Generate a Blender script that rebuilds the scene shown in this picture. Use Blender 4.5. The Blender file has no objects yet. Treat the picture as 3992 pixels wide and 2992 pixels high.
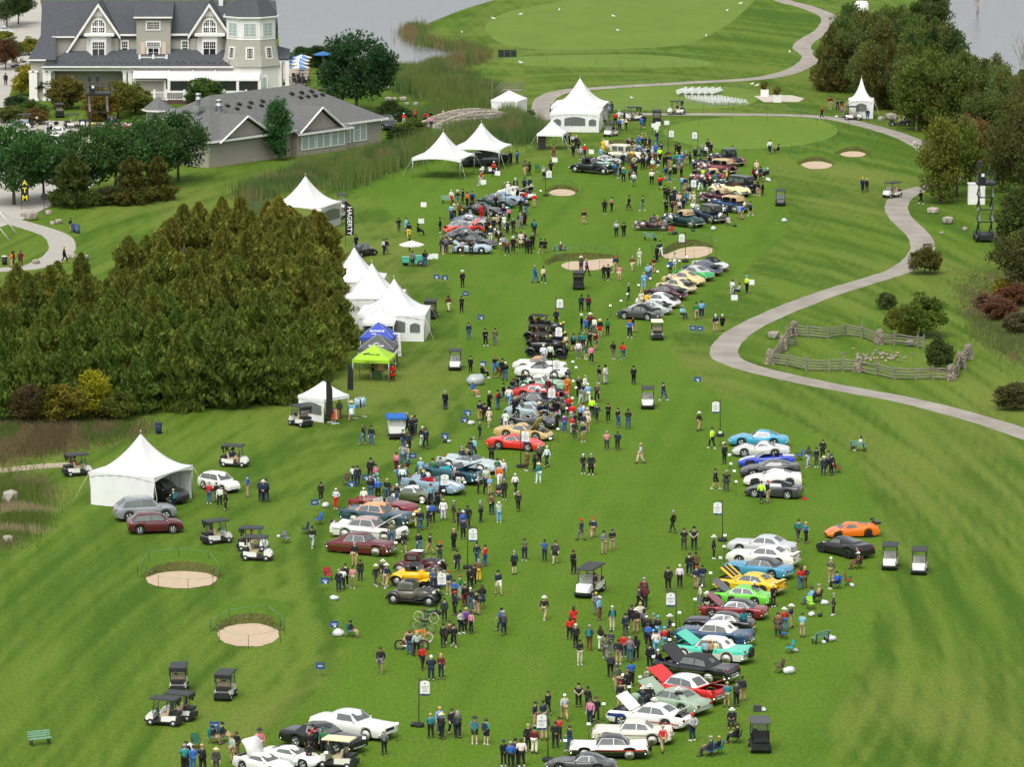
import bpy,bmesh,math,random
import numpy as np
from mathutils import Vector,Matrix
random.seed(7);RNG=np.random.default_rng(7)
R_=math.radians
sc=bpy.context.scene
C=sc.collection
# ---------------------------------------------------------------- camera
FPX,HC,YH=19000.0,76.0,-1750.0          # focal length (photo px), drone height, horizon row
W0,H0=3992.0,2992.0
PITCH=math.atan((H0/2-YH)/FPX)
cam_d=bpy.data.cameras.new('camera');cam=bpy.data.objects.new('camera',cam_d);C.objects.link(cam)
cam_d.sensor_width=36;cam_d.lens=FPX/W0*36;cam_d.clip_start=5;cam_d.clip_end=20000
cam.location=(0,0,HC);cam.rotation_euler=(math.pi/2-PITCH,0,0)
sc.camera=cam
# ---------------------------------------------------------------- sky, sun, exposure (overcast)
SUN_EL,SUN_ROT=R_(58),R_(200)
w=bpy.data.worlds.new('World');sc.world=w;w.use_nodes=True
nt=w.node_tree;bg=nt.nodes['Background']
sky=nt.nodes.new('ShaderNodeTexSky');sky.sky_type='NISHITA';sky.sun_disc=False
sky.sun_elevation=SUN_EL;sky.sun_rotation=SUN_ROT;sky.air_density=1.2;sky.dust_density=4.0;sky.ozone_density=.6
hs=nt.nodes.new('ShaderNodeHueSaturation');hs.inputs['Saturation'].default_value=.16;hs.inputs['Value'].default_value=1.0
nt.links.new(sky.outputs[0],hs.inputs['Color']);nt.links.new(hs.outputs[0],bg.inputs['Color'])
bg.inputs['Strength'].default_value=.125
sun_d=bpy.data.lights.new('sun','SUN');sun=bpy.data.objects.new('sun',sun_d);C.objects.link(sun)
sun_d.energy=.9;sun_d.angle=R_(38);sun_d.color=(1,.97,.9)
sun.rotation_euler=(math.pi/2-SUN_EL,0,R_(-20));sun.location=(0,300,120)
sc.view_settings.view_transform='Standard';sc.view_settings.look='None'
sc.view_settings.exposure=.70;sc.view_settings.gamma=1;sc.view_settings.use_curve_mapping=False
sc.cycles.use_adaptive_sampling=True;sc.cycles.max_bounces=5;sc.cycles.diffuse_bounces=2
sc.cycles.glossy_bounces=2;sc.cycles.transmission_bounces=3;sc.cycles.transparent_max_bounces=6
# ---------------------------------------------------------------- projecting helpers (photo pixel -> place on the ground)
FW=Vector((0,math.cos(PITCH),-math.sin(PITCH)));UP=Vector((0,math.sin(PITCH),math.cos(PITCH)))
def ray(u,v):
 return FW + Vector((1,0,0))*((u-W0/2)/FPX) + UP*((H0/2-v)/FPX)
def G(u,v,z=0.0):
 d=ray(u,v);t=(z-HC)/d.z
 return Vector((d.x*t,d.y*t,z))
def GO(x,y,z=0.0):                       # from the 2212-wide overview
 return G(x*W0/2212,y*W0/2212,z)
def VP(u,v,Y):                           # point on the upright plane y = Y
 d=ray(u,v);t=Y/d.y
 return Vector((d.x*t,Y,HC+d.z*t))
def T(c,r):                               # photo tiles
 ox,oy=(0,1000,2000,2992)[c],(0,750,1500,2242)[r]
 return lambda x,y: (ox+x/2.211,oy+y/2.211)
def Z(x0,y0,s):
 return lambda x,y: (x0+x/s,y0+y/s)
def row_scale(v): return (v-YH)*math.cos(PITCH)/HC
# ---------------------------------------------------------------- materials
MATS={}
def _mat(name):
 m=bpy.data.materials.new(name);m.use_nodes=True;MATS[name]=m
 return m,m.node_tree,m.node_tree.nodes['Principled BSDF']
def M(name,col,rough=.6,metal=0.,var=.12,scale=3.,bump=0.,coat=0.,spec=.5,sheen=0.,obj=False,stretch=None,emit=0):
 if name in MATS: return MATS[name]
 m,t,p=_mat(name);N=t.nodes;L=t.links
 p.inputs['Roughness'].default_value=rough;p.inputs['Metallic'].default_value=metal
 p.inputs['Coat Weight'].default_value=coat;p.inputs['Coat Roughness'].default_value=.06
 p.inputs['Specular IOR Level'].default_value=spec
 src=None
 if obj:
  oi=N.new('ShaderNodeObjectInfo');src=oi.outputs['Color']
 tc=N.new('ShaderNodeTexCoord');co=tc.outputs['Object']
 if stretch:
  mp=N.new('ShaderNodeMapping');mp.inputs['Scale'].default_value=stretch;L.new(co,mp.inputs[0]);co=mp.outputs[0]
 if var or bump:
  nz=N.new('ShaderNodeTexNoise');nz.inputs['Scale'].default_value=scale;nz.inputs['Detail'].default_value=4
  L.new(co,nz.inputs['Vector'])
 if var:
  mr=N.new('ShaderNodeMapRange');mr.inputs[1].default_value=.25;mr.inputs[2].default_value=.75
  mr.inputs[3].default_value=1-var;mr.inputs[4].default_value=1+var;L.new(nz.outputs['Fac'],mr.inputs[0])
  mx=N.new('ShaderNodeVectorMath');mx.operation='SCALE'
  if src is not None: L.new(src,mx.inputs[0])
  else: mx.inputs[0].default_value=col[:3]
  L.new(mr.outputs[0],mx.inputs['Scale']);L.new(mx.outputs[0],p.inputs['Base Color'])
 elif src is not None: L.new(src,p.inputs['Base Color'])
 else: p.inputs['Base Color'].default_value=(*col[:3],1)
 if bump:
  b=N.new('ShaderNodeBump');b.inputs['Strength'].default_value=bump;b.inputs['Distance'].default_value=.05
  L.new(nz.outputs['Fac'],b.inputs['Height']);L.new(b.outputs[0],p.inputs['Normal'])
 return m
def srgb(r,g,b):
 f=lambda c: (c/255/12.92 if c/255 <= .04045 else ((c/255+.055)/1.055)**2.4)
 return (f(r),f(g),f(b),1)
# ---------------------------------------------------------------- mesh builder
class MB:
 def __init__(s): s.v=[];s.f=[];s.m=[];s.sm=[]
 def add(s,vs,fs,mi=0,smooth=False):
  o=len(s.v);s.v += [tuple(p) for p in vs]
  for f in fs: s.f.append([i+o for i in f]);s.m.append(mi);s.sm.append(smooth)
  return s
 def box(s,c,d,mi=0,rz=0,rx=0,ry=0,taper=1.):
  x,y,z=d[0]/2,d[1]/2,d[2]/2
  vs=[Vector((a*x*(taper if k > 0 else 1),b*y*(taper if k > 0 else 1),k*z)) for k in (-1,1) for a,b in ((-1,-1),(1,-1),(1,1),(-1,1))]
  if rz or rx or ry:
   m=Matrix.Rotation(rz,3,'Z') @ Matrix.Rotation(ry,3,'Y') @ Matrix.Rotation(rx,3,'X');vs=[m @ q for q in vs]
  c=Vector(c)
  return s.add([q+c for q in vs],[(0,3,2,1),(4,5,6,7),(0,1,5,4),(1,2,6,5),(2,3,7,6),(3,0,4,7)],mi)
 def loft(s,rings,mi=0,smooth=True,caps=True,closed=True):
  n=len(rings[0]);vs=[p for r in rings for p in r];fs=[]
  for i in range(len(rings)-1):
   for j in range(n if closed else n-1):
    k=(j+1) % n;fs.append((i*n+j,i*n+k,(i+1)*n+k,(i+1)*n+j))
  if caps and closed: fs.append(tuple(range(n-1,-1,-1)));fs.append(tuple((len(rings)-1)*n+j for j in range(n)))
  return s.add(vs,fs,mi,smooth)
 def tube(s,pts,r,n=6,mi=0,smooth=True):
  pts=[Vector(p) for p in pts];rings=[]
  rr=r if isinstance(r,(list,tuple)) else [r]*len(pts)
  for i,p in enumerate(pts):
   d=(pts[min(i+1,len(pts)-1)]-pts[max(i-1,0)])
   d=d.normalized() if d.length > 1e-9 else Vector((0,0,1))
   a=d.cross(Vector((0,0,1)) if abs(d.z) < .9 else Vector((1,0,0))).normalized();b=d.cross(a)
   rings.append([p+(a*math.cos(t*2*math.pi/n)+b*math.sin(t*2*math.pi/n))*rr[i] for t in range(n)])
  return s.loft(rings,mi,smooth)
 def lathe(s,prof,n=12,mi=0,c=(0,0,0),axis='z',smooth=True,sq=1.):
  rings=[]
  for r,h in prof:
   ring=[]
   for t in range(n):
    a=t*2*math.pi/n;x,y=r*math.cos(a),r*sq*math.sin(a)
    ring.append({'z': (c[0]+x,c[1]+y,c[2]+h),'y': (c[0]+x,c[1]+h,c[2]+y),'x': (c[0]+h,c[1]+x,c[2]+y)}[axis])
   rings.append(ring)
  return s.loft(rings,mi,smooth)
 def ball(s,c,r,mi=0,n=8,m=5,sc=(1,1,1)):
  return s.lathe([(max(r*math.sin(math.pi*i/m),.001)*sc[0],-r*math.cos(math.pi*i/m)*sc[2]) for i in range(m+1)],n,mi,c,sq=sc[1]/sc[0])
 def quad(s,a,b,c,d,mi=0): return s.add([a,b,c,d],[(0,1,2,3)],mi)
 def mesh(s,name,mats,smooth=None):
  me=bpy.data.meshes.new(name);me.from_pydata(s.v,[],s.f)
  for m in (mats if isinstance(mats,(list,tuple)) else [mats]): me.materials.append(m)
  me.polygons.foreach_set('material_index',s.m)
  me.polygons.foreach_set('use_smooth',s.sm if smooth is None else [smooth]*len(s.f))
  me.update();return me
def link(name,data,parent=None,loc=(0,0,0),rot=None,scale=None,color=None):
 o=bpy.data.objects.new(name,data);C.objects.link(o)
 if parent is not None: o.parent=parent
 o.location=loc
 if rot is not None: o.rotation_euler=rot if isinstance(rot,(tuple,list)) else (0,0,rot)
 if scale is not None: o.scale=scale if isinstance(scale,(tuple,list)) else (scale,)*3
 if color is not None: o.color=color if len(color)==4 else (*color,1)
 return o
def tag(o,label=None,cat=None,group=None,kind=None):
 if label: o['label']=label
 if cat: o['category']=cat
 if group: o['group']=group
 if kind: o['kind']=kind
 return o
def put(name,mb,mats,parent=None,loc=(0,0,0),rot=None,scale=None,color=None):
 return link(name,mb.mesh(name,mats),parent,loc,rot,scale,color)
LANDMARKS=[]                              # (x, y, phrase) used when people are described
def fnoise(n,seed):                        # tiling value noise on a lattice, bilinear sampled
 g=np.random.default_rng(seed).random((n,n))
 def f(x,y):
  xi=np.floor(x).astype(int);yi=np.floor(y).astype(int);fx=x-xi;fy=y-yi
  fx=fx*fx*(3-2*fx);fy=fy*fy*(3-2*fy)
  a=g[xi % n,yi % n];b=g[(xi+1) % n,yi % n];c=g[xi % n,(yi+1) % n];d=g[(xi+1) % n,(yi+1) % n]
  return (a*(1-fx)+b*fx)*(1-fy)+(c*(1-fx)+d*fx)*fy
 return f
# ================================================================ people
SKIN=M('skin',(1,1,1),.55,var=.05,scale=8,obj=True);FAB=M('clothes',(1,1,1),.9,var=.14,scale=7,bump=.2,obj=True);HAIR=M('hair',(1,1,1),.7,var=.25,scale=20,obj=True)
def two(x,y,z): return ((x,y,z),(-x,y,z))
def pose(n):
 J=dict(pel=(0,0,.96),wa=(0,0,1.10),ch=(0,0,1.29),nk=(0,.01,1.47),hd=(0,-.01,1.60),ht=(0,.01,1.70))
 J['sh']=two(.18,.01,1.41);J['el']=two(.245,.04,1.14);J['wr']=two(.25,-.03,.90);J['ha']=two(.25,-.06,.80)
 J['hip']=two(.10,0,.92);J['kn']=two(.11,-.02,.50);J['an']=two(.12,.03,.09);J['to']=two(.14,-.14,.035)
 if n=='phone': J['el']=two(.215,.03,1.15);J['wr']=two(.09,-.25,1.13);J['ha']=two(.045,-.31,1.18)
 if n=='hips': J['el']=two(.37,.07,1.19);J['wr']=two(.20,-.03,1.02);J['ha']=two(.13,-.09,.98)
 if n=='behind': J['el']=two(.27,.11,1.15);J['wr']=two(.07,.16,.97);J['ha']=two(.02,.17,.93)
 if n=='relax': J['kn']=((.13,-.07,.50),(-.10,.0,.5));J['an']=((.17,-.04,.09),(-.11,.04,.09));J['to']=((.22,-.20,.035),(-.14,-.12,.035));J['wr']=((.25,-.03,.90),(-.12,-.22,1.08));J['ha']=((.25,-.06,.8),(-.05,-.27,1.12))
 if n=='walk': J['kn']=((.10,-.20,.53),(-.10,.05,.50));J['an']=((.10,-.27,.10),(-.10,.28,.16));J['to']=((.11,-.43,.08),(-.11,.15,.04));J['el']=((.24,.12,1.15),(-.24,-.06,1.14));J['wr']=((.25,.12,.92),(-.23,-.20,.95));J['ha']=((.25,.10,.82),(-.22,-.28,.88))
 if n=='up': J['el']=((.24,-.16,1.32),(-.24,-.16,1.32));J['wr']=((.08,-.24,1.52),(-.08,-.24,1.52));J['ha']=((.045,-.26,1.6),(-.045,-.26,1.6))
 if n=='sit':
  J=dict(pel=(0,.06,.50),wa=(0,.09,.64),ch=(0,.11,.84),nk=(0,.09,1.02),hd=(0,.06,1.15),ht=(0,.07,1.25),sh=two(.18,.10,.96),el=two(.26,.03,.72),wr=two(.15,-.20,.66),ha=two(.10,-.28,.64),hip=two(.10,.02,.47),kn=two(.13,-.40,.50),an=two(.14,-.44,.09),to=two(.15,-.60,.035))
 return J
def skin_obj(V,E,Rd,root,name,mat,sub=1):
 me=bpy.data.meshes.new(name);me.from_pydata(V,E,[]);o=bpy.data.objects.new(name,me);C.objects.link(o)
 md=o.modifiers.new('s','SKIN');md.use_smooth_shade=True;md.branch_smoothing=.4
 sv=me.skin_vertices[0].data
 for i,r in enumerate(Rd): sv[i].radius=r if isinstance(r,tuple) else (r,r)
 for i in range(len(V)): sv[i].use_root=(i==root)
 if sub: m2=o.modifiers.new('b','SUBSURF');m2.levels=sub;m2.render_levels=sub
 dg=bpy.context.evaluated_depsgraph_get();out=bpy.data.meshes.new_from_object(o.evaluated_get(dg));out.name=name
 bpy.data.objects.remove(o);out.materials.clear();out.materials.append(mat)
 out.polygons.foreach_set('use_smooth',[True]*len(out.polygons));return out
def lerp(a,b,t): return tuple(a[i]+(b[i]-a[i])*t for i in range(3))
def person_parts(n):
 J=pose(n);V=[];E=[];Rd=[]
 def v(p,r): V.append(p);Rd.append(r);return len(V)-1
 def reset(): V.clear();E.clear();Rd.clear()
 out={}
 # body: one continuous surface
 p=v(J['pel'],(.125,.10));wa=v(J['wa'],(.115,.09));c=v(J['ch'],(.14,.10));nk=v(J['nk'],.052);hd=v(J['hd'],(.074,.088));ht=v(J['ht'],(.062,.074));E += [(p,wa),(wa,c),(c,nk),(nk,hd),(hd,ht)]
 h_=J['hd'];no=v((h_[0],h_[1]-.10,h_[2]-.01),.014);E.append((hd,no))
 for s in (0,1):
  sh=v(J['sh'][s],.062);el=v(J['el'][s],.043);wr=v(J['wr'][s],.030);ha=v(J['ha'][s],(.036,.02));E += [(c,sh),(sh,el),(el,wr),(wr,ha)]
  a,b=Vector(J['wr'][s]),Vector(J['ha'][s]);d=(b-a).normalized();sd=d.cross(Vector((0,1,.2))).normalized()
  for k,L_ in ((-1.5,.055),(-.5,.07),(.5,.065),(1.5,.05)): f=v(tuple(b+d*(.03+L_)+sd*k*.017+Vector((0,-.012,0))),.0085);E.append((ha,f))
  th=v(tuple(a+(b-a)*.55+sd*(.045 if s else -.045)+Vector((0,-.02,0))),.010);E.append((wr,th))
  hp=v(J['hip'][s],.088);kn=v(J['kn'][s],.056);an=v(J['an'][s],.038);to=v(J['to'][s],(.040,.026));E += [(p,hp),(hp,kn),(kn,an),(an,to)]
 out['body']=skin_obj(V,E,Rd,p,'body',SKIN);reset()
 def torso(arm,ext=1.0,low=0.):
  p=v(lerp(J['pel'],J['wa'],-.15+low),(.165*ext,.125*ext));wa=v(J['wa'],(.158*ext,.122*ext));c=v(J['ch'],(.175*ext,.125*ext));t=v(lerp(J['ch'],J['nk'],.75),.085);E.extend([(p,wa),(wa,c),(c,t)])
  for s in (0,1):
   sh=v(J['sh'][s],.078*ext);E.append((c,sh));el=v(J['el'][s] if arm else lerp(J['sh'][s],J['el'][s],.75),.060*ext);E.append((sh,el))
   if arm: wr=v(lerp(J['el'][s],J['wr'][s],.95),.046*ext);E.append((el,wr))
  return wa
 r=torso(True,1.06);out['jacket']=skin_obj(V,E,Rd,r,'jacket',FAB);reset()
 r=torso(False,1.0);out['shirt']=skin_obj(V,E,Rd,r,'shirt',FAB);reset()
 def legs(f,r0=.118,r1=.082,r2=.068):
  p=v(J['pel'],(.155,.118))
  for s in (0,1):
   hp=v(J['hip'][s],r0);kn=v(lerp(J['hip'][s],J['kn'][s],min(1,f*2)),r1);E.extend([(p,hp),(hp,kn)])
   if f > .5: an=v(lerp(J['kn'][s],J['an'][s],(f-.5)*2*.93),r2);E.append((kn,an))
  return p
 r=legs(1.);out['trousers']=skin_obj(V,E,Rd,r,'trousers',FAB);reset()
 r=legs(.44,.12,.10);out['shorts']=skin_obj(V,E,Rd,r,'shorts',FAB);reset()
 mb=MB()
 for s in (0,1):
  a,t=Vector(J['an'][s]),Vector(J['to'][s]);d=(t-a);d.z=0;d.normalize();q_=Vector((-d.y,d.x,0));zb=min(a.z,t.z+.05)-.085
  rows=[[a-d*.09+q_*x+Vector((0,0,zb-a.z+z)) for x,z in ((-.035,0),(.035,0),(.03,.07),(-.03,.07))],[a+q_*x+Vector((0,0,zb-a.z+z)) for x,z in ((-.045,0),(.045,0),(.04,.11),(-.04,.11))],[a+d*.12+q_*x+Vector((0,0,zb-a.z+z)) for x,z in ((-.05,0),(.05,0),(.04,.07),(-.04,.07))],[a+d*.20+q_*x+Vector((0,0,zb-a.z+z)) for x,z in ((-.03,0),(.03,0),(.025,.04),(-.025,.04))]]
  mb.loft(rows)
 out['shoes']=mb.mesh('shoes',FAB);pz=J['pel'][2]
 if n != 'sit':
  mb=MB();mb.lathe([(.165,pz+.12),(.18,pz),(.21,pz-.25),(.235,pz-.46),(.20,pz-.465)],12,sq=.8);out['coat']=mb.mesh('coat_skirt',FAB);mb=MB();mb.lathe([(.15,pz+.1),(.185,pz-.05),(.23,pz-.30),(.25,pz-.42),(.15,pz-.42)],12,sq=.85);out['skirt']=mb.mesh('skirt',FAB)
 hx,hy,hz=J['hd']
 mb=MB();mb.lathe([(.098,-.02),(.105,.04),(.098,.09),(.065,.135),(.01,.15)],10,0,(hx,hy+.02,hz),sq=1.1);out['hair']=mb.mesh('hair',HAIR)
 mb=MB();mb.lathe([(.07,-.24),(.11,-.16),(.108,.0),(.106,.05),(.096,.10),(.06,.14),(.01,.15)],10,0,(hx,hy+.045,hz),sq=.85);out['longhair']=mb.mesh('hair',HAIR)
 mb=MB();mb.lathe([(.103,.02),(.105,.06),(.092,.11),(.05,.145),(.01,.15)],10,0,(hx,hy+.01,hz),sq=1.1);mb.add([(hx-.07,hy-.08,hz+.045),(hx+.07,hy-.08,hz+.045),(hx+.06,hy-.20,hz+.03),(hx-.06,hy-.20,hz+.03),(hx-.07,hy-.08,hz+.055),(hx+.07,hy-.08,hz+.055)],[(0,3,2,1),(4,5,2,3)]);out['cap']=mb.mesh('cap',FAB)
 mb=MB();mb.lathe([(.10,.03),(.21,.035),(.20,.055),(.108,.06),(.10,.15),(.07,.175),(.01,.17)],14,0,(hx,hy+.01,hz),sq=1.1);out['hat']=mb.mesh('hat',FAB)
 mb=MB();mb.lathe([(.113,.062),(.112,.092)],14,0,(hx,hy+.01,hz),sq=1.1);out['band']=mb.mesh('hat_band',FAB)
 cz=J['ch'][2];mb=MB();mb.box((0,J['ch'][1]+.20,cz-.06),(.30,.16,.44),taper=.85);out['backpack']=mb.mesh('backpack',FAB)
 return out
PP={n: person_parts(n) for n in ('stand','relax','phone','hips','behind','walk','up','sit')}
COL=dict(k=(.012,.012,.014),n=(.014,.022,.055),b=(.025,.11,.45),l=(.20,.42,.62),r=(.55,.02,.018),m=(.12,.012,.022),p=(.62,.22,.28),w=(.72,.72,.70),g=(.16,.165,.17),G=(.03,.17,.06),t=(.02,.20,.21),y=(.80,.50,.02),o=(.68,.17,.02),a=(.42,.31,.17),B=(.14,.07,.03),c=(.62,.54,.40),j=(.05,.11,.22),h=(.42,.43,.44),H=(.55,.85,.04),O=(.10,.11,.055),v=(.13,.04,.25),d=(.05,.052,.055))
CN=dict(k='black',n='navy',b='blue',l='light blue',r='red',m='maroon',p='pink',w='white',g='grey',G='green',t='teal',y='yellow',o='orange',a='khaki',B='brown',c='cream',j='denim',h='pale grey',H='lime hi-vis',O='olive',v='purple',d='charcoal')
HC_=dict(k=(.012,.01,.009),B=(.06,.035,.018),g=(.30,.29,.28),w=(.62,.60,.56),y=(.48,.33,.14),r=(.25,.09,.03),h=(.4,.4,.4),l=(.3,.45,.6),p=(.6,.3,.3),m=(.12,.02,.03),d=(.05,.05,.05),n=(.02,.02,.05),a=(.4,.3,.2),o=(.5,.15,.02),t=(.02,.2,.2),b=(.03,.1,.4))
HATS=dict(W=('hat',(.75,.73,.66),'white brimmed hat'),T=('hat',(.62,.50,.28),'straw hat'),D=('hat',(.03,.03,.03),'dark hat'),C=('cap',(.75,.75,.74),'white cap'),K=('cap',(.014,.014,.016),'black cap'),R=('cap',(.62,.02,.02),'red cap'),N=('cap',(.015,.025,.09),'navy cap'),Y=('cap',(.75,.45,.03),'yellow cap'),U=('cap',(.08,.45,.75),'bright blue cap'),G=('cap',(.02,.12,.06),'green cap'))
def text_base(s,size,bold=0):
 cu=bpy.data.curves.new('t','FONT');cu.body=s;cu.size=size;cu.align_x='CENTER';cu.align_y='CENTER';cu.offset=bold;cu.resolution_u=2
 o=bpy.data.objects.new('t',cu);C.objects.link(o);dg=bpy.context.evaluated_depsgraph_get();me=bpy.data.meshes.new_from_object(o.evaluated_get(dg));bpy.data.objects.remove(o);me.materials.clear();return me
TXT={(a,b): text_base(a,b,c) for a,b,c in [('BOUNCE',.34,.008),('EVENTS',.13,.008),('PINE RIDGE',.28,.008),('yulgrey.ca',.28,0),('LAND TREE',.2,.008),('HAGERTY',.72,.01),('NORTH',.42,.012),('BOUNCE',.16,.006)]+[(c,.85,.01) for c in 'ATM']+[('CLASS %d' % k,.125,.004) for k in range(1,20)]}
def text_mesh(s,size,mat,bold=0):
 me=TXT[(s,size)].copy();me.materials.append(mat);me.name='lettering';return me
# ---------------------------------------------------------------- curves for outlines
def smooth_poly(pts,n=6,closed=True):     # Catmull-Rom through ground points
 P=[Vector((p[0],p[1])) for p in pts];out=[];m=len(P)
 for i in range(m if closed else m-1):
  p0=P[(i-1) % m] if closed or i > 0 else P[0];p1=P[i];p2=P[(i+1) % m];p3=P[(i+2) % m] if closed or i+2 < m else P[-1]
  for k in range(n):
   t=k/n
   out.append(.5*((2*p1)+(p2-p0)*t+(2*p0-5*p1+4*p2-p3)*t*t+(3*p1-p0-3*p2+p3)*t**3))
 if not closed: out.append(P[-1])
 return out
def sheet(name,ov,z,mat,n=6,parent=None):          # flat outline laid on the ground, given in overview pixels
 pts=smooth_poly([GO(*p) for p in ov],n)
 bm=bmesh.new();f=bm.faces.new([bm.verts.new((p.x,p.y,z)) for p in pts])
 if f.calc_area() and f.normal.z < 0: f.normal_flip()
 bmesh.ops.triangulate(bm,faces=bm.faces[:]);bm.normal_update()
 for q in bm.faces:
  if q.normal.z < 0: q.normal_flip()
 me=bpy.data.meshes.new(name);bm.to_mesh(me);bm.free();me.materials.append(mat)
 return link(name,me,parent)
def ribbon(name,ov,width,z,mat,n=8):
 pts=smooth_poly([GO(*p) for p in ov],n,closed=False);mb=MB();a=[];b=[]
 wig=fnoise(64,5)
 for i,p in enumerate(pts):
  d=(pts[min(i+1,len(pts)-1)]-pts[max(i-1,0)]).normalized();q=Vector((-d.y,d.x))
  w1=width/2+float(wig(np.array([i*.9]),np.array([1.]))[0])*.16-.08;w2=width/2+float(wig(np.array([i*.9]),np.array([9.]))[0])*.16-.08
  a.append((p.x+q.x*w1,p.y+q.y*w1,z));b.append((p.x-q.x*w2,p.y-q.y*w2,z))
 for i in range(len(pts)-1): mb.quad(b[i],b[i+1],a[i+1],a[i])
 o=put(name,mb,mat);bm=bmesh.new();bm.from_mesh(o.data)
 for q in bm.faces:
  q.normal_update()
  if q.normal.z < 0: q.normal_flip()
 bm.to_mesh(o.data);bm.free()
 return o
# ---------------------------------------------------------------- ground
def grass_mat(name,cA,cB,cC,fine=.25,fair=None):
 """cA base, cB dark streak colour, cC straw colour; streak amounts come from mesh attributes where the sheet has them"""
 m,t,p=_mat(name);N=t.nodes;L=t.links
 p.inputs['Roughness'].default_value=.95;p.inputs['Specular IOR Level'].default_value=.1
 tc=N.new('ShaderNodeTexCoord')
 def noise(scale,stretch=(1,1,1),det=5,rough=.6):
  mp=N.new('ShaderNodeMapping');mp.inputs['Scale'].default_value=stretch;L.new(tc.outputs['Object'],mp.inputs[0])
  n=N.new('ShaderNodeTexNoise');n.inputs['Scale'].default_value=scale;n.inputs['Detail'].default_value=det
  n.inputs['Roughness'].default_value=rough;L.new(mp.outputs[0],n.inputs['Vector']);return n.outputs['Fac']
 def mix(a,b,f):
  x=N.new('ShaderNodeMix');x.data_type='RGBA'
  for s,q in ((x.inputs['A'],a),(x.inputs['B'],b)):
   if isinstance(q,tuple): s.default_value=(*q[:3],1)
   else: L.new(q,s)
  if isinstance(f,float): x.inputs['Factor'].default_value=f
  else: L.new(f,x.inputs['Factor'])
  return x.outputs['Result']
 def rng(s,a,b,c=0.,d=1.):
  r=N.new('ShaderNodeMapRange');r.inputs[1].default_value=a;r.inputs[2].default_value=b;r.inputs[3].default_value=c;r.inputs[4].default_value=d
  L.new(s,r.inputs[0]);return r.outputs[0]
 if fair is not None:
  at=N.new('ShaderNodeAttribute');at.attribute_name='streak'
  at2=N.new('ShaderNodeAttribute');at2.attribute_name='straw'
  at3=N.new('ShaderNodeAttribute');at3.attribute_name='fair'
  n0=rng(noise(.35,(1,.4,1),3),.35,.7)
  c=mix(mix(cA,cB,at.outputs['Fac']),cC,at2.outputs['Fac'])
  f_=mix(mix(fair[0],fair[1],at.outputs['Fac']),fair[2],rng(noise(.35,(1,.4,1),3),.45,.8,0,.5))
  c=mix(c,f_,at3.outputs['Fac'])
 else:
  c=mix(cA,cB,rng(noise(.15,(1,.4,1),2),.35,.7))
  c=mix(c,cC,rng(noise(.7,(1,.35,1),2),.5,.78,0,.4))
 n1=rng(noise(4.5,(1,.4,1),3,.75),.25,.75,1-fine,1+fine)
 v=N.new('ShaderNodeVectorMath');v.operation='SCALE';L.new(c,v.inputs[0]);L.new(n1,v.inputs['Scale'])
 L.new(v.outputs[0],p.inputs['Base Color'])
 return m
ROUGH=grass_mat('rough_grass',(.100,.166,.018),(.044,.096,.007),(.142,.172,.034),.34,((.086,.160,.013),(.064,.132,.009),(.116,.174,.026)))
FAIR=grass_mat('fairway_grass',(.086,.160,.013),(.066,.134,.009),(.114,.172,.026),.22)
GREEN=grass_mat('green_grass',(.124,.204,.027),(.108,.186,.022),(.150,.212,.040),.12)
LAWN=grass_mat('far_fairway_grass',(.132,.202,.036),(.116,.184,.030),(.158,.208,.050),.14)
def region_pts(ov,n=6): return np.array([(p.x,p.y) for p in smooth_poly([GO(*q) for q in ov],n)])
def inside(poly,X,Y):
 c=np.zeros(X.shape,bool);n=len(poly);j=n-1
 for i in range(n):
  xi,yi=poly[i];xj,yj=poly[j]
  hit=((yi > Y) != (yj > Y))
  with np.errstate(divide='ignore',invalid='ignore'):
   c ^= hit & (X < (xj-xi)*(Y-yi)/(yj-yi+1e-12)+xi)
  j=i
 return c
fairway_ov=[(520,1700),(600,1575),(670,1510),(728,1440),(745,1370),(722,1300),(706,1240),(716,1150),(800,1052),(900,992),(985,945),(1012,905),(1004,850),(990,700),(968,610),(900,520),(840,455),(815,425),(870,395),(950,388),(1150,350),(1300,335),(1500,330),(1640,330),(1668,385),(1700,450),(1690,510),(1640,560),(1560,620),(1480,690),(1450,740),(1480,790),(1560,850),(1700,905),(1830,985),(1895,1100),(1900,1250),(1870,1400),(1790,1560),(1700,1700)]
gx0,gx1,gs=-85.,85.,.5
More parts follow.
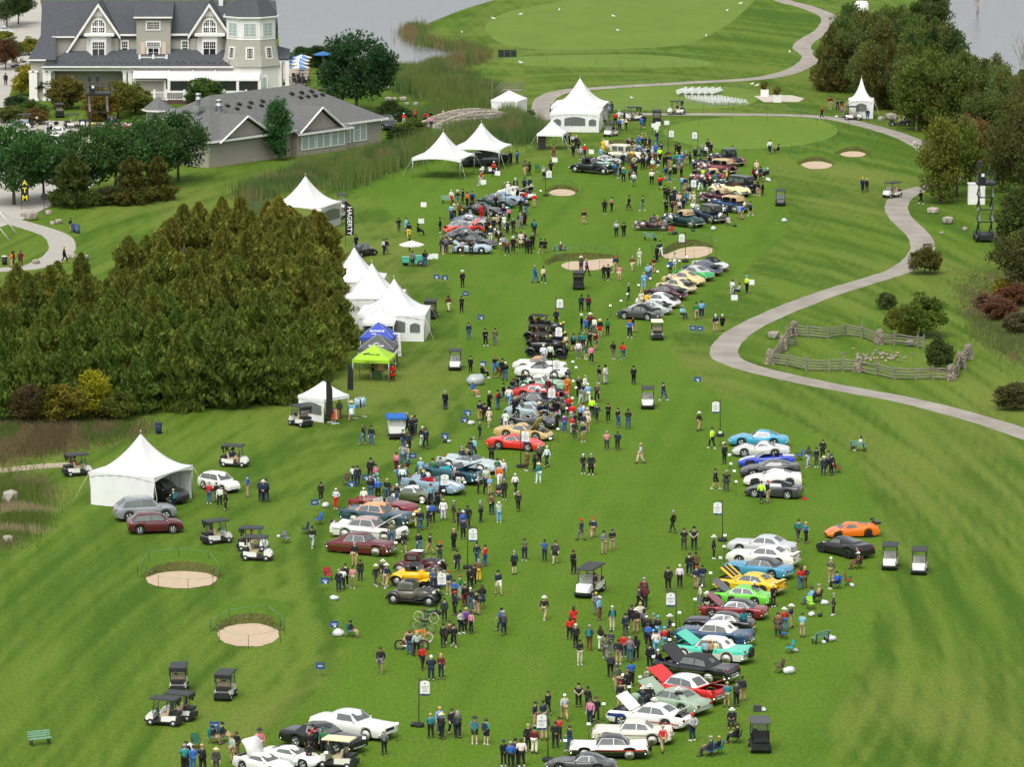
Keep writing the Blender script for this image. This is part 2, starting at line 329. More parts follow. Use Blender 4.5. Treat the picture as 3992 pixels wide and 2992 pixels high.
def ground_mesh():
 # dense near part with mowing streaks as vertex attributes, coarse far skirt to the horizon
 xs=np.arange(gx0,gx1+.01,gs);ys=288+np.cumsum(np.linspace(.5,2.7,400))
 X,Y=np.meshgrid(xs,ys);nx,ny=len(xs),len(ys)
 f1,f2,f3=fnoise(64,1),fnoise(64,2),fnoise(64,3)
 # curved mowing tracks: rings about two centres, and diagonal sweeps
 wob=f3(X*.09,Y*.02)*1.6
 c1=GO(1430,1290);r1=np.hypot((X-c1.x),(Y-c1.y)*.25)+wob;a1=np.arctan2((Y-c1.y)*.25,X-c1.x)
 s1=.5*f1(r1*1.0+4,a1*3+9)+.5*f2(r1*2.3,a1*4+3)
 c2=GO(760,1980);r2=np.hypot(X-c2.x,(Y-c2.y)*.2)+wob;a2=np.arctan2((Y-c2.y)*.2,X-c2.x)
 s2=.5*f2(r2*1.1+7,a2*2.5+5)+.5*f1(r2*2.6+1,a2*4+2)
 d3=(X*.98-Y*.17)+wob;e3=(X*.2+Y*.98)*.05
 s3=.5*f3(d3*1.0,e3)+.5*f1(d3*2.4+3,e3*1.7)
 d4=(X*.98+Y*.12)+wob;s4=f2(d4*2.2,Y*.04)
 mixd=f2(X*.06+3,Y*.02)
 s=np.where(X < 2,s2*(.3+.3*mixd)+s3*(.5-.3*mixd)+s4*.2,s1*.75+s4*.25)
 s=np.clip((s-.34)*2.9,0,1)
 fm=inside(region_pts(fairway_ov,8),X,Y);s=np.where(fm,np.clip((.6*f3((X*.9-Y*.12)*.8+5,Y*.02)+.4*f1(X*.35,Y*.12)-.36)*2,0,1),s)
 st=np.clip((f3(X*.07+11,Y*.035)*.55+f1(X*.4,Y*.2)*.25+(1-s)*.3-.50)*2.4,0,1)
 fair=inside(region_pts(fairway_ov,8),X,Y).astype(float)
 for _ in range(2):
  g=np.pad(fair,1,mode='edge');fair=(g[1:-1,1:-1]*2+g[:-2,1:-1]+g[2:,1:-1]+g[1:-1,:-2]+g[1:-1,2:])/6
 # tyre tracks beside the left edge of the fairway
 for off in (-1.0,-2.6,-4.4,-5.8):
  ed=[GO(*q) for q in fairway_ov[0:12]];ed=smooth_poly(ed,12,closed=False)
  for q in ed:
   m_=np.exp(-(((X-q.x-off)/.42)**2+((Y-q.y)/1.2)**2));s=np.where(m_ > .05,np.clip(s-m_*.5*(1 if off != -1. else -1.6),0,1),s)
 verts=np.stack([X.ravel(),Y.ravel(),np.zeros(X.size)],1)
 idx=np.arange(nx*ny).reshape(ny,nx)
 q=np.stack([idx[:-1,:-1].ravel(),idx[:-1,1:].ravel(),idx[1:,1:].ravel(),idx[1:,:-1].ravel()],1)
 me=bpy.data.meshes.new('ground')
 # skirt
 B=6000.;ex=[(-B,0),(B,0),(B,B),(-B,B)]
 k=len(verts);sk=np.array([[-B,-200,0],[B,-200,0],[B,B,0],[-B,B,0],[xs[0],ys[0],0],[xs[-1],ys[0],0],[xs[-1],ys[-1],0],[xs[0],ys[-1],0]],float)
 faces=q.tolist()+[[k,k+1,k+5,k+4],[k+1,k+2,k+6,k+5],[k+2,k+3,k+7,k+6],[k+3,k,k+4,k+7]]
 me.from_pydata(np.concatenate([verts,sk]).tolist(),[],faces)
 for nm,ar,d in (('streak',s,.0),('straw',st,.12),('fair',fair,0.)):
  a=me.attributes.new(nm,'FLOAT','POINT');a.data.foreach_set('value',np.concatenate([ar.ravel()*{'streak': .85,'straw': .7,'fair': 1}[nm],np.full(8,d)]).astype(np.float32))
 me.materials.append(ROUGH);return me
ground=tag(link('ground',ground_mesh()),kind='structure')
tag(sheet('far_fairway',[(1050,52),(1100,24),(1200,4),(1330,-30),(1600,-60),(1640,-20),(1608,22),(1560,60),(1490,92),(1400,103),(1200,108),(1100,98),(1060,78)],.004,LAWN),kind='structure')
tag(sheet('tee_strip',[(1085,128),(1150,121),(1300,117),(1420,119),(1510,129),(1542,138),(1490,145),(1300,145),(1150,142)],.004,LAWN),kind='structure')
tag(sheet('putting_green',[(1432,285),(1470,266),(1560,255),(1680,252),(1770,259),(1806,276),(1800,294),(1740,312),(1640,321),(1540,320),(1465,306)],.008,GREEN),kind='structure')
tag(sheet('ceremony_lawn',[(1262,206),(1330,192),(1480,185),(1600,190),(1640,205),(1610,228),(1480,236),(1330,237),(1270,225)],.004,LAWN),kind='structure')
tag(sheet('practice_green',[(1035,330),(900,395),(800,420),(760,405),(830,370),(930,350)],.006,FAIR),kind='structure')
# asphalt and gravel
PATH=M('path_asphalt',(.285,.255,.215),.9,var=.24,scale=.35,bump=.2)
GRAVEL=M('pale_gravel',(.40,.35,.27),.95,var=.2,scale=2.2,bump=.3)
tag(ribbon('cart_path',[(1650,-30),(1690,0),(1740,14),(1790,36),(1783,62),(1742,88),(1733,104),(1752,122),(1735,142),(1690,160),(1620,171),(1480,179),(1330,188),(1225,196),(1180,212),(1172,235),(1180,250),(1150,262)],2.9,.012,PATH),kind='structure')
tag(ribbon('cart_path',[(1330,246),(1440,247),(1560,247),(1700,249),(1800,256),(1900,279),(1975,306),(2025,342),(2060,372),(2035,395),(1968,415),(1938,440),(1945,470),(1985,510),(1990,545),(1950,582),(1880,606),(1790,634),(1700,668),(1625,702),(1578,735),(1564,765),(1590,785),(1660,806),(1800,836),(1960,866),(2100,902),(2212,938),(2330,985)],2.75,.012,PATH),kind='structure')
tag(ribbon('footpath',[(-60,440),(0,470),(60,488),(118,508),(135,532),(118,556),(75,576),(20,582),(-50,586)],3.0,.012,M('pale_path',(.36,.335,.29),.9,var=.12,scale=1.2)),kind='structure')
tag(ribbon('dirt_track',[(-80,1024),(0,1017),(90,1008),(170,1003)],2.0,.008,M('dirt',(.34,.28,.19),.95,var=.35,scale=.8)),kind='structure')
DRIVE=M('drive_paving',(.40,.375,.33),.9,var=.1,scale=.4)
tag(sheet('car_park',[(-120,-40),(60,-40),(95,60),(85,100),(60,140),(25,190),(30,250),(150,262),(330,270),(350,310),(240,300),(180,330),(230,372),(120,440),(-120,450)],.01,DRIVE,3),kind='structure')
# water
m,t,p=_mat('lake_water');N=t.nodes;L=t.links
p.inputs['Base Color'].default_value=(.17,.185,.20,1);p.inputs['Roughness'].default_value=.12;p.inputs['IOR'].default_value=1.33
tc=N.new('ShaderNodeTexCoord');mp=N.new('ShaderNodeMapping');mp.inputs['Scale'].default_value=(.6,1.6,1);L.new(tc.outputs['Object'],mp.inputs[0])
nz=N.new('ShaderNodeTexNoise');nz.inputs['Scale'].default_value=.8;nz.inputs['Detail'].default_value=6;L.new(mp.outputs[0],nz.inputs[0])
b=N.new('ShaderNodeBump');b.inputs['Strength'].default_value=.35;b.inputs['Distance'].default_value=.12;L.new(nz.outputs['Fac'],b.inputs['Height']);L.new(b.outputs[0],p.inputs['Normal'])
WATER=m
tag(sheet('lake',[(585,-500),(1500,-500),(1250,-90),(1120,-22),(1058,2),(1000,20),(940,44),(902,62),(888,76),(908,90),(960,100),(1012,110),(1026,121),(1005,134),(950,146),(895,152),(850,158),(815,140),(740,118),(640,112),(600,60)],.01,WATER,4),kind='structure')
tag(sheet('lake',[(1880,-600),(1985,-60),(2012,10),(2045,60),(2085,118),(2140,180),(2225,250),(2400,420),(2900,500),(2900,-600)],.01,WATER,3),kind='structure')
# sand bunkers: dished sand, a raised grass bank behind
SAND=M('bunker_sand',(.47,.36,.245),.95,var=.10,scale=1.5,bump=.25)
BANK=grass_mat('bank_grass',(.085,.095,.024),(.055,.068,.014),(.14,.12,.05),.4)
def bunker(ov,bank,label,h=.75,depth=1.):
 pts=smooth_poly([GO(*p) for p in ov],6);c=sum(pts,Vector((0,0)))/len(pts);RR=random.Random(len(label));pts=[c+(p-c)*RR.uniform(.97,1.03) for p in pts]
 root=link('sand_bunker',None);root.location=(c.x,c.y,0);tag(root,label,'bunker','sand bunkers on the course')
 n=len(pts);mb=MB();rings=[]
 for k,zz in ((1.,.03),(.8,.022),(.45,.016),(.05,.014)): rings.append([((p.x-c.x)*k,(p.y-c.y)*k,zz) for p in pts])
 mb.loft(rings,smooth=True,caps=False);mb.add(rings[-1],[tuple(range(n))])
 o=put('sand',mb,SAND,root)
 bm=bmesh.new();bm.from_mesh(o.data);bmesh.ops.recalc_face_normals(bm,faces=bm.faces[:])
 for q in bm.faces:
  if q.normal.z < 0: q.normal_flip()
 bm.to_mesh(o.data);bm.free()
 # bank: strip along the far side, rising from the sand edge to a lip, falling gently behind
 s=[GO(*p) for p in bank];sp=smooth_poly(s,6,closed=False);R=random.Random(int(c.x*10))
 rows=[];m_=len(sp)
 for i,q in enumerate(sp):
  t=i/(m_-1);hh=.62*h*math.sin(math.pi*t)**.8*(1+.06*R.uniform(-1,1));base=Vector((q.x-c.x,q.y-c.y))
  rows.append([(base.x,base.y-.1,.02),(base.x*1.01,base.y+.5*depth,hh*.5+.02),(base.x*1.03,base.y+1.2*depth,hh+.02),(base.x*1.05,base.y+2.4*depth,hh*.94+.02),(base.x*1.10,base.y+5*depth,hh*.4+.01),(base.x*1.16,base.y+8.5*depth,.002)])
 mb=MB();mb.loft(rows,smooth=True,closed=False)
 for k in range(len(mb.f)): mb.m[k]=0 if k % 5 < 2 else 1
 put('grass_bank',mb,[BANK,FAIR],root)
 # longer tufts on the lip
 tb=MB()
 for i,q in enumerate(sp):
  t=i/(m_-1);hh=.62*h*math.sin(math.pi*t)**.8
  for k in range(26):
   x=q.x-c.x+R.uniform(-.4,.4);dy=R.uniform(.05,1.25)*depth;y=q.y-c.y+dy;z0=hh*min(dy/1.2,1)*.9;L_=R.uniform(.05,.14)*(.4+.6*math.sin(math.pi*t));a=R.uniform(0,6.28);wd=R.uniform(.03,.06)
   tb.add([(x-wd,y,z0),(x+wd,y,z0),(x+.12*math.cos(a),y+.1*math.sin(a),z0+L_)],[(0,1,2)])
 o=put('tall_grass',tb,BANK,root);o['kind']='stuff'
 return root
bunker([(315,1252),(335,1242),(370,1236),(412,1236),(450,1241),(470,1252),(455,1264),(415,1272),(370,1272),(330,1265)],[(312,1250),(335,1241),(390,1235),(450,1240),(472,1251)],'wide oval sand bunker below the dark red hatchback, roped off',.8)
bunker([(470,1370),(490,1356),(530,1349),(570,1351),(600,1365),(596,1385),(560,1398),(515,1397),(482,1388)],[(468,1366),(490,1354),(540,1348),(580,1352),(604,1366)],'round sand bunker nearest the bottom left, with low green rope',.8)
bunker([(1213,573),(1232,566),(1262,564),(1300,560),(1332,560),(1330,570),(1300,582),(1250,586),(1220,581)],[(1180,574),(1200,565),(1240,562),(1290,560),(1335,559)],'sand bunker in mid fairway in front of the park bench',.9,1.3)
bunker([(1430,553),(1450,546),(1470,538),(1500,533),(1535,536),(1536,548),(1510,557),(1470,560),(1440,559)],[(1420,556),(1440,547),(1470,535),(1505,531),(1540,537)],'bean shaped sand bunker behind the row of rear-engined coupes',.9,1.3)
bunker([(1186,416),(1200,410),(1225,410),(1243,416),(1232,423),(1200,423)],[(1182,415),(1200,408),(1228,408),(1246,416)],'small sand bunker beyond the light blue coupe',.5)
bunker([(1731,356),(1750,350),(1775,350),(1797,356),(1785,364),(1750,365)],[(1726,355),(1750,348),(1778,348),(1800,356)],'sand bunker below the putting green, the nearer of the pair',.6)
bunker([(1815,333),(1832,328),(1855,328),(1870,333),(1858,339),(1830,339)],[(1810,332),(1832,326),(1857,326),(1874,333)],'sand bunker below the putting green, the farther of the pair',.6)
bunker([(1305,314),(1330,311),(1360,312),(1374,316),(1355,321),(1320,320)],[(1302,314),(1330,310),(1362,311),(1376,316)],'shallow sand bunker behind the cream saloon',.6)
# ================================================================ vegetation
def leaf_mat(name,rough=.75,trans=.35):
 m,t,p=_mat(name);N=t.nodes;L=t.links
 oi=N.new('ShaderNodeObjectInfo');at=N.new('ShaderNodeAttribute');at.attribute_name='tone'
 x=N.new('ShaderNodeVectorMath');x.operation='MULTIPLY';L.new(oi.outputs['Color'],x.inputs[0]);L.new(at.outputs['Color'],x.inputs[1])
 L.new(x.outputs[0],p.inputs['Base Color']);p.inputs['Roughness'].default_value=rough;p.inputs['Specular IOR Level'].default_value=.2
 if trans:
  tr=N.new('ShaderNodeBsdfTranslucent');mx=N.new('ShaderNodeMixShader');mx.inputs[0].default_value=trans;L.new(x.outputs[0],tr.inputs[0]);L.new(p.outputs[0],mx.inputs[1]);L.new(tr.outputs[0],mx.inputs[2]);L.new(mx.outputs[0],N['Material Output'].inputs[0])
 return m
LEAF=leaf_mat('foliage');BARK=M('bark',(.12,.095,.07),.95,var=.3,scale=6,bump=.5);BIRCH=M('birch_bark',(.55,.53,.48),.8,var=.35,scale=5)
def leaf_mesh(name,P,Dv,size,tone,extra=None):
 """one triangle pair (diamond) per leaf: P centres, Dv long axis directions, size, tone multipliers"""
 n=len(P);rnd=RNG.normal(size=(n,3));side=np.cross(Dv,rnd);side /= np.linalg.norm(side,axis=1)[:,None]+1e-9
 a=P-Dv*size[:,None]*.5;b=P+side*size[:,None]*.30;c=P+Dv*size[:,None]*.6;d=P-side*size[:,None]*.30
 V=np.stack([a,b,c,d],1).reshape(-1,3);F=np.arange(4*n).reshape(n,4)
 me=bpy.data.meshes.new(name);me.from_pydata(V.tolist(),[],F.tolist())
 at=me.attributes.new('tone','FLOAT_COLOR','FACE');at.data.foreach_set('color',np.concatenate([tone,np.ones((n,1))],1).astype(np.float32).ravel())
 me.materials.append(LEAF);return me
def tone_of(n,spread=.35,warm=.25):
 v=1+RNG.normal(size=n)*spread*.6;w_=RNG.random(n)**3*warm*2.2
 t=np.stack([v*(1+w_),v*(1+w_*.35),v*(1-.2*w_)],1);return np.clip(t,.25,2.6)
def cedar(i):
 n=6500;h=RNG.random(n)**.85;R=.27+.02*i;prof=(1-h)**.62*(.6+.4*np.minimum(1,h*7))
 lob=1+.22*np.sin(h*23+i)+.18*np.sin(RNG.random()*6+h*9)
 th=RNG.random(n)*2*np.pi;k=5+i
 lob=lob*(1+.22*np.sin(th*k+h*14));rr=R*prof*lob*(.55+.5*RNG.random(n)**.5)
 P=np.stack([rr*np.cos(th),rr*np.sin(th),h*.98+.01],1)
 D=np.stack([np.cos(th)*.35,np.sin(th)*.35,np.full(n,.85)],1)+RNG.normal(size=(n,3))*.28;D /= np.linalg.norm(D,axis=1)[:,None]
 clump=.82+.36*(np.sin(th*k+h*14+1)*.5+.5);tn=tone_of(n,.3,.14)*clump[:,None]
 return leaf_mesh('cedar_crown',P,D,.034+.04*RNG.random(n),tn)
def clump_crown(i,nc=46,per=75,rx=.42,z0=.22,z1=1.,flat=1.,leaf=.05,name='crown'):
 cs=[];
 while len(cs) < nc:
  q=RNG.random(3)*2-1
  if np.dot(q,q) <= 1 and np.dot(q,q) > .12: cs.append(q)
 cs=np.array(cs);zc,zr=(z0+z1)/2,(z1-z0)/2;P=[];T_=[];D=[]
 for q in cs:
  rad=.085+.075*RNG.random();c=np.array([q[0]*rx*(1-.15*q[2]),q[1]*rx*(1-.15*q[2]),zc+q[2]*zr*flat])
  u=RNG.normal(size=(per,3));u /= np.linalg.norm(u,axis=1)[:,None];p=c+u*rad*(.45+.6*RNG.random((per,1)))*np.array([1.15,1.15,.8])
  P.append(p);d=u+np.array([0,0,.3])+RNG.normal(size=(per,3))*.5;D.append(d/np.linalg.norm(d,axis=1)[:,None]);T_.append(tone_of(per,.28,.1)*(.85+.3*RNG.random()))
 P=np.concatenate(P);return leaf_mesh(name,P,np.concatenate(D),leaf*(.7+.6*RNG.random(len(P))),np.concatenate(T_))
def trunk_mesh(h,r,limbs=6,mat=None,spread=.3,seed=0):
 R=random.Random(seed);mb=MB();mb.tube([(0,0,-.02),(R.uniform(-.01,.01),.005,h*.35),(R.uniform(-.02,.02),R.uniform(-.02,.02),h*.8)],[r,r*.75,r*.3],6)
 for k in range(limbs):
  a=R.uniform(0,6.28);z=h*R.uniform(.35,.7);e=spread*R.uniform(.6,1.1)
  mb.tube([(0,0,z),(e*.5*math.cos(a),e*.5*math.sin(a),z+.12*h),(e*math.cos(a),e*math.sin(a),z+.3*h)],[r*.4,r*.28,r*.1],5)
 return mb.mesh('trunk',mat or BARK)
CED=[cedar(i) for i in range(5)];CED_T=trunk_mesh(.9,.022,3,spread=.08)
DEC=[clump_crown(i,64+4*i,110,.40+.03*i,.2,leaf=.042) for i in range(4)];DEC_T=[trunk_mesh(.85,.024,8,spread=.28,seed=i) for i in range(2)]
POP=[clump_crown(i,64,100,.27,.10,leaf=.038) for i in range(3)];BIR_T=trunk_mesh(.9,.016,5,BIRCH,.18,5)
BUSH=[clump_crown(i,70,100,.44,.08,1.,leaf=.06) for i in range(3)];BUSH_T=trunk_mesh(.6,.03,6,spread=.3,seed=9)
PEAR=clump_crown(0,60,90,.25,.13,1.,leaf=.045);ROUND=clump_crown(2,60,110,.48,.1,1.,leaf=.05)
SPR=[clump_crown(i,30,90,.5,.05,.9,leaf=.06) for i in range(2)]
def tree(kind,p,h,wd,col,label,cat='tree',group=None,name=None):
 crown,trunk={'cedar': (random.choice(CED),CED_T),'dec': (random.choice(DEC),random.choice(DEC_T)),'pop': (random.choice(POP),DEC_T[0]),'birch': (random.choice(POP),BIR_T),
     'bush': (random.choice(BUSH),BUSH_T),'pear': (PEAR,DEC_T[0]),'round': (ROUND,BUSH_T)}[kind]
 o=link(name or {'cedar': 'cedar_tree','bush': 'shrub','round': 'shrub'}.get(kind,'broadleaf_tree'),None,loc=(p.x,p.y,0),rot=random.uniform(0,6.28))
 tag(o,label,cat,group);s=(h*wd,h*wd*random.uniform(.9,1.1),h)
 link('trunk',trunk,o,scale=s);link('crown',crown,o,scale=s,color=col);return o
def jit(c,a=.25,hue=.12):
 v=random.uniform(1-a,1+a);return (c[0]*v*random.uniform(1-hue,1+hue),c[1]*v,c[2]*v*random.uniform(1-hue,1+hue),1)
def scatter(ov,spacing,n,seed=1):
 poly=np.array([(q.x,q.y) for q in [GO(*p) for p in ov]]);R=random.Random(seed);out=[]
 lo,hi=poly.min(0),poly.max(0);tries=0
 cand=lo+np.random.default_rng(seed).random((20000,2))*(hi-lo);cand=cand[inside(poly,cand[:,0],cand[:,1])]
 for x,y in cand.tolist():
  if len(out) >= n: break
  if any((x-a)**2+(y-b)**2 < spacing*spacing for a,b in out): continue
  out.append((x,y))
 return [Vector((x,y,0)) for x,y in out]
# --- cedar wood on the left
OLIVE,BRONZE,DGREEN,YGREEN=(.088,.118,.019),(.125,.120,.022),(.060,.108,.022),(.30,.33,.02)
wood=scatter([(-70,735),(0,728),(130,722),(255,695),(335,652),(415,612),(520,580),(620,572),(668,566),(690,605),(716,680),(735,752),(705,790),(684,850),(640,872),(500,885),(250,898),(0,912),(-70,915)],2.75,280,3)
pl=GO(745,690)
for i,q in enumerate(sorted(wood,key=lambda a: a.y)):
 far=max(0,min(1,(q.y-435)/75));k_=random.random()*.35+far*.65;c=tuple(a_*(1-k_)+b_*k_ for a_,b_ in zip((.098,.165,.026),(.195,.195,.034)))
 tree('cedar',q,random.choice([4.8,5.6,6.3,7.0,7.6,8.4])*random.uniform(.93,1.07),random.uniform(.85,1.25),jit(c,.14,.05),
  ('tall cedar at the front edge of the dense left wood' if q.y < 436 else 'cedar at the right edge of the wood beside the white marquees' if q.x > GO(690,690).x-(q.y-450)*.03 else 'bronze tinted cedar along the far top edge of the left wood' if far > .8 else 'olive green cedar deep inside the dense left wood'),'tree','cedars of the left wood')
for x,y,h,c,lab in ((195,905,4.2,YGREEN,'bright yellow green sapling at the front edge of the cedar wood'),(140,915,3.4,(.15,.15,.02),'yellowish small tree left of the bright sapling'),(60,918,3.6,(.10,.075,.03),'brownish shrub at the lower left corner of the cedar wood'),(250,908,2.6,(.12,.14,.02),'low yellow green shrub right of the bright sapling')):
 tree('pop' if h > 3.5 else 'bush',GO(x,y),h,1.35,jit(c,.05),lab)
def bare_tree(p,h,label,mat=None,seed=0,spread=1.):
 R=random.Random(seed);mb=MB()
 def grow(a,d,L_,r,lev):
  b=a+d*L_;mb.tube([a,(a+b)/2+Vector((R.uniform(-.06,.06),R.uniform(-.06,.06),0))*L_,b],[r,r*.8,r*.55],4)
  if lev < 3:
   for k in range(3 if lev else 4):
    e=(d+Vector((R.uniform(-1,1),R.uniform(-1,1),R.uniform(0,.5)))*.6*spread).normalized();grow(a+(b-a)*R.uniform(.5,1),e,L_*R.uniform(.5,.75),r*.5,lev+1)
 for k in range(2): grow(Vector((k*.25,0,0)),Vector((R.uniform(-.12,.12),0,1)).normalized(),h*.45,.07,0)
 o=link('bare_tree',None,loc=(p.x,p.y,0));tag(o,label,'tree');put('branches',mb,mat or BARK,o);return o
PALEB=M('pale_branches',(.30,.25,.19),.9,var=.2)
bare_tree(GO(378,665),7.4,'leafless grey tree standing up out of the cedar wood',PALEB,3)
# --- right wood along the lake
MIXG=[(.085,.130,.032),(.066,.120,.032),(.110,.145,.036),(.098,.142,.030),(.125,.135,.036)]
rw=scatter([(1780,196),(1850,205),(1900,255),(1955,280),(2060,292),(2130,300),(2240,335),(2240,300),(2140,252),(2060,196),(1990,135),(1935,110),(1880,125),(1825,155)],3.4,120,5);pt_=G(3357,458);rw=[q for q in rw if not (abs(q.x-pt_.x) < 6.5 and q.y < pt_.y+5)]
for q in rw:
 k=random.random();f='dec' if k < .25 else ('pop' if k < .70 else 'cedar')
 tree(f,q,random.uniform(5.5,9.8),random.uniform(.6,.85) if f != 'cedar' else 1.0,jit(random.choice(MIXG),.22),{'dec': 'broad leafy tree','pop': 'slim leafy tree','cedar': 'pointed cedar'}[f]+' in the mixed wood between the lawn and the right lake','tree','trees of the lakeside wood')
for x,y,h,wd,kind,c,lab in (
 (1838,100,7,.8,'pop',(.04,.08,.02),'dark green tree at the top of the lakeside wood, by the white tank'),
 (2010,80,7,1.,'dec',(.05,.075,.02),'bushy dark tree against the far lake'),
 (1815,196,7.2,1.5,'cedar',(.085,.075,.018),'bronze cedar beside the small white pagoda tent'),
 (1980,283,9.5,1.0,'birch',(.085,.115,.02),'tall birch with white trunk behind the flatbed utility cart'),
 (2010,278,10,1.0,'birch',(.08,.11,.02),'tall birch right of the white trunked one'),
 (2050,290,9.5,.85,'dec',(.075,.098,.02),'leafy tree over the blue tarpaulin'),
 (2032,440,9.8,.8,'pop',(.095,.125,.02),'yellow green tree beside the cart path, nearest the lift'),
 (2066,425,9.5,.8,'dec',(.09,.12,.02),'spreading yellow green tree right behind the path'),
 (2095,400,8.5,.85,'pop',(.145,.09,.035),'rusty brown tree left of the black lift mast'),
 (2040,400,7,1.0,'dec',(.06,.085,.02),'low dark tree at the path bend'),
 (2165,415,9,.8,'pop',(.06,.075,.018),'dark tree behind the black lift'),
 (2210,445,11,.85,'dec',(.055,.07,.017),'tall dark tree at the right edge above the lift'),
 (2222,585,9.,.9,'dec',(.05,.062,.016),'big dark tree at the right edge level with the lift base'),
 (2225,640,7.,1.1,'dec',(.06,.07,.02),'dark tree cut off by the right edge'),
 (2120,350,8.5,.85,'dec',(.075,.09,.022),'olive tree behind the rusty brown one'),
 (2185,350,8.5,.85,'dec',(.085,.092,.025),'olive tree high at the right edge')):
 tree(kind,GO(x,y),h,wd,jit(tuple(q_*1.35 for q_ in c),.06),lab)
for x,y,h,sd,lab in ((1800,188,8.5,4,'pale leafless tree left of the bronze cedar'),(1890,226,8.2,6,'leafless tree with reddish twigs above the pagoda tent'),(2110,30,5,8,'dead tree leaning over the far lake'),(2205,175,8,9,'dead tree at the right edge of the lake')):
 bare_tree(GO(x,y),h,lab,PALEB,sd,1.1)
for x,y,h,wd,c,lab in ((1998,592,3.0,1.15,(.085,.088,.02),'round shrub with orange tinged leaves beside the cart path'),
 (1990,727,4.0,1.25,(.085,.115,.02),'large light green shrub left of the paddock'),(1948,728,3.0,1.15,(.11,.13,.022),'yellow green shrub in front of the large one'),
 (1915,668,1.7,1.3,(.075,.09,.022),'small dark shrub near the path above the paddock'),(2030,800,3.1,.95,(.06,.08,.02),'upright dark shrub inside the rail paddock'),
 (2190,885,2.4,1.6,(.075,.075,.022),'low brownish shrub at the right edge below the paddock'),
 (2160,690,2.0,2.0,(.115,.052,.026),'rust red sumac patch right of the paddock'),(2190,660,2.2,2.,(.12,.058,.03),'rust red sumac at the right edge'),(2135,665,1.5,2.2,(.135,.085,.05),'faded pink brown sumac beside the rust red patch'),
 (2200,720,2.,1.8,(.10,.085,.04),'dry brown bush at the right edge under the sumac'),(2170,640,1.8,1.6,(.16,.155,.02),'yellow bush above the sumac patch')):
 tree('bush',GO(x,y),h,wd,jit(tuple(q_*1.35 for q_ in c),.04),lab,'shrub')
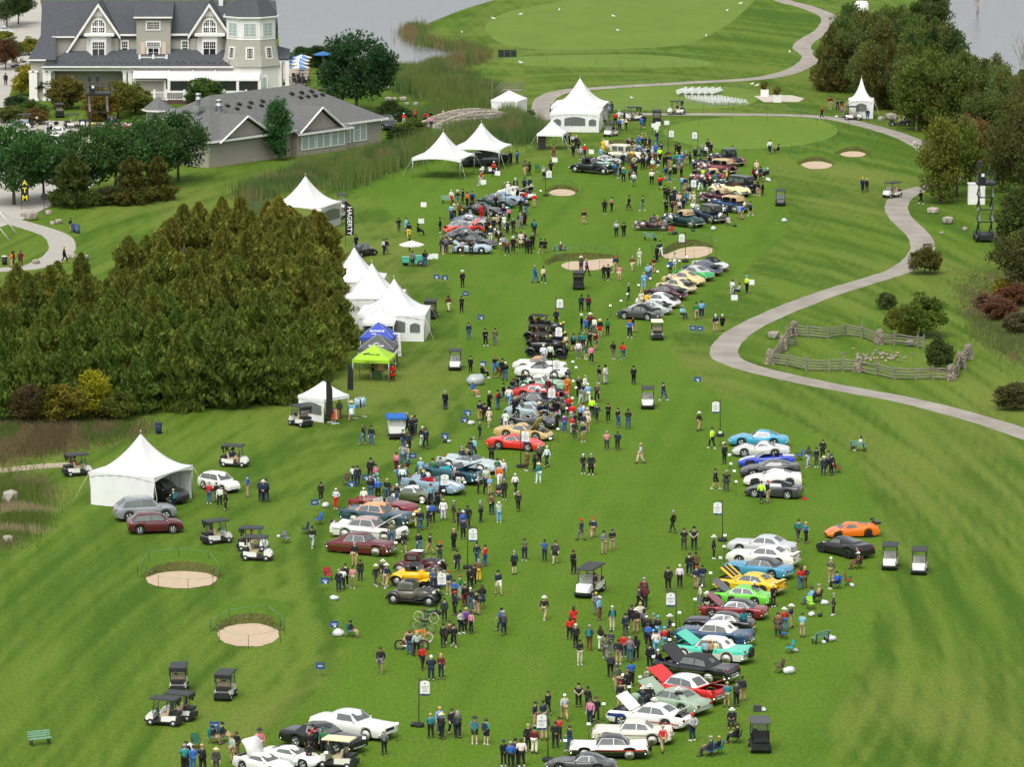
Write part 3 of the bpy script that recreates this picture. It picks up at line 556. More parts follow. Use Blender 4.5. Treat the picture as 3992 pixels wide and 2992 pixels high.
# --- trees round the clubhouse and the car park
LOC=(.040,.098,.026)
for x,y,h,wd,kind,c,lab in (
 (30,442,9.5,.95,'dec',LOC,'dark leafy tree at the left edge behind the cash machine banner'),(95,432,8,.9,'dec',LOC,'dark leafy tree left of the parked rally coupe'),
 (180,425,8.2,1.0,'dec',LOC,'dark leafy tree in front of the black lift'),(250,415,8.6,1.0,'dec',LOC,'dark leafy tree before the red sports car'),(320,405,8.8,1.0,'dec',LOC,'dark leafy tree left of the low grey building'),
 (385,392,8.4,.9,'dec',(.035,.08,.02),'dark leafy tree nearest the garage door'),(345,398,7.4,.95,'dec',LOC,'shorter dark tree close to the low building'),
 (158,447,6.2,1.4,'cedar',(.052,.075,.016),'conical cedar right of the cash machine banner'),(285,440,5.6,1.4,'cedar',(.06,.075,.016),'conical cedar in the lawn hedge'),(342,432,5.2,1.3,'cedar',(.07,.075,.017),'bronze cedar at the end of the lawn hedge'),
 (232,443,2.2,1.3,'bush',(.055,.06,.018),'low dark shrub between the hedge cedars'),(265,445,1.6,1.4,'bush',(.09,.085,.02),'small bronze shrub under the hedge cedar'),
 (602,347,7.6,.72,'pear',(.034,.088,.022),'slender egg shaped tree before the low building windows'),
 (770,245,11.0,.98,'dec',(.022,.058,.018),'big dark green tree right of the clubhouse patio'),(740,240,8.,.9,'dec',(.022,.058,.018),'dark tree in the shade of the big one'),
 (65,205,4.2,1.3,'bush',(.19,.19,.018),'yellow green round tree at the porch corner'),(187,205,4.6,1.3,'bush',(.17,.155,.018),'golden round tree in front of the porch'),
 (142,235,4.4,1.3,'bush',(.12,.10,.022),'bronze tree below the porch'),(255,255,5.0,1.25,'dec',(.105,.105,.02),'olive spreading tree left of the low building'),(215,262,4.4,1.2,'bush',(.11,.095,.02),'bronze leaved tree beside the black lift'),
 (292,245,4.0,1.4,'bush',(.10,.12,.025),'pale green shrub at the end of the veranda rail'),(440,225,3.6,1.5,'bush',(.055,.10,.02),'green tree growing up to the veranda rail'),(110,215,3.0,1.6,'bush',(.04,.065,.025),'blue green shrub below the porch steps'),
 (70,255,2.4,1.8,'bush',(.06,.095,.022),'low hedge shrub at the drive bend'),(80,268,2.2,1.6,'bush',(.11,.085,.03),'brown shrub by the golf carts in the drive'),(20,265,2.2,1.8,'bush',(.09,.12,.025),'pale grass clump at the left edge of the drive'),
 (35,235,1.8,2.,'bush',(.035,.06,.02),'clipped dark hedge left of the drive'),(15,60,7.5,.9,'dec',(.035,.07,.018),'far tree at the top left corner of the car park'),(40,52,6.5,.9,'dec',(.04,.075,.018),'second far tree at the top left car park'),(62,118,2.6,1.5,'bush',(.15,.15,.02),'yellow shrub left of the clubhouse roof'),
 (12,150,4.4,1.0,'dec',(.085,.04,.02),'dark red tree at the left edge'),(25,140,4,1.,'dec',(.04,.07,.02),'green tree behind the dark red one'),(10,95,2,2,'bush',(.16,.17,.03),'bright flower bed shrub in the car park island'),
 (865,306,1.9,2.1,'round',(.03,.062,.017),'dark clipped shrub at the low building corner'),(890,300,2.6,1.9,'round',(.075,.105,.02),'large round olive shrub by the bridge'),(845,258,2.6,1.5,'round',(.035,.068,.018),'dark rounded shrub right of the big tree'),(868,262,1.9,1.6,'round',(.04,.075,.02),'rounded shrub near the information board'),
 (690,145,3.2,1.6,'round',(.03,.06,.018),'dark hedge shrub behind the patio parasols'),(655,142,2.8,1.8,'round',(.035,.07,.02),'hedge shrub at the patio corner'),(725,140,2.6,1.6,'round',(.03,.06,.018),'hedge shrub right of the blue parasol'),(590,188,1.2,3.2,'round',(.05,.10,.02),'low creeping shrub behind the low building roof')):
 tree(kind,GO(x,y),h,wd,jit(tuple(q_*1.4 for q_ in c),.05),lab,'tree' if h > 2.7 else 'shrub')
# --- reeds and long grass: nobody could count them
REED=leaf_mat('reed_blades')
def reeds(ov,n,hgt,cols,label,name='reeds',seed=1,wid=.05):
 poly=region_pts(ov,3);R=np.random.default_rng(seed);lo,hi=poly.min(0),poly.max(0);pts=[]
 while sum(map(len,pts)) < n:
  q=lo+R.random((n,2))*(hi-lo);pts.append(q[inside(poly,q[:,0],q[:,1])])
 q=np.concatenate(pts)[:n];q=q+R.normal(size=q.shape)*np.array([.9,2.5]);a=R.random(n)*6.28;h=hgt*(.55+.6*R.random(n));w_=wid*(.6+.8*R.random(n));ln=h*.22*R.random(n)
 big=fnoise(32,seed+3)(q[:,0]*.35,q[:,1]*.12);h=h*(.5+big)
 A=np.stack([q[:,0]-w_*np.cos(a),q[:,1]-w_*np.sin(a),np.zeros(n)],1);B=np.stack([q[:,0]+w_*np.cos(a),q[:,1]+w_*np.sin(a),np.zeros(n)],1)
 D=np.stack([q[:,0]+ln*np.sin(a*3),q[:,1]+ln*np.cos(a*3),h],1)
 me=bpy.data.meshes.new(name);me.from_pydata(np.stack([A,B,D],1).reshape(-1,3).tolist(),[],np.arange(3*n).reshape(n,3).tolist())
 cc=np.array(cols)[np.minimum((fnoise(32,seed+7)(q[:,0]*.25,q[:,1]*.1)*len(cols)*.999).astype(int),len(cols)-1)]*(.75+.5*R.random((n,1)))
 at=me.attributes.new('tone','FLOAT_COLOR','FACE');at.data.foreach_set('color',np.concatenate([cc,np.ones((n,1))],1).astype(np.float32).ravel());me.materials.append(REED)
 return tag(link(name,me,color=(1,1,1,1)),label,name,kind='stuff')
RC=[(.14,.21,.05),(.17,.22,.06),(.11,.18,.05),(.21,.21,.08)]
reeds([(830,162),(900,165),(1000,172),(1062,190),(1066,226),(1010,240),(930,262),(905,250),(960,225),(890,205),(845,192),(822,175)],22000,2.2,RC,'tall green cattail reeds between the lake and the stone bridge','reeds',1)
reeds([(1030,258),(1090,252),(1150,268),(1172,300),(1110,312),(1040,300),(1000,290)],9000,1.9,RC,'reeds on the near side of the stone bridge','reeds',2)
reeds([(1010,290),(960,330),(890,352),(830,372),(770,398),(735,412),(690,402),(600,415),(560,432),(520,425),(600,392),(690,362),(760,345),(860,328),(940,312)],30000,1.7,RC,'long strip of reeds along the ditch below the low building','reeds',3)
reeds([(886,66),(905,58),(912,66),(902,78),(930,92),(1000,102),(1040,112),(1032,132),(1000,142),(930,152),(870,160),(865,154),(930,144),(1000,130),(1018,118),(960,104),(905,94),(884,80)],14000,1.4,[(.20,.20,.07),(.15,.21,.06),(.24,.20,.09)],'thin reeds fringing the lake shore','reeds',4)
reeds([(330,560),(420,530),(520,470),(560,440),(545,465),(470,540),(400,570),(330,580)],7000,1.6,[(.18,.22,.09),(.15,.20,.075)],'pale green willow scrub above the cedar wood','scrub',5)
reeds([(-30,925),(60,918),(180,916),(290,920),(330,926),(250,945),(120,975),(0,998),(-30,1000)],15000,.55,[(.16,.12,.06),(.20,.16,.08),(.12,.16,.04),(.18,.14,.07)],'brown dry weeds along the edge of the cedar wood','weeds',6,.035)
reeds([(-40,1040),(60,1030),(95,1050),(100,1090),(88,1140),(40,1165),(-40,1180)],12000,.5,[(.20,.19,.08),(.14,.19,.04),(.34,.28,.16),(.12,.17,.035)],'wild dry grass patch at the left edge','weeds',7,.03)
reeds([(2085,600),(2150,585),(2230,600),(2230,790),(2170,770),(2110,720),(2080,650)],11000,.5,[(.18,.14,.08),(.15,.17,.06),(.22,.19,.11)],'dry weeds on the bank at the right edge','weeds',8,.035)
reeds([(975,288),(1040,277),(1112,271),(1138,275),(1120,292),(1040,302),(985,300)],9000,1.5,RC,'green reeds against the near wall of the stone bridge','reeds',9)
# ================================================================ buildings
SIDING=M('grey_siding',(.36,.35,.30),.85,var=.06,scale=1.2,stretch=(1,1,14));SIDING2=M('taupe_siding',(.30,.285,.245),.85,var=.07,scale=1.2,stretch=(1,1,16))
TRIM=M('white_trim',(.78,.77,.74),.55,var=.04);SLATE=M('slate_roof',(.060,.064,.074),.8,var=.35,scale=2.2,stretch=(1.4,1,5),bump=.3)
SHING=M('grey_shingle',(.125,.128,.125),.95,var=.28,scale=4.,bump=.3);PANE=M('window_pane',(.020,.024,.028),.06,var=0,spec=.8);PANE2=M('blind_pane',(.33,.42,.40),.15,var=.08)
DARK=M('dark_opening',(.02,.02,.022),.8,var=.1);STONEB=M('foundation_stone',(.33,.29,.23),.9,var=.25,scale=5,bump=.3);METAL=M('galvanised',(.45,.46,.47),.4,.7,var=.1)
SCREEN=M('veranda_fabric',(.62,.61,.60),.7,var=.05);PEACH=M('shutter_peach',(.62,.48,.37),.7,var=.05);BLACK=M('black_plastic',(.018,.018,.02),.5,var=.1)
def prism(mb,front,d,mi=0):              # front: outline of 3D points (counter-clockwise seen from camera), pushed back by vector d
 n=len(front);d=Vector(d);A=[Vector(p) for p in front];vs=A+[p+d for p in A]
 fs=[tuple(range(n)),tuple(range(2*n-1,n-1,-1))]+[(i,i+n,(i+1) % n+n,(i+1) % n) for i in range(n)]
 return mb.add(vs,fs,mi)
Yp=G(600,392).y;Y1=Yp+4.
def q(x,y,Y): return VP(x/2.211,y/2.211,Y)
ch=link('clubhouse',None,loc=(q(1100,800,Yp).x,Yp+6,0));tag(ch,'large grey gabled clubhouse with slate roof, white trim and corner tower','building');chx=Vector(ch.location)
LANDMARKS.append((chx.x,Yp-6,'the clubhouse'))
def cput(name,mb,mats,parent=None):
 par=parent or ch;base=chx if par is ch else chx+Vector(par.location)
 mb.v=[tuple(Vector(p)-base) for p in mb.v];return put(name,mb,mats,par)
def rectq(x0,y0,x1,y1,Y): return [q(x0,y1,Y),q(x1,y1,Y),q(x1,y0,Y),q(x0,y0,Y)]
def rect0(x0,x1,y0,Y):                   # from the ground up to row y0
 a,b=q(x0,y0,Y),q(x1,y0,Y);return [Vector((a.x,Y,0)),Vector((b.x,Y,0)),b,a]
m_=MB();prism(m_,rect0(440,1150,590,Yp+3.2),(0,9,0));prism(m_,rect0(1150,2230,590,Yp+.4),(0,11,0));prism(m_,rectq(465,308,1965,480,Y1),(0,9,0));cput('wall',m_,SIDING)
m_=MB();prism(m_,[q(360,575,Yp-.5),q(2045,563,Yp-.5),q(1965,412,Y1+.1),q(600,422,Y1+.1)],(0,.05,-.25));o=cput('porch_roof',m_,SLATE)
m_=MB()
for k in range(64):
 x=400+k*25;yb=545-(k % 2)*12
 if k % 5 < 4: m_.box(q(x,yb,Yp-.05)+Vector((0,0,.04)),(.16,.1,.12))
cput('snow_guards',m_,BLACK,None)['kind']='stuff'
m_=MB();e0,e1=q(350,312,Y1-.5),q(2392,312,Y1-.5);r0,r1=q(362,2,Y1+5),q(2378,2,Y1+5)
prism(m_,[e0,e1,r1,r0],(0,.1,-.28));prism(m_,[r0,r1,Vector((r1.x,Y1+10.5,e1.z)),Vector((r0.x,Y1+10.5,e0.z))],(0,.1,-.28));mr_=cput('main_roof',m_,SLATE)
m_=MB();prism(m_,[q(240,515,Y1-4),q(480,515,Y1-4),q(480,300,Y1-.3),q(352,300,Y1-.3)],(0,.1,-.25));cput('catslide_roof',m_,SLATE);m_=MB();prism(m_,rect0(262,470,520,Y1-3.6),(0,8,0));cput('side_wing_wall',m_,SIDING)
m_=MB();prism(m_,[q(448,325,Y1-.62),q(645,325,Y1-.62),q(645,312,Y1-.62),q(448,312,Y1-.62)],(0,.2,0));prism(m_,rectq(1030,293,1180,308,Y1-.62),(0,.2,0));prism(m_,rectq(1465,290,1625,306,Y1-.62),(0,.2,0))
prism(m_,rectq(360,572,2215,583,Yp-.75),(0,.3,0));prism(m_,rectq(370,585,1150,611,Yp-.1),(0,.4,0));prism(m_,rectq(1150,585,2232,601,Yp-.1),(0,.4,0));prism(m_,rectq(238,513,395,524,Y1-4.2),(0,.3,0));cput('eaves_trim',m_,TRIM)
for x in (388,424,1075,1122,270,305,1160):
 a=q(x,608,Yp+.1);m_=MB();m_.box((a.x,Yp+.1,a.z/2),(.62 if x in (388,1122,270) else .5,.5,a.z));m_.box((a.x,Yp+.1,a.z-.12),(.8,.62,.2));m_.box((a.x,Yp+.1,.15),(.8,.62,.3));cput('column',m_,TRIM)
# gables
for k,(ap,lf,rf,wall) in enumerate((((845,12),(568,440),(1037,303),[(592,440),(1020,440),(1020,318),(845,48)]),((1803,12),(1618,303),(1968,264),[(1640,440),(1950,440),(1950,262),(1803,48),(1640,300)]))):
 Yg=Y1-.35;m_=MB();prism(m_,[q(x,y,Yg) for x,y in wall],(0,5,0));g_=cput('gable_wall',m_,SIDING)
 m_=MB();A=q(*ap,Yg-.5)
 for f in (lf,rf):
  B=q(*f,Yg-.5);n=Vector((0,0,-.26));pr=[B,A,A+n,B+n] if f is lf else [A,B,B+n,A+n]
  prism(m_,pr,(0,6.2,0))
 cput('gable_roof',m_,SLATE)
 m_=MB()
 for f in (lf,rf):
  B=q(*f,Yg-.56);A2=q(ap[0],ap[1]+14,Yg-.56);B.z -= .10;n=Vector((0,0,-.55));pr=[B,A2,A2+n,B+n] if f is lf else [A2,B,B+n,A2+n];prism(m_,pr,(0,.14,0))
 cput('rake_board',m_,TRIM)
 for j in range(9):                       # gable louvre boards
  y=60+j*9;hw=(y-45)*.55;m_=MB();prism(m_,rectq(ap[0]-hw,y,ap[0]+hw,y+7,Yg-.06),(0,.08,0));cput('louvre_board',m_,TRIM)
 bx=(745,962) if k==0 else (1700,1917);m_=MB();prism(m_,[q(bx[0]+45,490,Yg-1.1),q(bx[1]-45,490,Yg-1.1),q(bx[1]-45,312,Yg-1.1),q(bx[0]+45,312,Yg-1.1)],(0,1.1,0))
 for x0_,x1_ in ((bx[0]+45,bx[0]),(bx[1]-45,bx[1])):
  a,b=q(x0_,312,Yg-1.1),q(x0_,490,Yg-1.1);c,d=q(x1_,470,Yg),q(x1_,305,Yg);m_.quad(a,b,c,d) if x1_ < x0_ else m_.quad(b,a,d,c)
 cput('bay',m_,TRIM);m_=MB();prism(m_,rectq(bx[0]-22,292,bx[1]+20,312,Yg-1.5),(0,1.5,0));cput('bay_cap',m_,[TRIM])
Yc=Y1-1.3;m_=MB();prism(m_,rectq(1176,150,1470,490,Yc),(0,5,0));cput('dormer_wall',m_,SIDING)
m_=MB();prism(m_,[q(1150,150,Yc-.5),q(1488,150,Yc-.5),q(1503,2,Y1+4.6),q(1165,2,Y1+4.6)],(0,.1,-.25));cput('dormer_roof',m_,SLATE)
m_=MB();prism(m_,rectq(1150,144,1485,157,Yc-.62),(0,.2,0));cput('dormer_eave',m_,TRIM)
def muntins(m_,x0,y0,x1,y1,Y,cols,rows,w_=4.):
 for i in range(1,cols): x=x0+(x1-x0)*i/cols;prism(m_,rectq(x-w_/2,y0,x+w_/2,y1,Y),(0,.03,0))
 for j in range(1,rows): y=y0+(y1-y0)*j/rows;prism(m_,rectq(x0,y-w_/2,x1,y+w_/2,Y-.004),(0,.03,0))
def window(x0,y0,x1,y1,Y,sash=2,cols=3,rows=4,arch=False,fr=13,pane=PANE,parts='window'):
 m_=MB();n=8;cx=(x0+x1)/2
 def outl(g):
  if not arch: return [(x0-g,y1+g),(x1+g,y1+g),(x1+g,y0-g),(x0-g,y0-g)]
  r=(x1-x0)/2+g;return [(x0-g,y1+g),(x1+g,y1+g)]+[(cx+r*math.cos(a),y0+(x1-x0)/2-r*math.sin(a)) for a in [math.pi*k/n for k in range(n+1)]]
 prism(m_,[q(x,y,Y-.10) for x,y in outl(fr)],(0,.12,0));w_=cput(parts,m_,TRIM)
 if arch:
  m2=MB();prism(m2,[q(x,y,Y-.125) for x,y in outl(0)],(0,.03,0));cput('pane',m2,pane,w_)
  m3=MB();prism(m3,rectq(cx-5,y0,cx+5,y1,Y-.16),(0,.03,0));prism(m3,rectq(x0,y0+(y1-y0)*.52,x1,y0+(y1-y0)*.52+9,Y-.165),(0,.03,0));muntins(m3,x0,y0+5,x1,y1,Y-.145,6,5,2.6);cput('muntins',m3,TRIM,w_)
 else:
  sw=(x1-x0)/sash;m3=MB()
  for i in range(sash):
   a,b=x0+sw*i+(3 if i else 0),x0+sw*(i+1)-(3 if i < sash-1 else 0);m2=MB();prism(m2,rectq(a,y0,b,y1,Y-.125),(0,.03,0));cput('pane',m2,pane,w_)
   muntins(m3,a,y0,b,y0+(y1-y0)*(.5 if rows > 3 else 1),Y-.145,cols,max(2,rows//2 if rows > 3 else rows),2.4)
   if rows > 3: prism(m3,rectq(a,(y0+y1)/2-2,b,(y0+y1)/2+3,Y-.15),(0,.03,0))
  cput('muntins',m3,TRIM,w_)
 return w_
Yg=Y1-.35
window(797,168,900,278,Yg,arch=True);window(1755,168,1858,278,Yg,arch=True)
window(798,362,898,474,Yg-1.1);window(1755,360,1856,472,Yg-1.1)
window(1052,356,1098,464,Y1-.05,1);window(1571,354,1616,464,Y1-.05,1);window(1268,190,1371,248,Yc,2,4,3)
window(1268,365,1375,395,Yc,2,4,2,parts='transom');window(1278,415,1365,490,Yc,2,1,2,parts='french_door')
for x in (1212,1395): m_=MB();prism(m_,rectq(x,362,x+36,485,Yc-.06),(0,.08,0));cput('shutter',m_,PEACH)
def railing(x0,x1,yt,yb,Y,step,posts,name='railing'):
 m_=MB();prism(m_,rectq(x0,yt,x1,yt+8,Y),(0,.12,0));prism(m_,rectq(x0,yb-8,x1,yb-2,Y),(0,.1,0))
 for x in posts: prism(m_,rectq(x-9,yt-18,x+9,yb+6,Y-.06),(0,.26,0))
 r_=cput(name,m_,TRIM);m_=MB();a,b=q(0,yt+8,Y),q(0,yb-8,Y);m_.box((0,0,(b.z-a.z)/2),(.07,.05,a.z-b.z));me=m_.mesh('baluster',TRIM)
 x=x0+step
 while x < x1-step*.5:
  p_=q(x,yt+8,Y);link('baluster',me,r_,Vector((p_.x,Y+.06,p_.z))-chx);x += step
railing(1198,1445,488,550,Y1-2.6,17,(1203,1320,1435),'balcony_rail');m_=MB();prism(m_,rectq(1190,548,1450,556,Y1-2.7),(0,1.6,0));cput('balcony_floor',m_,TRIM)
# veranda
Yv=Yp-2.6
m_=MB();prism(m_,[Vector((q(1270,0,Yp-4.4).x,Yp-4.4,0)),Vector((q(2240,0,Yp-4.4).x,Yp-4.4,0)),q(2240,866,Yp-4.4),q(1270,866,Yp-4.4)],(0,4.5,0));cput('veranda_deck',m_,M('deck_brown',(.09,.05,.04),.8))
railing(1275,2235,790,860,Yp-4.3,15,(1330,1433,1588,1760,1930,2120),'veranda_rail')
for a,b in ((1462,1660),(1668,1855),(1863,2050),(2058,2240)):
 m_=MB();prism(m_,[q(a-12,690,Yv),q(b-8,690,Yv),q(b,602,Yp-.2),q(a,602,Yp-.2)],(0,0,-.06));cput('awning_panel',m_,SCREEN)
 m_=MB();prism(m_,rectq(a+12,700,b-22,782,Yv+.1),(0,.05,0));cput('screen_pane',m_,PANE)
m_=MB()
for x in (1455,1658,1853,2048,2236): prism(m_,rectq(x-12,688,x+12,800,Yv-.02),(0,.3,0));prism(m_,[q(x-14,690,Yv-.05),q(x-2,690,Yv-.05),q(x+10,600,Yp-.25),q(x,600,Yp-.25)],(0,0,.12))
prism(m_,rectq(1450,683,2240,697,Yv-.06),(0,.2,0));prism(m_,rectq(1450,782,2240,800,Yv-.03),(0,.3,0));cput('veranda_frame',m_,TRIM)
m_=MB();prism(m_,rectq(1145,608,1458,640,Yp-.6),(0,.5,0));prism(m_,[q(1142,672,Yp-1.6),q(1450,672,Yp-1.6),q(1458,640,Yp-.6),q(1147,640,Yp-.6)],(0,0,-.05));prism(m_,rectq(1150,690,1172,800,Yp-.9),(0,.3,0));prism(m_,rectq(1412,690,1432,870,Yp-.9),(0,.3,0));prism(m_,rectq(1150,684,1432,698,Yp-.92),(0,.25,0));cput('awning',m_,TRIM)
m_=MB();prism(m_,rect0(1172,1412,700,Yp-.7),(0,.4,0));cput('garden_wall',m_,SIDING2)
# tower
tcx,tcy=q(2165,300,Yp+2.5).x,Yp+2.6;m_=MB();zz=lambda y: q(2165,y,Yp-.8).z
def octo(prof,mi=0,mb=None): return mb.lathe(prof,8,mi,(tcx,tcy,0),smooth=False)
def rot8(mb,c):
 k=math.pi/8;mb.v=[(c[0]+(x-c[0])*math.cos(k)-(y-c[1])*math.sin(k),c[1]+(x-c[0])*math.sin(k)+(y-c[1])*math.cos(k),z) for x,y,z in mb.v]
m_=MB();octo([(4.1,0),(4.1,zz(575))],0,m_);rot8(m_,(tcx,tcy));cput('tower_base',m_,TRIM)
m_=MB();octo([(4.45,zz(572)),(4.0,zz(480)),(3.62,zz(342))],0,m_);rot8(m_,(tcx,tcy));cput('tower_skirt',m_,SIDING)
m_=MB();octo([(3.7,zz(344)),(3.66,zz(335)),(3.66,zz(155))],0,m_);rot8(m_,(tcx,tcy));cput('tower_wall',m_,TRIM)
m_=MB();octo([(4.05,zz(150)),(3.9,zz(140)),(1.5,zz(140)+3.3),(.05,zz(140)+5.2)],0,m_);rot8(m_,(tcx,tcy));cput('tower_roof',m_,SLATE)
m_=MB();octo([(4.12,zz(158)),(4.14,zz(148)),(4.05,zz(146))],0,m_);rot8(m_,(tcx,tcy));cput('tower_eave',m_,TRIM)
def tower_win(ang,r,z,w_,h,tilt,pane,cols,rows):
 o=link('window',None,ch,Vector((tcx+r*math.sin(ang),tcy-r*math.cos(ang),z))-chx,(tilt,0,ang));m_=MB();m_.box((0,0,0),(w_+.36,.12,h+.36));put('frame',m_,TRIM,o)
 for i in range(cols): m_=MB();m_.box((-w_/2+w_*(i+.5)/cols,-.05,0),(w_/cols-.07,.06,h));put('pane',m_,pane,o)
 m_=MB()
 for i in range(cols*2): m_.box((-w_/2+w_*(i+.5)/(cols*2),-.086,0),(.03,.02,h))
 for j in range(1,rows): m_.box((0,-.088,-h/2+h*j/rows),(w_,.02,.04))
 put('muntins',m_,TRIM,o)
for a in (-math.pi/4,0,math.pi/4):
 tower_win(a,3.66*math.cos(math.pi/8)+.03,(zz(202)+zz(312))/2,1.7,1.75,0,PANE2,2,4);tower_win(a,4.0*math.cos(math.pi/8)-.02,(zz(415)+zz(500))/2,.85,1.35,-.14,PANE,1,4)
tower_win(math.pi/8*.9,4.15*math.cos(math.pi/8)+.1,1.9,2.0,3.0,0,PANE2,3,3)
m_=MB();prism(m_,rect0(2300,2420,560,Yp+4),(0,6,0));cput('rear_wall',m_,SIDING);m_=MB();prism(m_,[q(2385,505,Yp+1),q(2490,505,Yp+1),q(2500,420,Yp+6),q(2380,390,Yp+6)],(0,.1,-.2));cput('side_porch_roof',m_,SLATE)
m_=MB();prism(m_,rectq(1885,-40,1922,50,Y1+4),(0,.8,0));cput('chimney',m_,TRIM)
for x in (2410,2475): a=q(x,510,Yp+1.2);m_=MB();m_.box((a.x,Yp+1.4,a.z/2),(.55,.5,a.z));m_.box((a.x,Yp+1.4,.4),(.8,.8,.8));cput('column',m_,TRIM)
# ---------------------------------------------------------------- low grey building
PA=G(814,655);PB=G(1486,560);e1v=(PB-PA);LB=e1v.length;e1v.normalize();e2v=Vector((-e1v.y,e1v.x,0));WB=14.7
lb=link('low_building',None,loc=PA);lb.rotation_euler=(0,0,math.atan2(e1v.y,e1v.x));tag(lb,'low grey pavilion with hipped shingle roof, gables and wide white windows','building');LANDMARKS.append((PA.x+8,PA.y+4,'the low grey building'))
HW=3.3;HR=4.6;ov_=.7
m_=MB();m_.box((LB/2,WB/2,HW/2),(LB,WB,HW));put('wall',m_,SIDING2,lb)
m_=MB();m_.box((LB/2,WB/2,.2),(LB+.12,WB+.12,.4));put('foundation',m_,STONEB,lb)
a_,b_,c_,d_=(-ov_,-ov_,HW),(LB+ov_,-ov_,HW),(LB+ov_,WB+ov_,HW),(-ov_,WB+ov_,HW);r1_,r2_=(WB*.55,WB/2,HW+HR),(LB-WB*.5,WB/2,HW+HR)
m_=MB();m_.add([a_,b_,c_,d_,r1_,r2_],[(0,1,5,4),(1,2,5),(2,3,4,5),(3,0,4),(3,2,1,0)]);rf_=put('roof',m_,SHING,lb)
m_=MB();m_.box((LB/2,-ov_,HW-.02),(LB+2*ov_,.1,.26));m_.box((LB+ov_,WB/2,HW-.02),(.1,WB+2*ov_,.26));m_.box((-ov_,WB/2,HW-.02),(.1,WB+2*ov_,.26));put('fascia',m_,TRIM,lb)
def low_gable(s,hw,rise,out,side=0):
 R_m=Matrix.Rotation(0 if side==0 else -math.pi/2,4,'Z');f=(lambda x,y,z: Vector((x,y,z))) if side==0 else (lambda x,y,z: Vector((y,WB-x,z)))
 m_=MB();prism(m_,[f(s-hw+.5,-out,HW-.3),f(s+hw-.5,-out,HW-.3),f(s,-out,HW+rise-.35)],f(0,4,0)-f(0,0,0));g_=put('gable',m_,SIDING2,lb)
 run=rise/HR*(WB/2)+out+.7
 for sg in (-1,1):
  m_=MB();A=f(s,-out-.5,HW+rise);B=f(s+sg*hw,-out-.5,HW-.15);m_.add([A,B,f(s+sg*hw,0,HW-.12),f(s,run,HW+rise)],[(0,1,2,3) if sg < 0 else (3,2,1,0)]);m_.add([A-Vector((0,0,.12)),B-Vector((0,0,.12)),f(s+sg*hw,0,HW-.24),f(s,run,HW+rise-.12)],[(3,2,1,0) if sg < 0 else (0,1,2,3)]);put('gable_slope',m_,SHING,lb)
  m_=MB();dv=(B-A);m_.tube([A+f(0,-.04,-.12)-f(0,0,0),B+f(0,-.04,-.12)-f(0,0,0)],.14,4,smooth=False);put('rake_board',m_,TRIM,lb)
u2s=lambda u: (u-814)/672*LB
low_gable(u2s(1218),4.3,2.8,1.0);low_gable(u2s(945),5.2,2.8,.3);low_gable(WB/2+.3,4.0,2.6,.3,1)
sA,sB=u2s(1129),u2s(1325)
m_=MB();m_.box(((sA+sB)/2,-.5,HW/2-.1),(sB-sA,1.0,HW-.25));put('window_bay',m_,SIDING2,lb);m_=MB();m_.box(((sA+sB)/2,-.5,.2),(sB-sA+.1,1.1,.4));put('bay_foundation',m_,STONEB,lb)
m_=MB();m_.add([(sA-.6,-1.7,HW-.3),(sB+.6,-1.7,HW-.3),(sB+.6,0,HW+.35),(sA-.6,0,HW+.35)],[(0,1,2,3)]);put('bay_roof',m_,SHING,lb);m_=MB();m_.box(((sA+sB)/2,-1.72,HW-.4),(sB-sA+1.2,.08,.22));put('bay_fascia',m_,TRIM,lb)
for u0,u1,y in ((1144,1199,-1.0),(1203,1257,-1.0),(1260,1315,-1.0),(1328,1362,0),(1372,1426,0)):
 s0,s1=u2s(u0),u2s(u1);z0,z1=.75,2.95;w_=link('window',None,lb,((s0+s1)/2,y-.04,(z0+z1)/2));W_=s1-s0
 m_=MB();m_.box((0,0,0),(W_-.02,.14,z1-z0));put('frame',m_,TRIM,w_)
 for i in (0,1):
  m_=MB();m_.box((-W_/4*.94+i*W_/2*.94,-.06,-.28),(W_/2*.94-.2,.06,(z1-z0)*.62));put('pane',m_,PANE2,w_);m_=MB();m_.box((-W_/4*.94+i*W_/2*.94,-.06,.72),(W_/2*.94-.2,.06,(z1-z0)*.24));put('pane',m_,PANE2,w_)
m_=MB();m_.box((-.05,WB-2.2,1.2),(.12,2.6,2.4));put('garage_door',m_,TRIM,lb)
for i,(x,y) in enumerate([(LB-11+k*1.9,6.0) for k in range(5)]+[(LB-10.2+k*1.4,5.2) for k in range(4)]+[(9+k*2.2,5.4) for k in range(4)]+[(10+k*2.3,4.7) for k in range(3)]):
 m_=MB();z=HW+HR*y/(WB/2);m_.box((x,y-.3,z),(.5,.6,.26));m_.tube([(x,y-.3,z-.1),(x,y-.3,z+.3)],.15,6);put('roof_vent',m_,BLACK,lb)
for x,y,r in ((6.5,4.2,.5),(4.2,5.6,.38)):
 m_=MB();z=HW+HR*y/(WB/2);m_.box((x,y,z),(1.3*r*2,1.2*r*2,.5));m_.lathe([(r*.7,0),(r*.7,.9),(r,.9),(r,1.2),(r*.75,1.25),(r*.75,1.6),(r,1.65),(r*.9,1.85)],12,0,(x,y,z));put('exhaust_fan',m_,METAL,lb)
m_=MB();m_.lathe([(1.55,3.0),(1.55,5.7)],8,0,(7.5,WB+1,0),smooth=False);put('cupola_wall',m_,SIDING2,lb);m_=MB();m_.lathe([(2.1,5.6),(.05,7.2)],8,0,(7.5,WB+1,0),smooth=False);put('cupola_roof',m_,SHING,lb);m_=MB();m_.lathe([(2.11,5.45),(2.13,5.65)],8,0,(7.5,WB+1,0),smooth=False);put('cupola_fascia',m_,TRIM,lb)
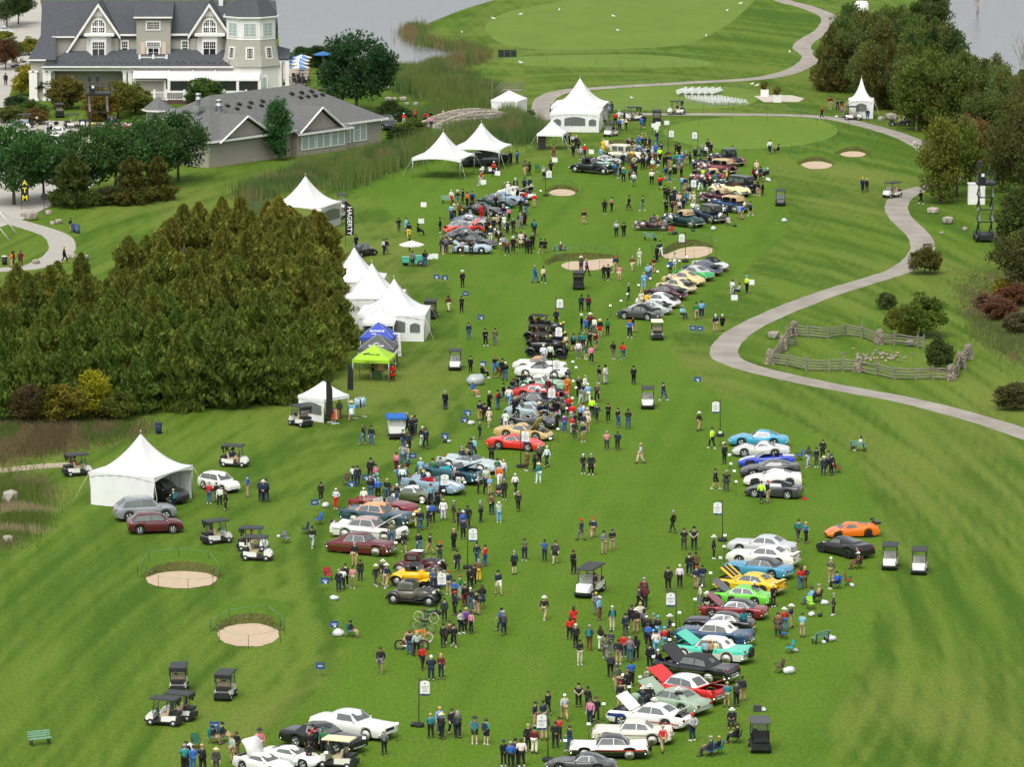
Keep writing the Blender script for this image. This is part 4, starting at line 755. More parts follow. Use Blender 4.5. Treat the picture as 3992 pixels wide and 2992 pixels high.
m_=MB();m_.tube([(.05,-.1,.1),(.05,-.1,2.9),(-.3,-.5,3.15)],.09,6);put('downpipe',m_,TRIM,lb)
p_=G(862,640);m_=MB();m_.box((0,0,.35),(2.9,1.0,.7),taper=.96);m_.box((0,0,.72),(3.0,1.1,.08));tag(put('storage_box',m_,BLACK,loc=p_,rot=math.atan2(e1v.y,e1v.x)*.25),'long black storage box by the garage door','box')
# ---------------------------------------------------------------- tents
VINYL=M('white_vinyl',(.76,.76,.745),.5,var=.05,scale=1.1,bump=.35);POLE=M('tent_pole',(.55,.56,.57),.35,.8,var=.05);CLEARV=M('clear_vinyl',(.16,.18,.17),.12,var=.25,scale=1.2);CLEARV.node_tree.nodes['Principled BSDF'].inputs['Alpha'].default_value=.55
SEAM=M('tent_seam',(.5,.5,.49),.7);TENTC=M('tent_fabric',(1,1,1),.7,var=.06,scale=2,obj=True);ROPE=M('pale_rope',(.62,.58,.45),.8)
def tent(u,v,size,rot,hleg,peak,label,walls='',scallop=.9,frame=True,col=None,guys=True,lm=None,concave=1.9,cat='tent',finial=True,group=None):
 p=G(u,v);o=link('marquee_tent' if frame else 'pop_up_canopy',None,loc=p,rot=R_(rot));tag(o,label,cat,group);S=size/2;n=8
 if lm: LANDMARKS.append((p.x,p.y,lm))
 fab=VINYL if col is None else TENTC
 def ring(half,z,sag=0):
  out=[]
  for e in range(4):
   for k in range(n):
    t=k/n*2-1;x,y=((t,-1),(1,t),(-t,1),(-1,-t))[e];out.append((x*half,y*half,z+sag*(1-t*t)))
  return out
 mb=MB();rings=[]
 for i in range(11):
  t=i/10;hh=S*(1-t)+.02;zf=t**concave if concave > 1 else t
  rings.append(ring(hh,hleg+(peak-hleg)*zf,-.10*(peak-hleg)*t*(1-t) if concave > 1 else 0))
 mb.loft(rings,caps=False,smooth=True);c_=put('canopy',mb,fab,o,color=col)
 for k in range(4): mb=MB();mb.tube([(r_[k*n][0],r_[k*n][1],r_[k*n][2]+.01) for r_ in rings],.022,4);put('ridge_seam',mb,SEAM,c_)
 mb=MB();mb.loft([ring(S+.012,hleg+.02),[(x*1.0,y*1.0,z) for x,y,z in ring(S+.012,hleg-.42 if frame else hleg-.28,.36*scallop if frame else 0)]],caps=False,smooth=False);put('valance',mb,fab,o,color=col)
 mbp=MB();mbp.tube([(0,0,0),(0,0,hleg)],.045,6);mp_=mbp.mesh('leg',POLE)
 for a,b in ((-1,-1),(1,-1),(1,1),(-1,1)):
  link('leg',mp_,o,(a*(S-.06),b*(S-.06),0))
  if guys: mb=MB();mb.tube([(a*S,b*S,hleg-.1),(a*(S+1.1),b*(S+1.1),.02)],.02,3);put('guy_rope',mb,ROPE,o)
 if finial: mb=MB();mb.tube([(0,0,peak-.1),(0,0,peak+.35)],.03,5);put('finial',mb,POLE,o)
 # side walls: f front, r right, b back, l left ; capitals carry windows
 for ch_ in walls:
  k='frbl'.index(ch_.lower());a=k*math.pi/2;w_=link('side_wall',None,o,rot=a);mb=MB();cols_=20;P=[]
  for j in range(2):
   for i in range(cols_+1):
    x=-S+.05+(2*S-.1)*i/cols_;P.append((x,-S+.04+.035*math.sin(i*2.2+k),.03 if j==0 else hleg-.05))
  mb.add(P,[(i,i+1,i+cols_+2,i+cols_+1) for i in range(cols_)],smooth=True);put('sheet',mb,fab,w_,color=col)
  if ch_.isupper():
   for i,(x0,x1,z0,z1,ar) in enumerate(((-.42,.42,.42,.86,1),) if peak > 3.9 and size < 5 else ((-.86,-.56,.36,.72,.8),(-.42,.42,.36,.84,1),(.56,.86,.36,.72,.8)) if size > 6.4 else ((-.8,.8,.32,.80,1),)):
    mb=MB();y=-S-.02;pts=[(x0*S,y,z0*hleg),(x1*S,y,z0*hleg)]+[(x1*S-(x1-x0)*S*t,y,(z1-.1*ar+.1*ar*math.sin(math.pi*t))*hleg) for t in [k_/6 for k_ in range(7)]]
    prism(mb,pts,(0,.03,0));put('clear_window',mb,CLEARV,w_)
 return o
WHITE4=(.8,.8,.79,1)
tent(552,1957,6.1,-27,2.75,5.55,'white high peaked marquee at lower left with solid front wall and open right side','fB',lm='the lower left marquee')
tent(1729,688,6.2,-16,2.6,5.5,'open white high peaked canopy on four poles right of the reeds',lm='the open white canopy',guys=True)
tent(1877,650,6.2,-14,2.6,5.5,'open white high peaked canopy sheltering a dark estate car by the stone bridge')
tent(2261,478,7.0,-8,2.6,6.0,'tallest white marquee by the cart path near the bridge','lb',lm='the tall white marquee')
tent(2248,505,6.6,-5,2.5,4.0,'white marquee front section with wide clear window, joined before the tallest one','Frl',concave=1.3,finial=False)
tent(2152,580,3.4,-10,2.1,3.7,'small white pop up canopy with black banner below the tallest marquee',frame=False,concave=1.25,finial=False,lm='the small white canopy',col=WHITE4)
tent(1985,443,3.9,-20,2.0,3.2,'closed white pop up tent at the right end of the stone bridge','frbl',frame=False,concave=1.1,finial=False,guys=False,lm='the closed tent by the bridge',col=WHITE4)
tent(3357,458,3.4,-4,2.5,5.4,'small white pagoda tent against the lakeside trees','Frlb',lm='the pagoda tent',concave=2.2)
tent(1192,884,6.3,-20,2.7,5.8,'white marquee half hidden behind the cedar wood','rRl',lm='the half hidden marquee')
tent(1382,1180,6.2,-3,2.6,5.7,'white marquee farthest back of the row of three beside the cedars','fr')
tent(1450,1246,6.4,-3,2.6,5.7,'white marquee in the middle of the row of three beside the cedars','fr')
tent(1537,1312,6.6,-4,2.6,5.7,'white marquee nearest in the row of three, with arched windows in front','Frl',lm='the marquee row')
tent(1479,1338,3.1,-3,2.2,3.5,'small white pop up tent right behind the blue one','b',frame=False,concave=1.15,finial=False,guys=False,col=WHITE4)
tb_=tent(1476,1393,3.2,-6,2.1,3.4,'blue pop up tent lettered in white beside the cedar wood','b',frame=False,concave=1.05,finial=False,guys=False,col=(.035,.075,.42,1),lm='the blue pop up tent')
tg_=tent(1474,1438,3.4,-6,2.1,3.3,'dark grey pop up tent between the blue and the lime green ones','',frame=False,concave=1.05,finial=False,guys=False,col=(.085,.085,.09,1))
tl_=tent(1459,1480,3.5,-9,2.1,3.3,'lime green pop up tent with dark logo at the edge of the cedar wood','',frame=False,concave=1.05,finial=False,guys=False,col=(.33,.57,.02,1),lm='the lime green tent')
tent(1262,1634,3.2,-42,2.15,3.4,'white vendor tent hung with clothes at the corner of the cedar wood','Fl',frame=False,concave=1.3,finial=False,guys=False,lm='the clothes vendor tent',col=WHITE4)
TW,TD=M('print_white',(.8,.8,.8),.7,var=0),M('print_dark',(.03,.035,.02),.7,var=0)
def tent_text(o,s,size,mat,S,hleg,peak,t=.45,dx=0,dz=0,name='lettering'):
 a=math.atan2(peak-hleg,S);y=-S*(1-t)-.02;link(name,text_mesh(s,size,mat,bold=.008),o,(dx,y-.035,hleg+(peak-hleg)*t+.03+dz),(a,0,0))
tent_text(tb_,'BOUNCE',.34,TW,1.6,2.1,3.4,.42);tent_text(tb_,'EVENTS',.13,TW,1.6,2.1,3.4,.25,-.3)
tent_text(tg_,'PINE RIDGE',.28,TW,1.7,2.1,3.3,.22);link('lettering',text_mesh('yulgrey.ca',.28,TD),tl_,(0,-1.79,1.96),(math.pi/2,0,0));tent_text(tl_,'LAND TREE',.2,TD,1.75,2.1,3.3,.35,.25)
m_=MB();m_.add([(-.3,0,0),(0,0,.05),(.3,0,.16),(.22,0,.34),(-.1,0,.25),(-.35,0,.2)],[(0,1,2,3,4,5)]);put('logo',m_,TD,tl_,(-.5,-1.19,2.47),(-.9,0,0))
m_=MB();m_.add([(-.3,0,0),(0,0,.2),(.3,0,0),(.2,0,0),(0,0,.1),(-.2,0,0)],[(0,1,4,5),(1,2,3,4)]);put('logo',m_,TW,tg_,(0,-1.16,2.55),(-.95,0,0))
# ---------------------------------------------------------------- stone bridge
STN=M('field_stone',(.36,.33,.27),.9,var=.3,scale=3,bump=.4,obj=False);STNO=M('field_stone_mixed',(1,1,1),.9,var=.22,scale=5,bump=.4,obj=True)
A,B=G(1703,508),G(2068,480);bd=(B-A);BL=bd.length;br=link('stone_bridge',None,loc=A,rot=math.atan2(bd.y,bd.x));tag(br,'arched footbridge of field stone crossing the reedy ditch','bridge');LANDMARKS.append(((A.x+B.x)/2,(A.y+B.y)/2,'the stone bridge'))
def btop(x): t=x/BL;return .65+1.35*(1-(2*t-.95)**2*1.1)
STMESH=[]
for i in range(6):
 R=random.Random(i);bm=bmesh.new();bmesh.ops.create_icosphere(bm,subdivisions=1,radius=.5)
 for vtx in bm.verts: vtx.co *= R.uniform(.82,1.12);vtx.co.x=max(-.46,min(.46,vtx.co.x*1.15));vtx.co.z=max(-.42,min(.42,vtx.co.z*1.2))
 me=bpy.data.meshes.new('stone');bm.to_mesh(me);bm.free();me.materials.append(STNO);STMESH.append(me)
SC=[(.38,.34,.27),(.32,.30,.26),(.44,.37,.28),(.27,.26,.24),(.42,.37,.32)]
for k,(dy,face) in enumerate(((0,-1),(3.6,-1))):
 m_=MB();n=16;rows=[[(BL*i/n,dy+.05,-.1),(BL*i/n,dy+.45,-.1),(BL*i/n,dy+.45,btop(BL*i/n)),(BL*i/n,dy+.05,btop(BL*i/n))] for i in range(n+1)];m_.loft(rows,smooth=False);pw=put('parapet',m_,STN,br)
 z=.25;R=random.Random(k+4)
 while z < 2.1:
  x=R.uniform(0,.3)
  while x < BL:
   wd=R.uniform(.55,1.0);hh=R.uniform(.36,.5)
   if z+.2 < btop(x) and (k==0 or z > btop(x)-1.25): link('stone',R.choice(STMESH),pw,(x,dy+.06,z),None,(wd,.22,hh),jit(R.choice(SC),.2,.06))
   x += wd*1.0
  z += .44
 for i in range(int(BL/.8)):
  x=.4+i*.8;sl=math.atan2(btop(x+.1)-btop(x-.1),.2);m_=MB();link('coping_stone',R.choice(STMESH),pw,(x,dy+.25,btop(x)+.05),(0,-sl,0),(.86,.6,.2),jit((.42,.37,.29),.1,.05))
m_=MB();m_.loft([[(BL*i/16,.4,btop(BL*i/16)-.95),(BL*i/16,3.7,btop(BL*i/16)-.95),(BL*i/16,3.7,-.05),(BL*i/16,.4,-.05)] for i in range(17)],smooth=False);put('deck',m_,PATH,br)
# boulders
def boulder(u,v,s,label,col=(.33,.30,.25)):
 p=G(u,v);o=link('boulder',random.choice(STMESH),None,(p.x,p.y,s*.28),random.uniform(0,6),(s*1.2,s,s*.8),jit(col,.12,.05));tag(o,label,'rock','loose boulders');return o
t0,t1,t01,t31,t30,t21=T(0,0),T(1,0),T(0,1),T(3,1),T(3,0),T(2,1)
for f,x,y,s,lab in ((t1,1240,765,1.1,'largest pale boulder on the slope right of the big dark tree'),(t1,1125,770,.9,'boulder nearest the big dark tree'),(t1,1140,870,1.0,'boulder midway down the slope, left group'),(t1,1190,865,.8,'small boulder in the slope row'),(t1,1265,868,1.0,'flat boulder in the slope row'),(t1,1300,905,.7,'small boulder below the slope row'),(t1,1375,908,.8,'grey boulder low on the slope'),(t1,1480,818,1.2,'long rock at the edge of the reeds'),(t1,1898,908,1.2,'pale boulder beside the stone bridge'),
 (t01,275,235,1.7,'big grey boulder beside the footpath'),(t01,415,190,.9,'reddish boulder by the speaker stand'),(t01,205,205,.8,'small boulder left of the big grey one'),(t01,505,270,.9,'low pale rock on the lawn by the bins'),(t01,450,278,.7,'greenish flat rock on the lawn'),(t01,310,615,.8,'white rock at the footpath edge'),(t01,620,570,1.0,'boulder where the footpath meets the wood'),(t01,690,590,1.1,'pale boulder above the cedar tops'),(t01,730,580,.9,'pinkish boulder above the cedar tops'),
 (t30,1065,1030,1.5,'big grey boulder by the flatbed cart'),(t30,980,1040,1.0,'brown boulder left of the big one'),(t31,55,1260,1.2,'grey upright boulder outside the paddock'),(t31,1220,1325,1.0,'tan boulder by the back rail of the paddock'),(t31,1425,180,1.2,'flat boulder under the yellow green tree'),(t31,1550,270,1.4,'flat rock in the grass left of the lift'),(t31,1700,330,.7,'small rock near the lift wheels'),(t31,1500,360,.5,'smallest rock in the grass left of the lift'),(T(0,2),90,1010,1.6,'rounded boulder in the dry grass at the left edge'),(T(0,2),70,1360,.9,'flat rock below the dry grass')):
 boulder(*f(x,y),s,lab)
SC=[(.30,.235,.155),(.24,.21,.165),(.35,.27,.17),(.19,.17,.145),(.33,.26,.19)]
# ---------------------------------------------------------------- rail paddock
WOODG=M('weathered_wood',(.205,.185,.15),.9,var=.3,scale=3,stretch=(6,1,6),bump=.3)
zp=Z(2960,1240,2.1167);pd_c=G(*zp(560,300));pad=link('rail_fence',None,loc=pd_c);tag(pad,'weathered split rail fence with field stone pillars enclosing a grassy paddock','fence');LANDMARKS.append((pd_c.x,pd_c.y,'the rail paddock'))
m_=MB();m_.box((0,0,.5),(1,.09,.14),taper=.8);RAILM=[]
for i in range(3):
 R=random.Random(i);m_=MB();m_.tube([(-.53,0,0),(-.2,R.uniform(-.02,.02),R.uniform(-.02,.02)),(.2,R.uniform(-.02,.02),R.uniform(-.03,.03)),(.53,0,0)],[.06,.075,.07,.055],5);RAILM.append(m_.mesh('rail',WOODG))
m_=MB();m_.box((0,0,.7),(.16,.14,1.4),taper=.75);POSTM=m_.mesh('post',WOODG)
pillars=[zp(88,385),zp(195,270),zp(285,150),zp(990,220),zp(820,450),t31(1580,1622),t31(1660,1512),t31(1732,1440)]
front=[pillars[0],zp(230,402),zp(388,440),zp(578,445),zp(690,442),pillars[4],zp(970,478),zp(1120,512),t31(1277,1620),t31(1425,1615),pillars[5]]
back=[pillars[2],zp(405,162),zp(565,172),zp(713,150),zp(848,166),pillars[3],zp(1115,228),t31(1297,1340),t31(1345,1345)]
left_=[pillars[0],zp(160,312),pillars[1],zp(240,245),zp(300,232)];right_=[pillars[5],t31(1640,1590),pillars[6],t31(1700,1535)];right2=[pillars[6],t31(1690,1480),pillars[7]];left2=[pillars[1],zp(225,195),pillars[2]]
for run in (front,back,left_,left2,right_,right2):
 pts=[G(*p) for p in run]
 for i in range(len(pts)-1):
  a,b=pts[i]-pd_c,pts[i+1]-pd_c;L_=(b-a).length;ang=math.atan2(b.y-a.y,b.x-a.x)
  for k in range(4):
   z=.22+k*.28+random.uniform(-.05,.05);off=random.uniform(-.08,.08);link('rail',random.choice(RAILM),pad,((a.x+b.x)/2+off,(a.y+b.y)/2+random.uniform(-.07,.07),z),(0,random.uniform(-.03,.03),ang+random.uniform(-.03,.03)),(L_,1,1))
  if run[i+1] not in pillars: link('post',POSTM,pad,b,(random.uniform(-.06,.06),random.uniform(-.05,.05),ang),random.uniform(.9,1.1))
for u,v in pillars:
 p=G(u,v)-pd_c;pi_=link('stone_pillar',None,pad,p);m_=MB();m_.box((0,0,.7),(.62,.62,1.4),taper=.7);put('core',m_,STN,pi_)
 for lv in range(7):
  z=.1+lv*.2;r=.42-.028*lv
  for k in range(8):
   a=k*math.pi/4+lv*.4+random.uniform(-.15,.15);link('stone',random.choice(STMESH),pi_,(r*math.cos(a),r*math.sin(a),z),a,(random.uniform(.2,.3),random.uniform(.24,.36),random.uniform(.17,.25)),jit(random.choice(SC),.3,.08))
 for k in range(4): a=k*1.57+.5;link('stone',random.choice(STMESH),pi_,(.15*math.cos(a),.15*math.sin(a),1.44),a,(.3,.3,.18),jit(random.choice(SC),.2,.08))
pile=link('stone_pile',None,loc=G(*zp(1000,330)));tag(pile,'heap of tumbled field stones inside the rail paddock','stones')
for k in range(60):
 x,y=random.gauss(0,1.3),random.gauss(0,1.8);link('stone',random.choice(STMESH),pile,(x,y,.1+.25*math.exp(-(x*x+y*y)/2)*random.random()),random.uniform(0,6),(random.uniform(.25,.45),random.uniform(.25,.4),random.uniform(.2,.3)),jit(random.choice(SC),.25,.08))
# wooden stairs platform beyond the bridge
wp=link('viewing_platform',None,loc=G(1990,396));tag(wp,'grey timber stair platform behind the closed tent by the bridge','platform')
for x in (-2.6,-1.2,0,1.6): m_=MB();m_.box((x,0,1.3),(.14,.14,2.6));put('post',m_,WOODG,wp);m_=MB();m_.box((x,2,1.3),(.14,.14,2.6));put('post',m_,WOODG,wp)
m_=MB();m_.box((.2,1,1.5),(3,2.2,.12));put('deck',m_,WOODG,wp)
for k in range(5): m_=MB();m_.box((-1.4-k*.28,1,1.25-k*.28),(.32,2,.06));put('step',m_,WOODG,wp)
for z in (2.0,2.3,2.6):
 m_=MB();m_.box((.2,-.08,z),(3,.06,.1));put('rail',m_,WOODG,wp);m_=MB();m_.tube([(-1.2,-.08,z),(-2.7,-.08,z-1.3)],.05,4);put('rail',m_,WOODG,wp)
# scissor lifts
def lift(u,v,h,lw,stages,label,rot=0,scale=1.):
 o=link('scissor_lift',None,loc=G(u,v),rot=rot,scale=scale);tag(o,label,'lift');LANDMARKS.append((o.location.x,o.location.y,'a black scissor lift'));LM=M('lift_black',(.022,.023,.025),.45,.2,var=.1);LG=M('lift_steel',(.30,.31,.32),.4,.6,var=.1)
 m_=MB();m_.box((0,0,.55),(lw*.8,3.2,.55));m_.box((0,-1.65,.5),(lw*.7,.3,.4));put('chassis',m_,LM,o)
 for a in (-1,1):
  for b in (-1,1): m_=MB();m_.lathe([(.2,-.16),(.42,-.16),(.45,-.1),(.45,.1),(.42,.16),(.2,.16)],14,0,(a*lw*.5,b*1.2,.45),'x');put('wheel',m_,LM,o)
 z0=.9;dz=(h-1.9-z0)/stages
 for k in range(stages):
  for a in (-1,1):
   for s_ in (-1,1):
    m_=MB();m_.tube([(a*lw*.36+s_*.05,-1.3*s_,z0+k*dz),(a*lw*.36+s_*.05,1.3*s_,z0+(k+1)*dz)],.10,4,smooth=False);put('scissor_arm',m_,LM if (k+s_) % 2 else LG,o)
  m_=MB();m_.box((0,-1.3,z0+(k+1)*dz),(lw*.8,.12,.12));put('cross_bar',m_,LM,o)
 zt=h-1.75;m_=MB();m_.box((0,0,zt),(lw*1.05,3.0,.25));put('platform',m_,LM,o);m_=MB()
 for z in (zt+.6,zt+1.15):
  for s_ in (-1,1): m_.box((0,s_*1.48,z),(lw*1.05,.05,.05));m_.box((s_*lw*.5,0,z),(.05,3,.05))
 for s_ in (-1,1):
  for x in (-.5,-.17,.17,.5): m_.box((x*lw,s_*1.48,zt+.6),(.05,.05,1.15))
 put('guard_rail',m_,LM,o)
 m_=MB();m_.box((-lw*.25,-1.2,zt+.65),(.8,.5,1.0));put('control_box',m_,LM,o);m_=MB();m_.box((-lw*.22,-1.53,zt+1.0),(.32,.02,.34));put('notice',m_,TRIM,o)
 for x in (-.35,-.02)[:1 if stages > 3 else 2]: m_=MB();m_.box((x*lw,0,zt+2.0),(.5,.5,.75));m_.tube([(x*lw,0,zt),(x*lw,0,zt+1.7)],.05,5);put('speaker',m_,BLACK,o)
 return o
lift(3838,938,8.3,2.0,4,'tall black scissor lift with loudspeaker raised beside the trees at right')
lift(385,523,7.2,3.2,2,'black scissor lift with two loudspeakers over the yellow sports car',.1)
m_=MB();m_.box((0,0,1.2),(2.0,1.2,2.4));m_.box((0,0,2.45),(2.1,1.3,.1));tag(put('portable_toilet',m_,TRIM,loc=G(3805,795)),'white cabin half hidden behind the scissor lift','cabin');m_=MB();m_.lathe([(1.2,0),(1.2,3.6),(.9,4.0),(.1,4.1)],12);tag(put('white_tank',m_,TRIM,loc=G(3357,100)),'white tank glimpsed through the trees at the top of the lakeside wood','tank')
# ================================================================ cars
PAINT=M('car_paint',(1,1,1),.35,0.,var=.03,scale=1.5,coat=.7,spec=.4,obj=True);CLOTH=M('soft_top',(1,1,1),.85,var=.08,scale=4,obj=True)
GLASS=M('car_glass',(.095,.112,.105),.03,var=.25,scale=2.5,spec=1.);CHROME=M('chrome',(.72,.72,.73),.12,1.,var=.04);TYRE=M('tyre',(.016,.016,.017),.8,var=.1)
WWALL=M('whitewall',(.68,.66,.60),.7,var=.05);RIMD=M('rim_dark',(.05,.05,.055),.35,.7,var=.05);RIMC=M('rim_paint',(1,1,1),.3,.3,var=.05,obj=True);LAMP=M('lamp_glass',(.75,.76,.74),.08,.2,var=0);RED=M('tail_lamp',(.35,.012,.01),.2,var=0);SEATM=M('seat',(1,1,1),.7,var=.08,obj=True);UNDER=M('underbody',(.012,.012,.013),.9,var=0);ENG=M('engine',(.16,.16,.165),.35,.6,var=.5,scale=6);BRASS=M('brass',(.72,.52,.16),.22,1.,var=.08)
def wheel_meshes():
 T1=MB();T1.lathe([(.62,-.42),(.90,-.5),(.98,-.42),(1,-.2),(1,.2),(.98,.42),(.90,.5),(.62,.42)],22,0,axis='y')
 T2=MB();T2.lathe([(.30,-.36),(.60,-.40),(.66,-.49)],22,0,axis='y');T2.lathe([(.66,-.49),(.68,-.52),(.86,-.53)],22,1,axis='y');T2.lathe([(.86,-.525),(.98,-.42),(1,-.2),(1,.2),(.98,.42),(.86,.525),(.6,.44)],22,0,axis='y')
 cap=MB();cap.lathe([(.46,-.38),(.45,-.43),(.30,-.50),(.24,-.56),(.02,-.60)],18,0,axis='y');cap.lathe([(.62,.40),(.58,.36),(.24,.56),(.02,.60)],18,0,axis='y')
 sp=MB();sp.lathe([(.70,-.42),(.62,-.44),(.60,-.25)],20,0,axis='y')
 for k in range(5):
  a=k*2*math.pi/5
  for d in (-.13,.13): sp.tube([(.08*math.cos(a),-.44,.08*math.sin(a)),(.64*math.cos(a+d),-.40,.64*math.sin(a+d))],[.09,.06],4)
 sp.lathe([(.16,-.46),(.02,-.48)],10,0,axis='y')
 disc=MB();disc.lathe([(.62,-.16),(.01,-.16)],16,0,axis='y')
 wire=MB();wire.lathe([(.64,-.42),(.58,-.40),(.58,-.3)],18,0,axis='y');wire.lathe([(.14,-.4),(.12,-.56),(.02,-.58)],10,0,axis='y')
 for k in range(12): a=k*math.pi/6;wire.tube([(.1*math.cos(a),-.44,.1*math.sin(a)),(.6*math.cos(a+.2),-.36,.6*math.sin(a+.2))],.025,3)
 return dict(t=T1.mesh('tyre',TYRE),tw=T2.mesh('tyre',[TYRE,WWALL]),cap=cap.mesh('hub_cap',CHROME),capc=cap.mesh('rim',RIMC),spoke=sp.mesh('rim',CHROME),spoked=sp.mesh('rim',RIMD),disc=disc.mesh('brake_disc',RIMD),wire=wire.mesh('rim',RIMC))
WM=wheel_meshes()
def add_wheel(par,x,y,R,wd,white=False,rim='cap',rc=(.6,.6,.6)):
 s=1 if y < 0 else -1
 w_=link('wheel',WM['tw' if white else 't'],par,(x,y,R),(0,0,0 if s > 0 else math.pi),(R,wd,R));link('rim',WM[rim],w_,color=(*rc,1))
 if rim in ('spoke','spoked','wire'): link('brake_disc',WM['disc'],w_)
 return w_
IP=lambda x,P: float(np.interp(x,[p[0] for p in P],[p[1] for p in P]))
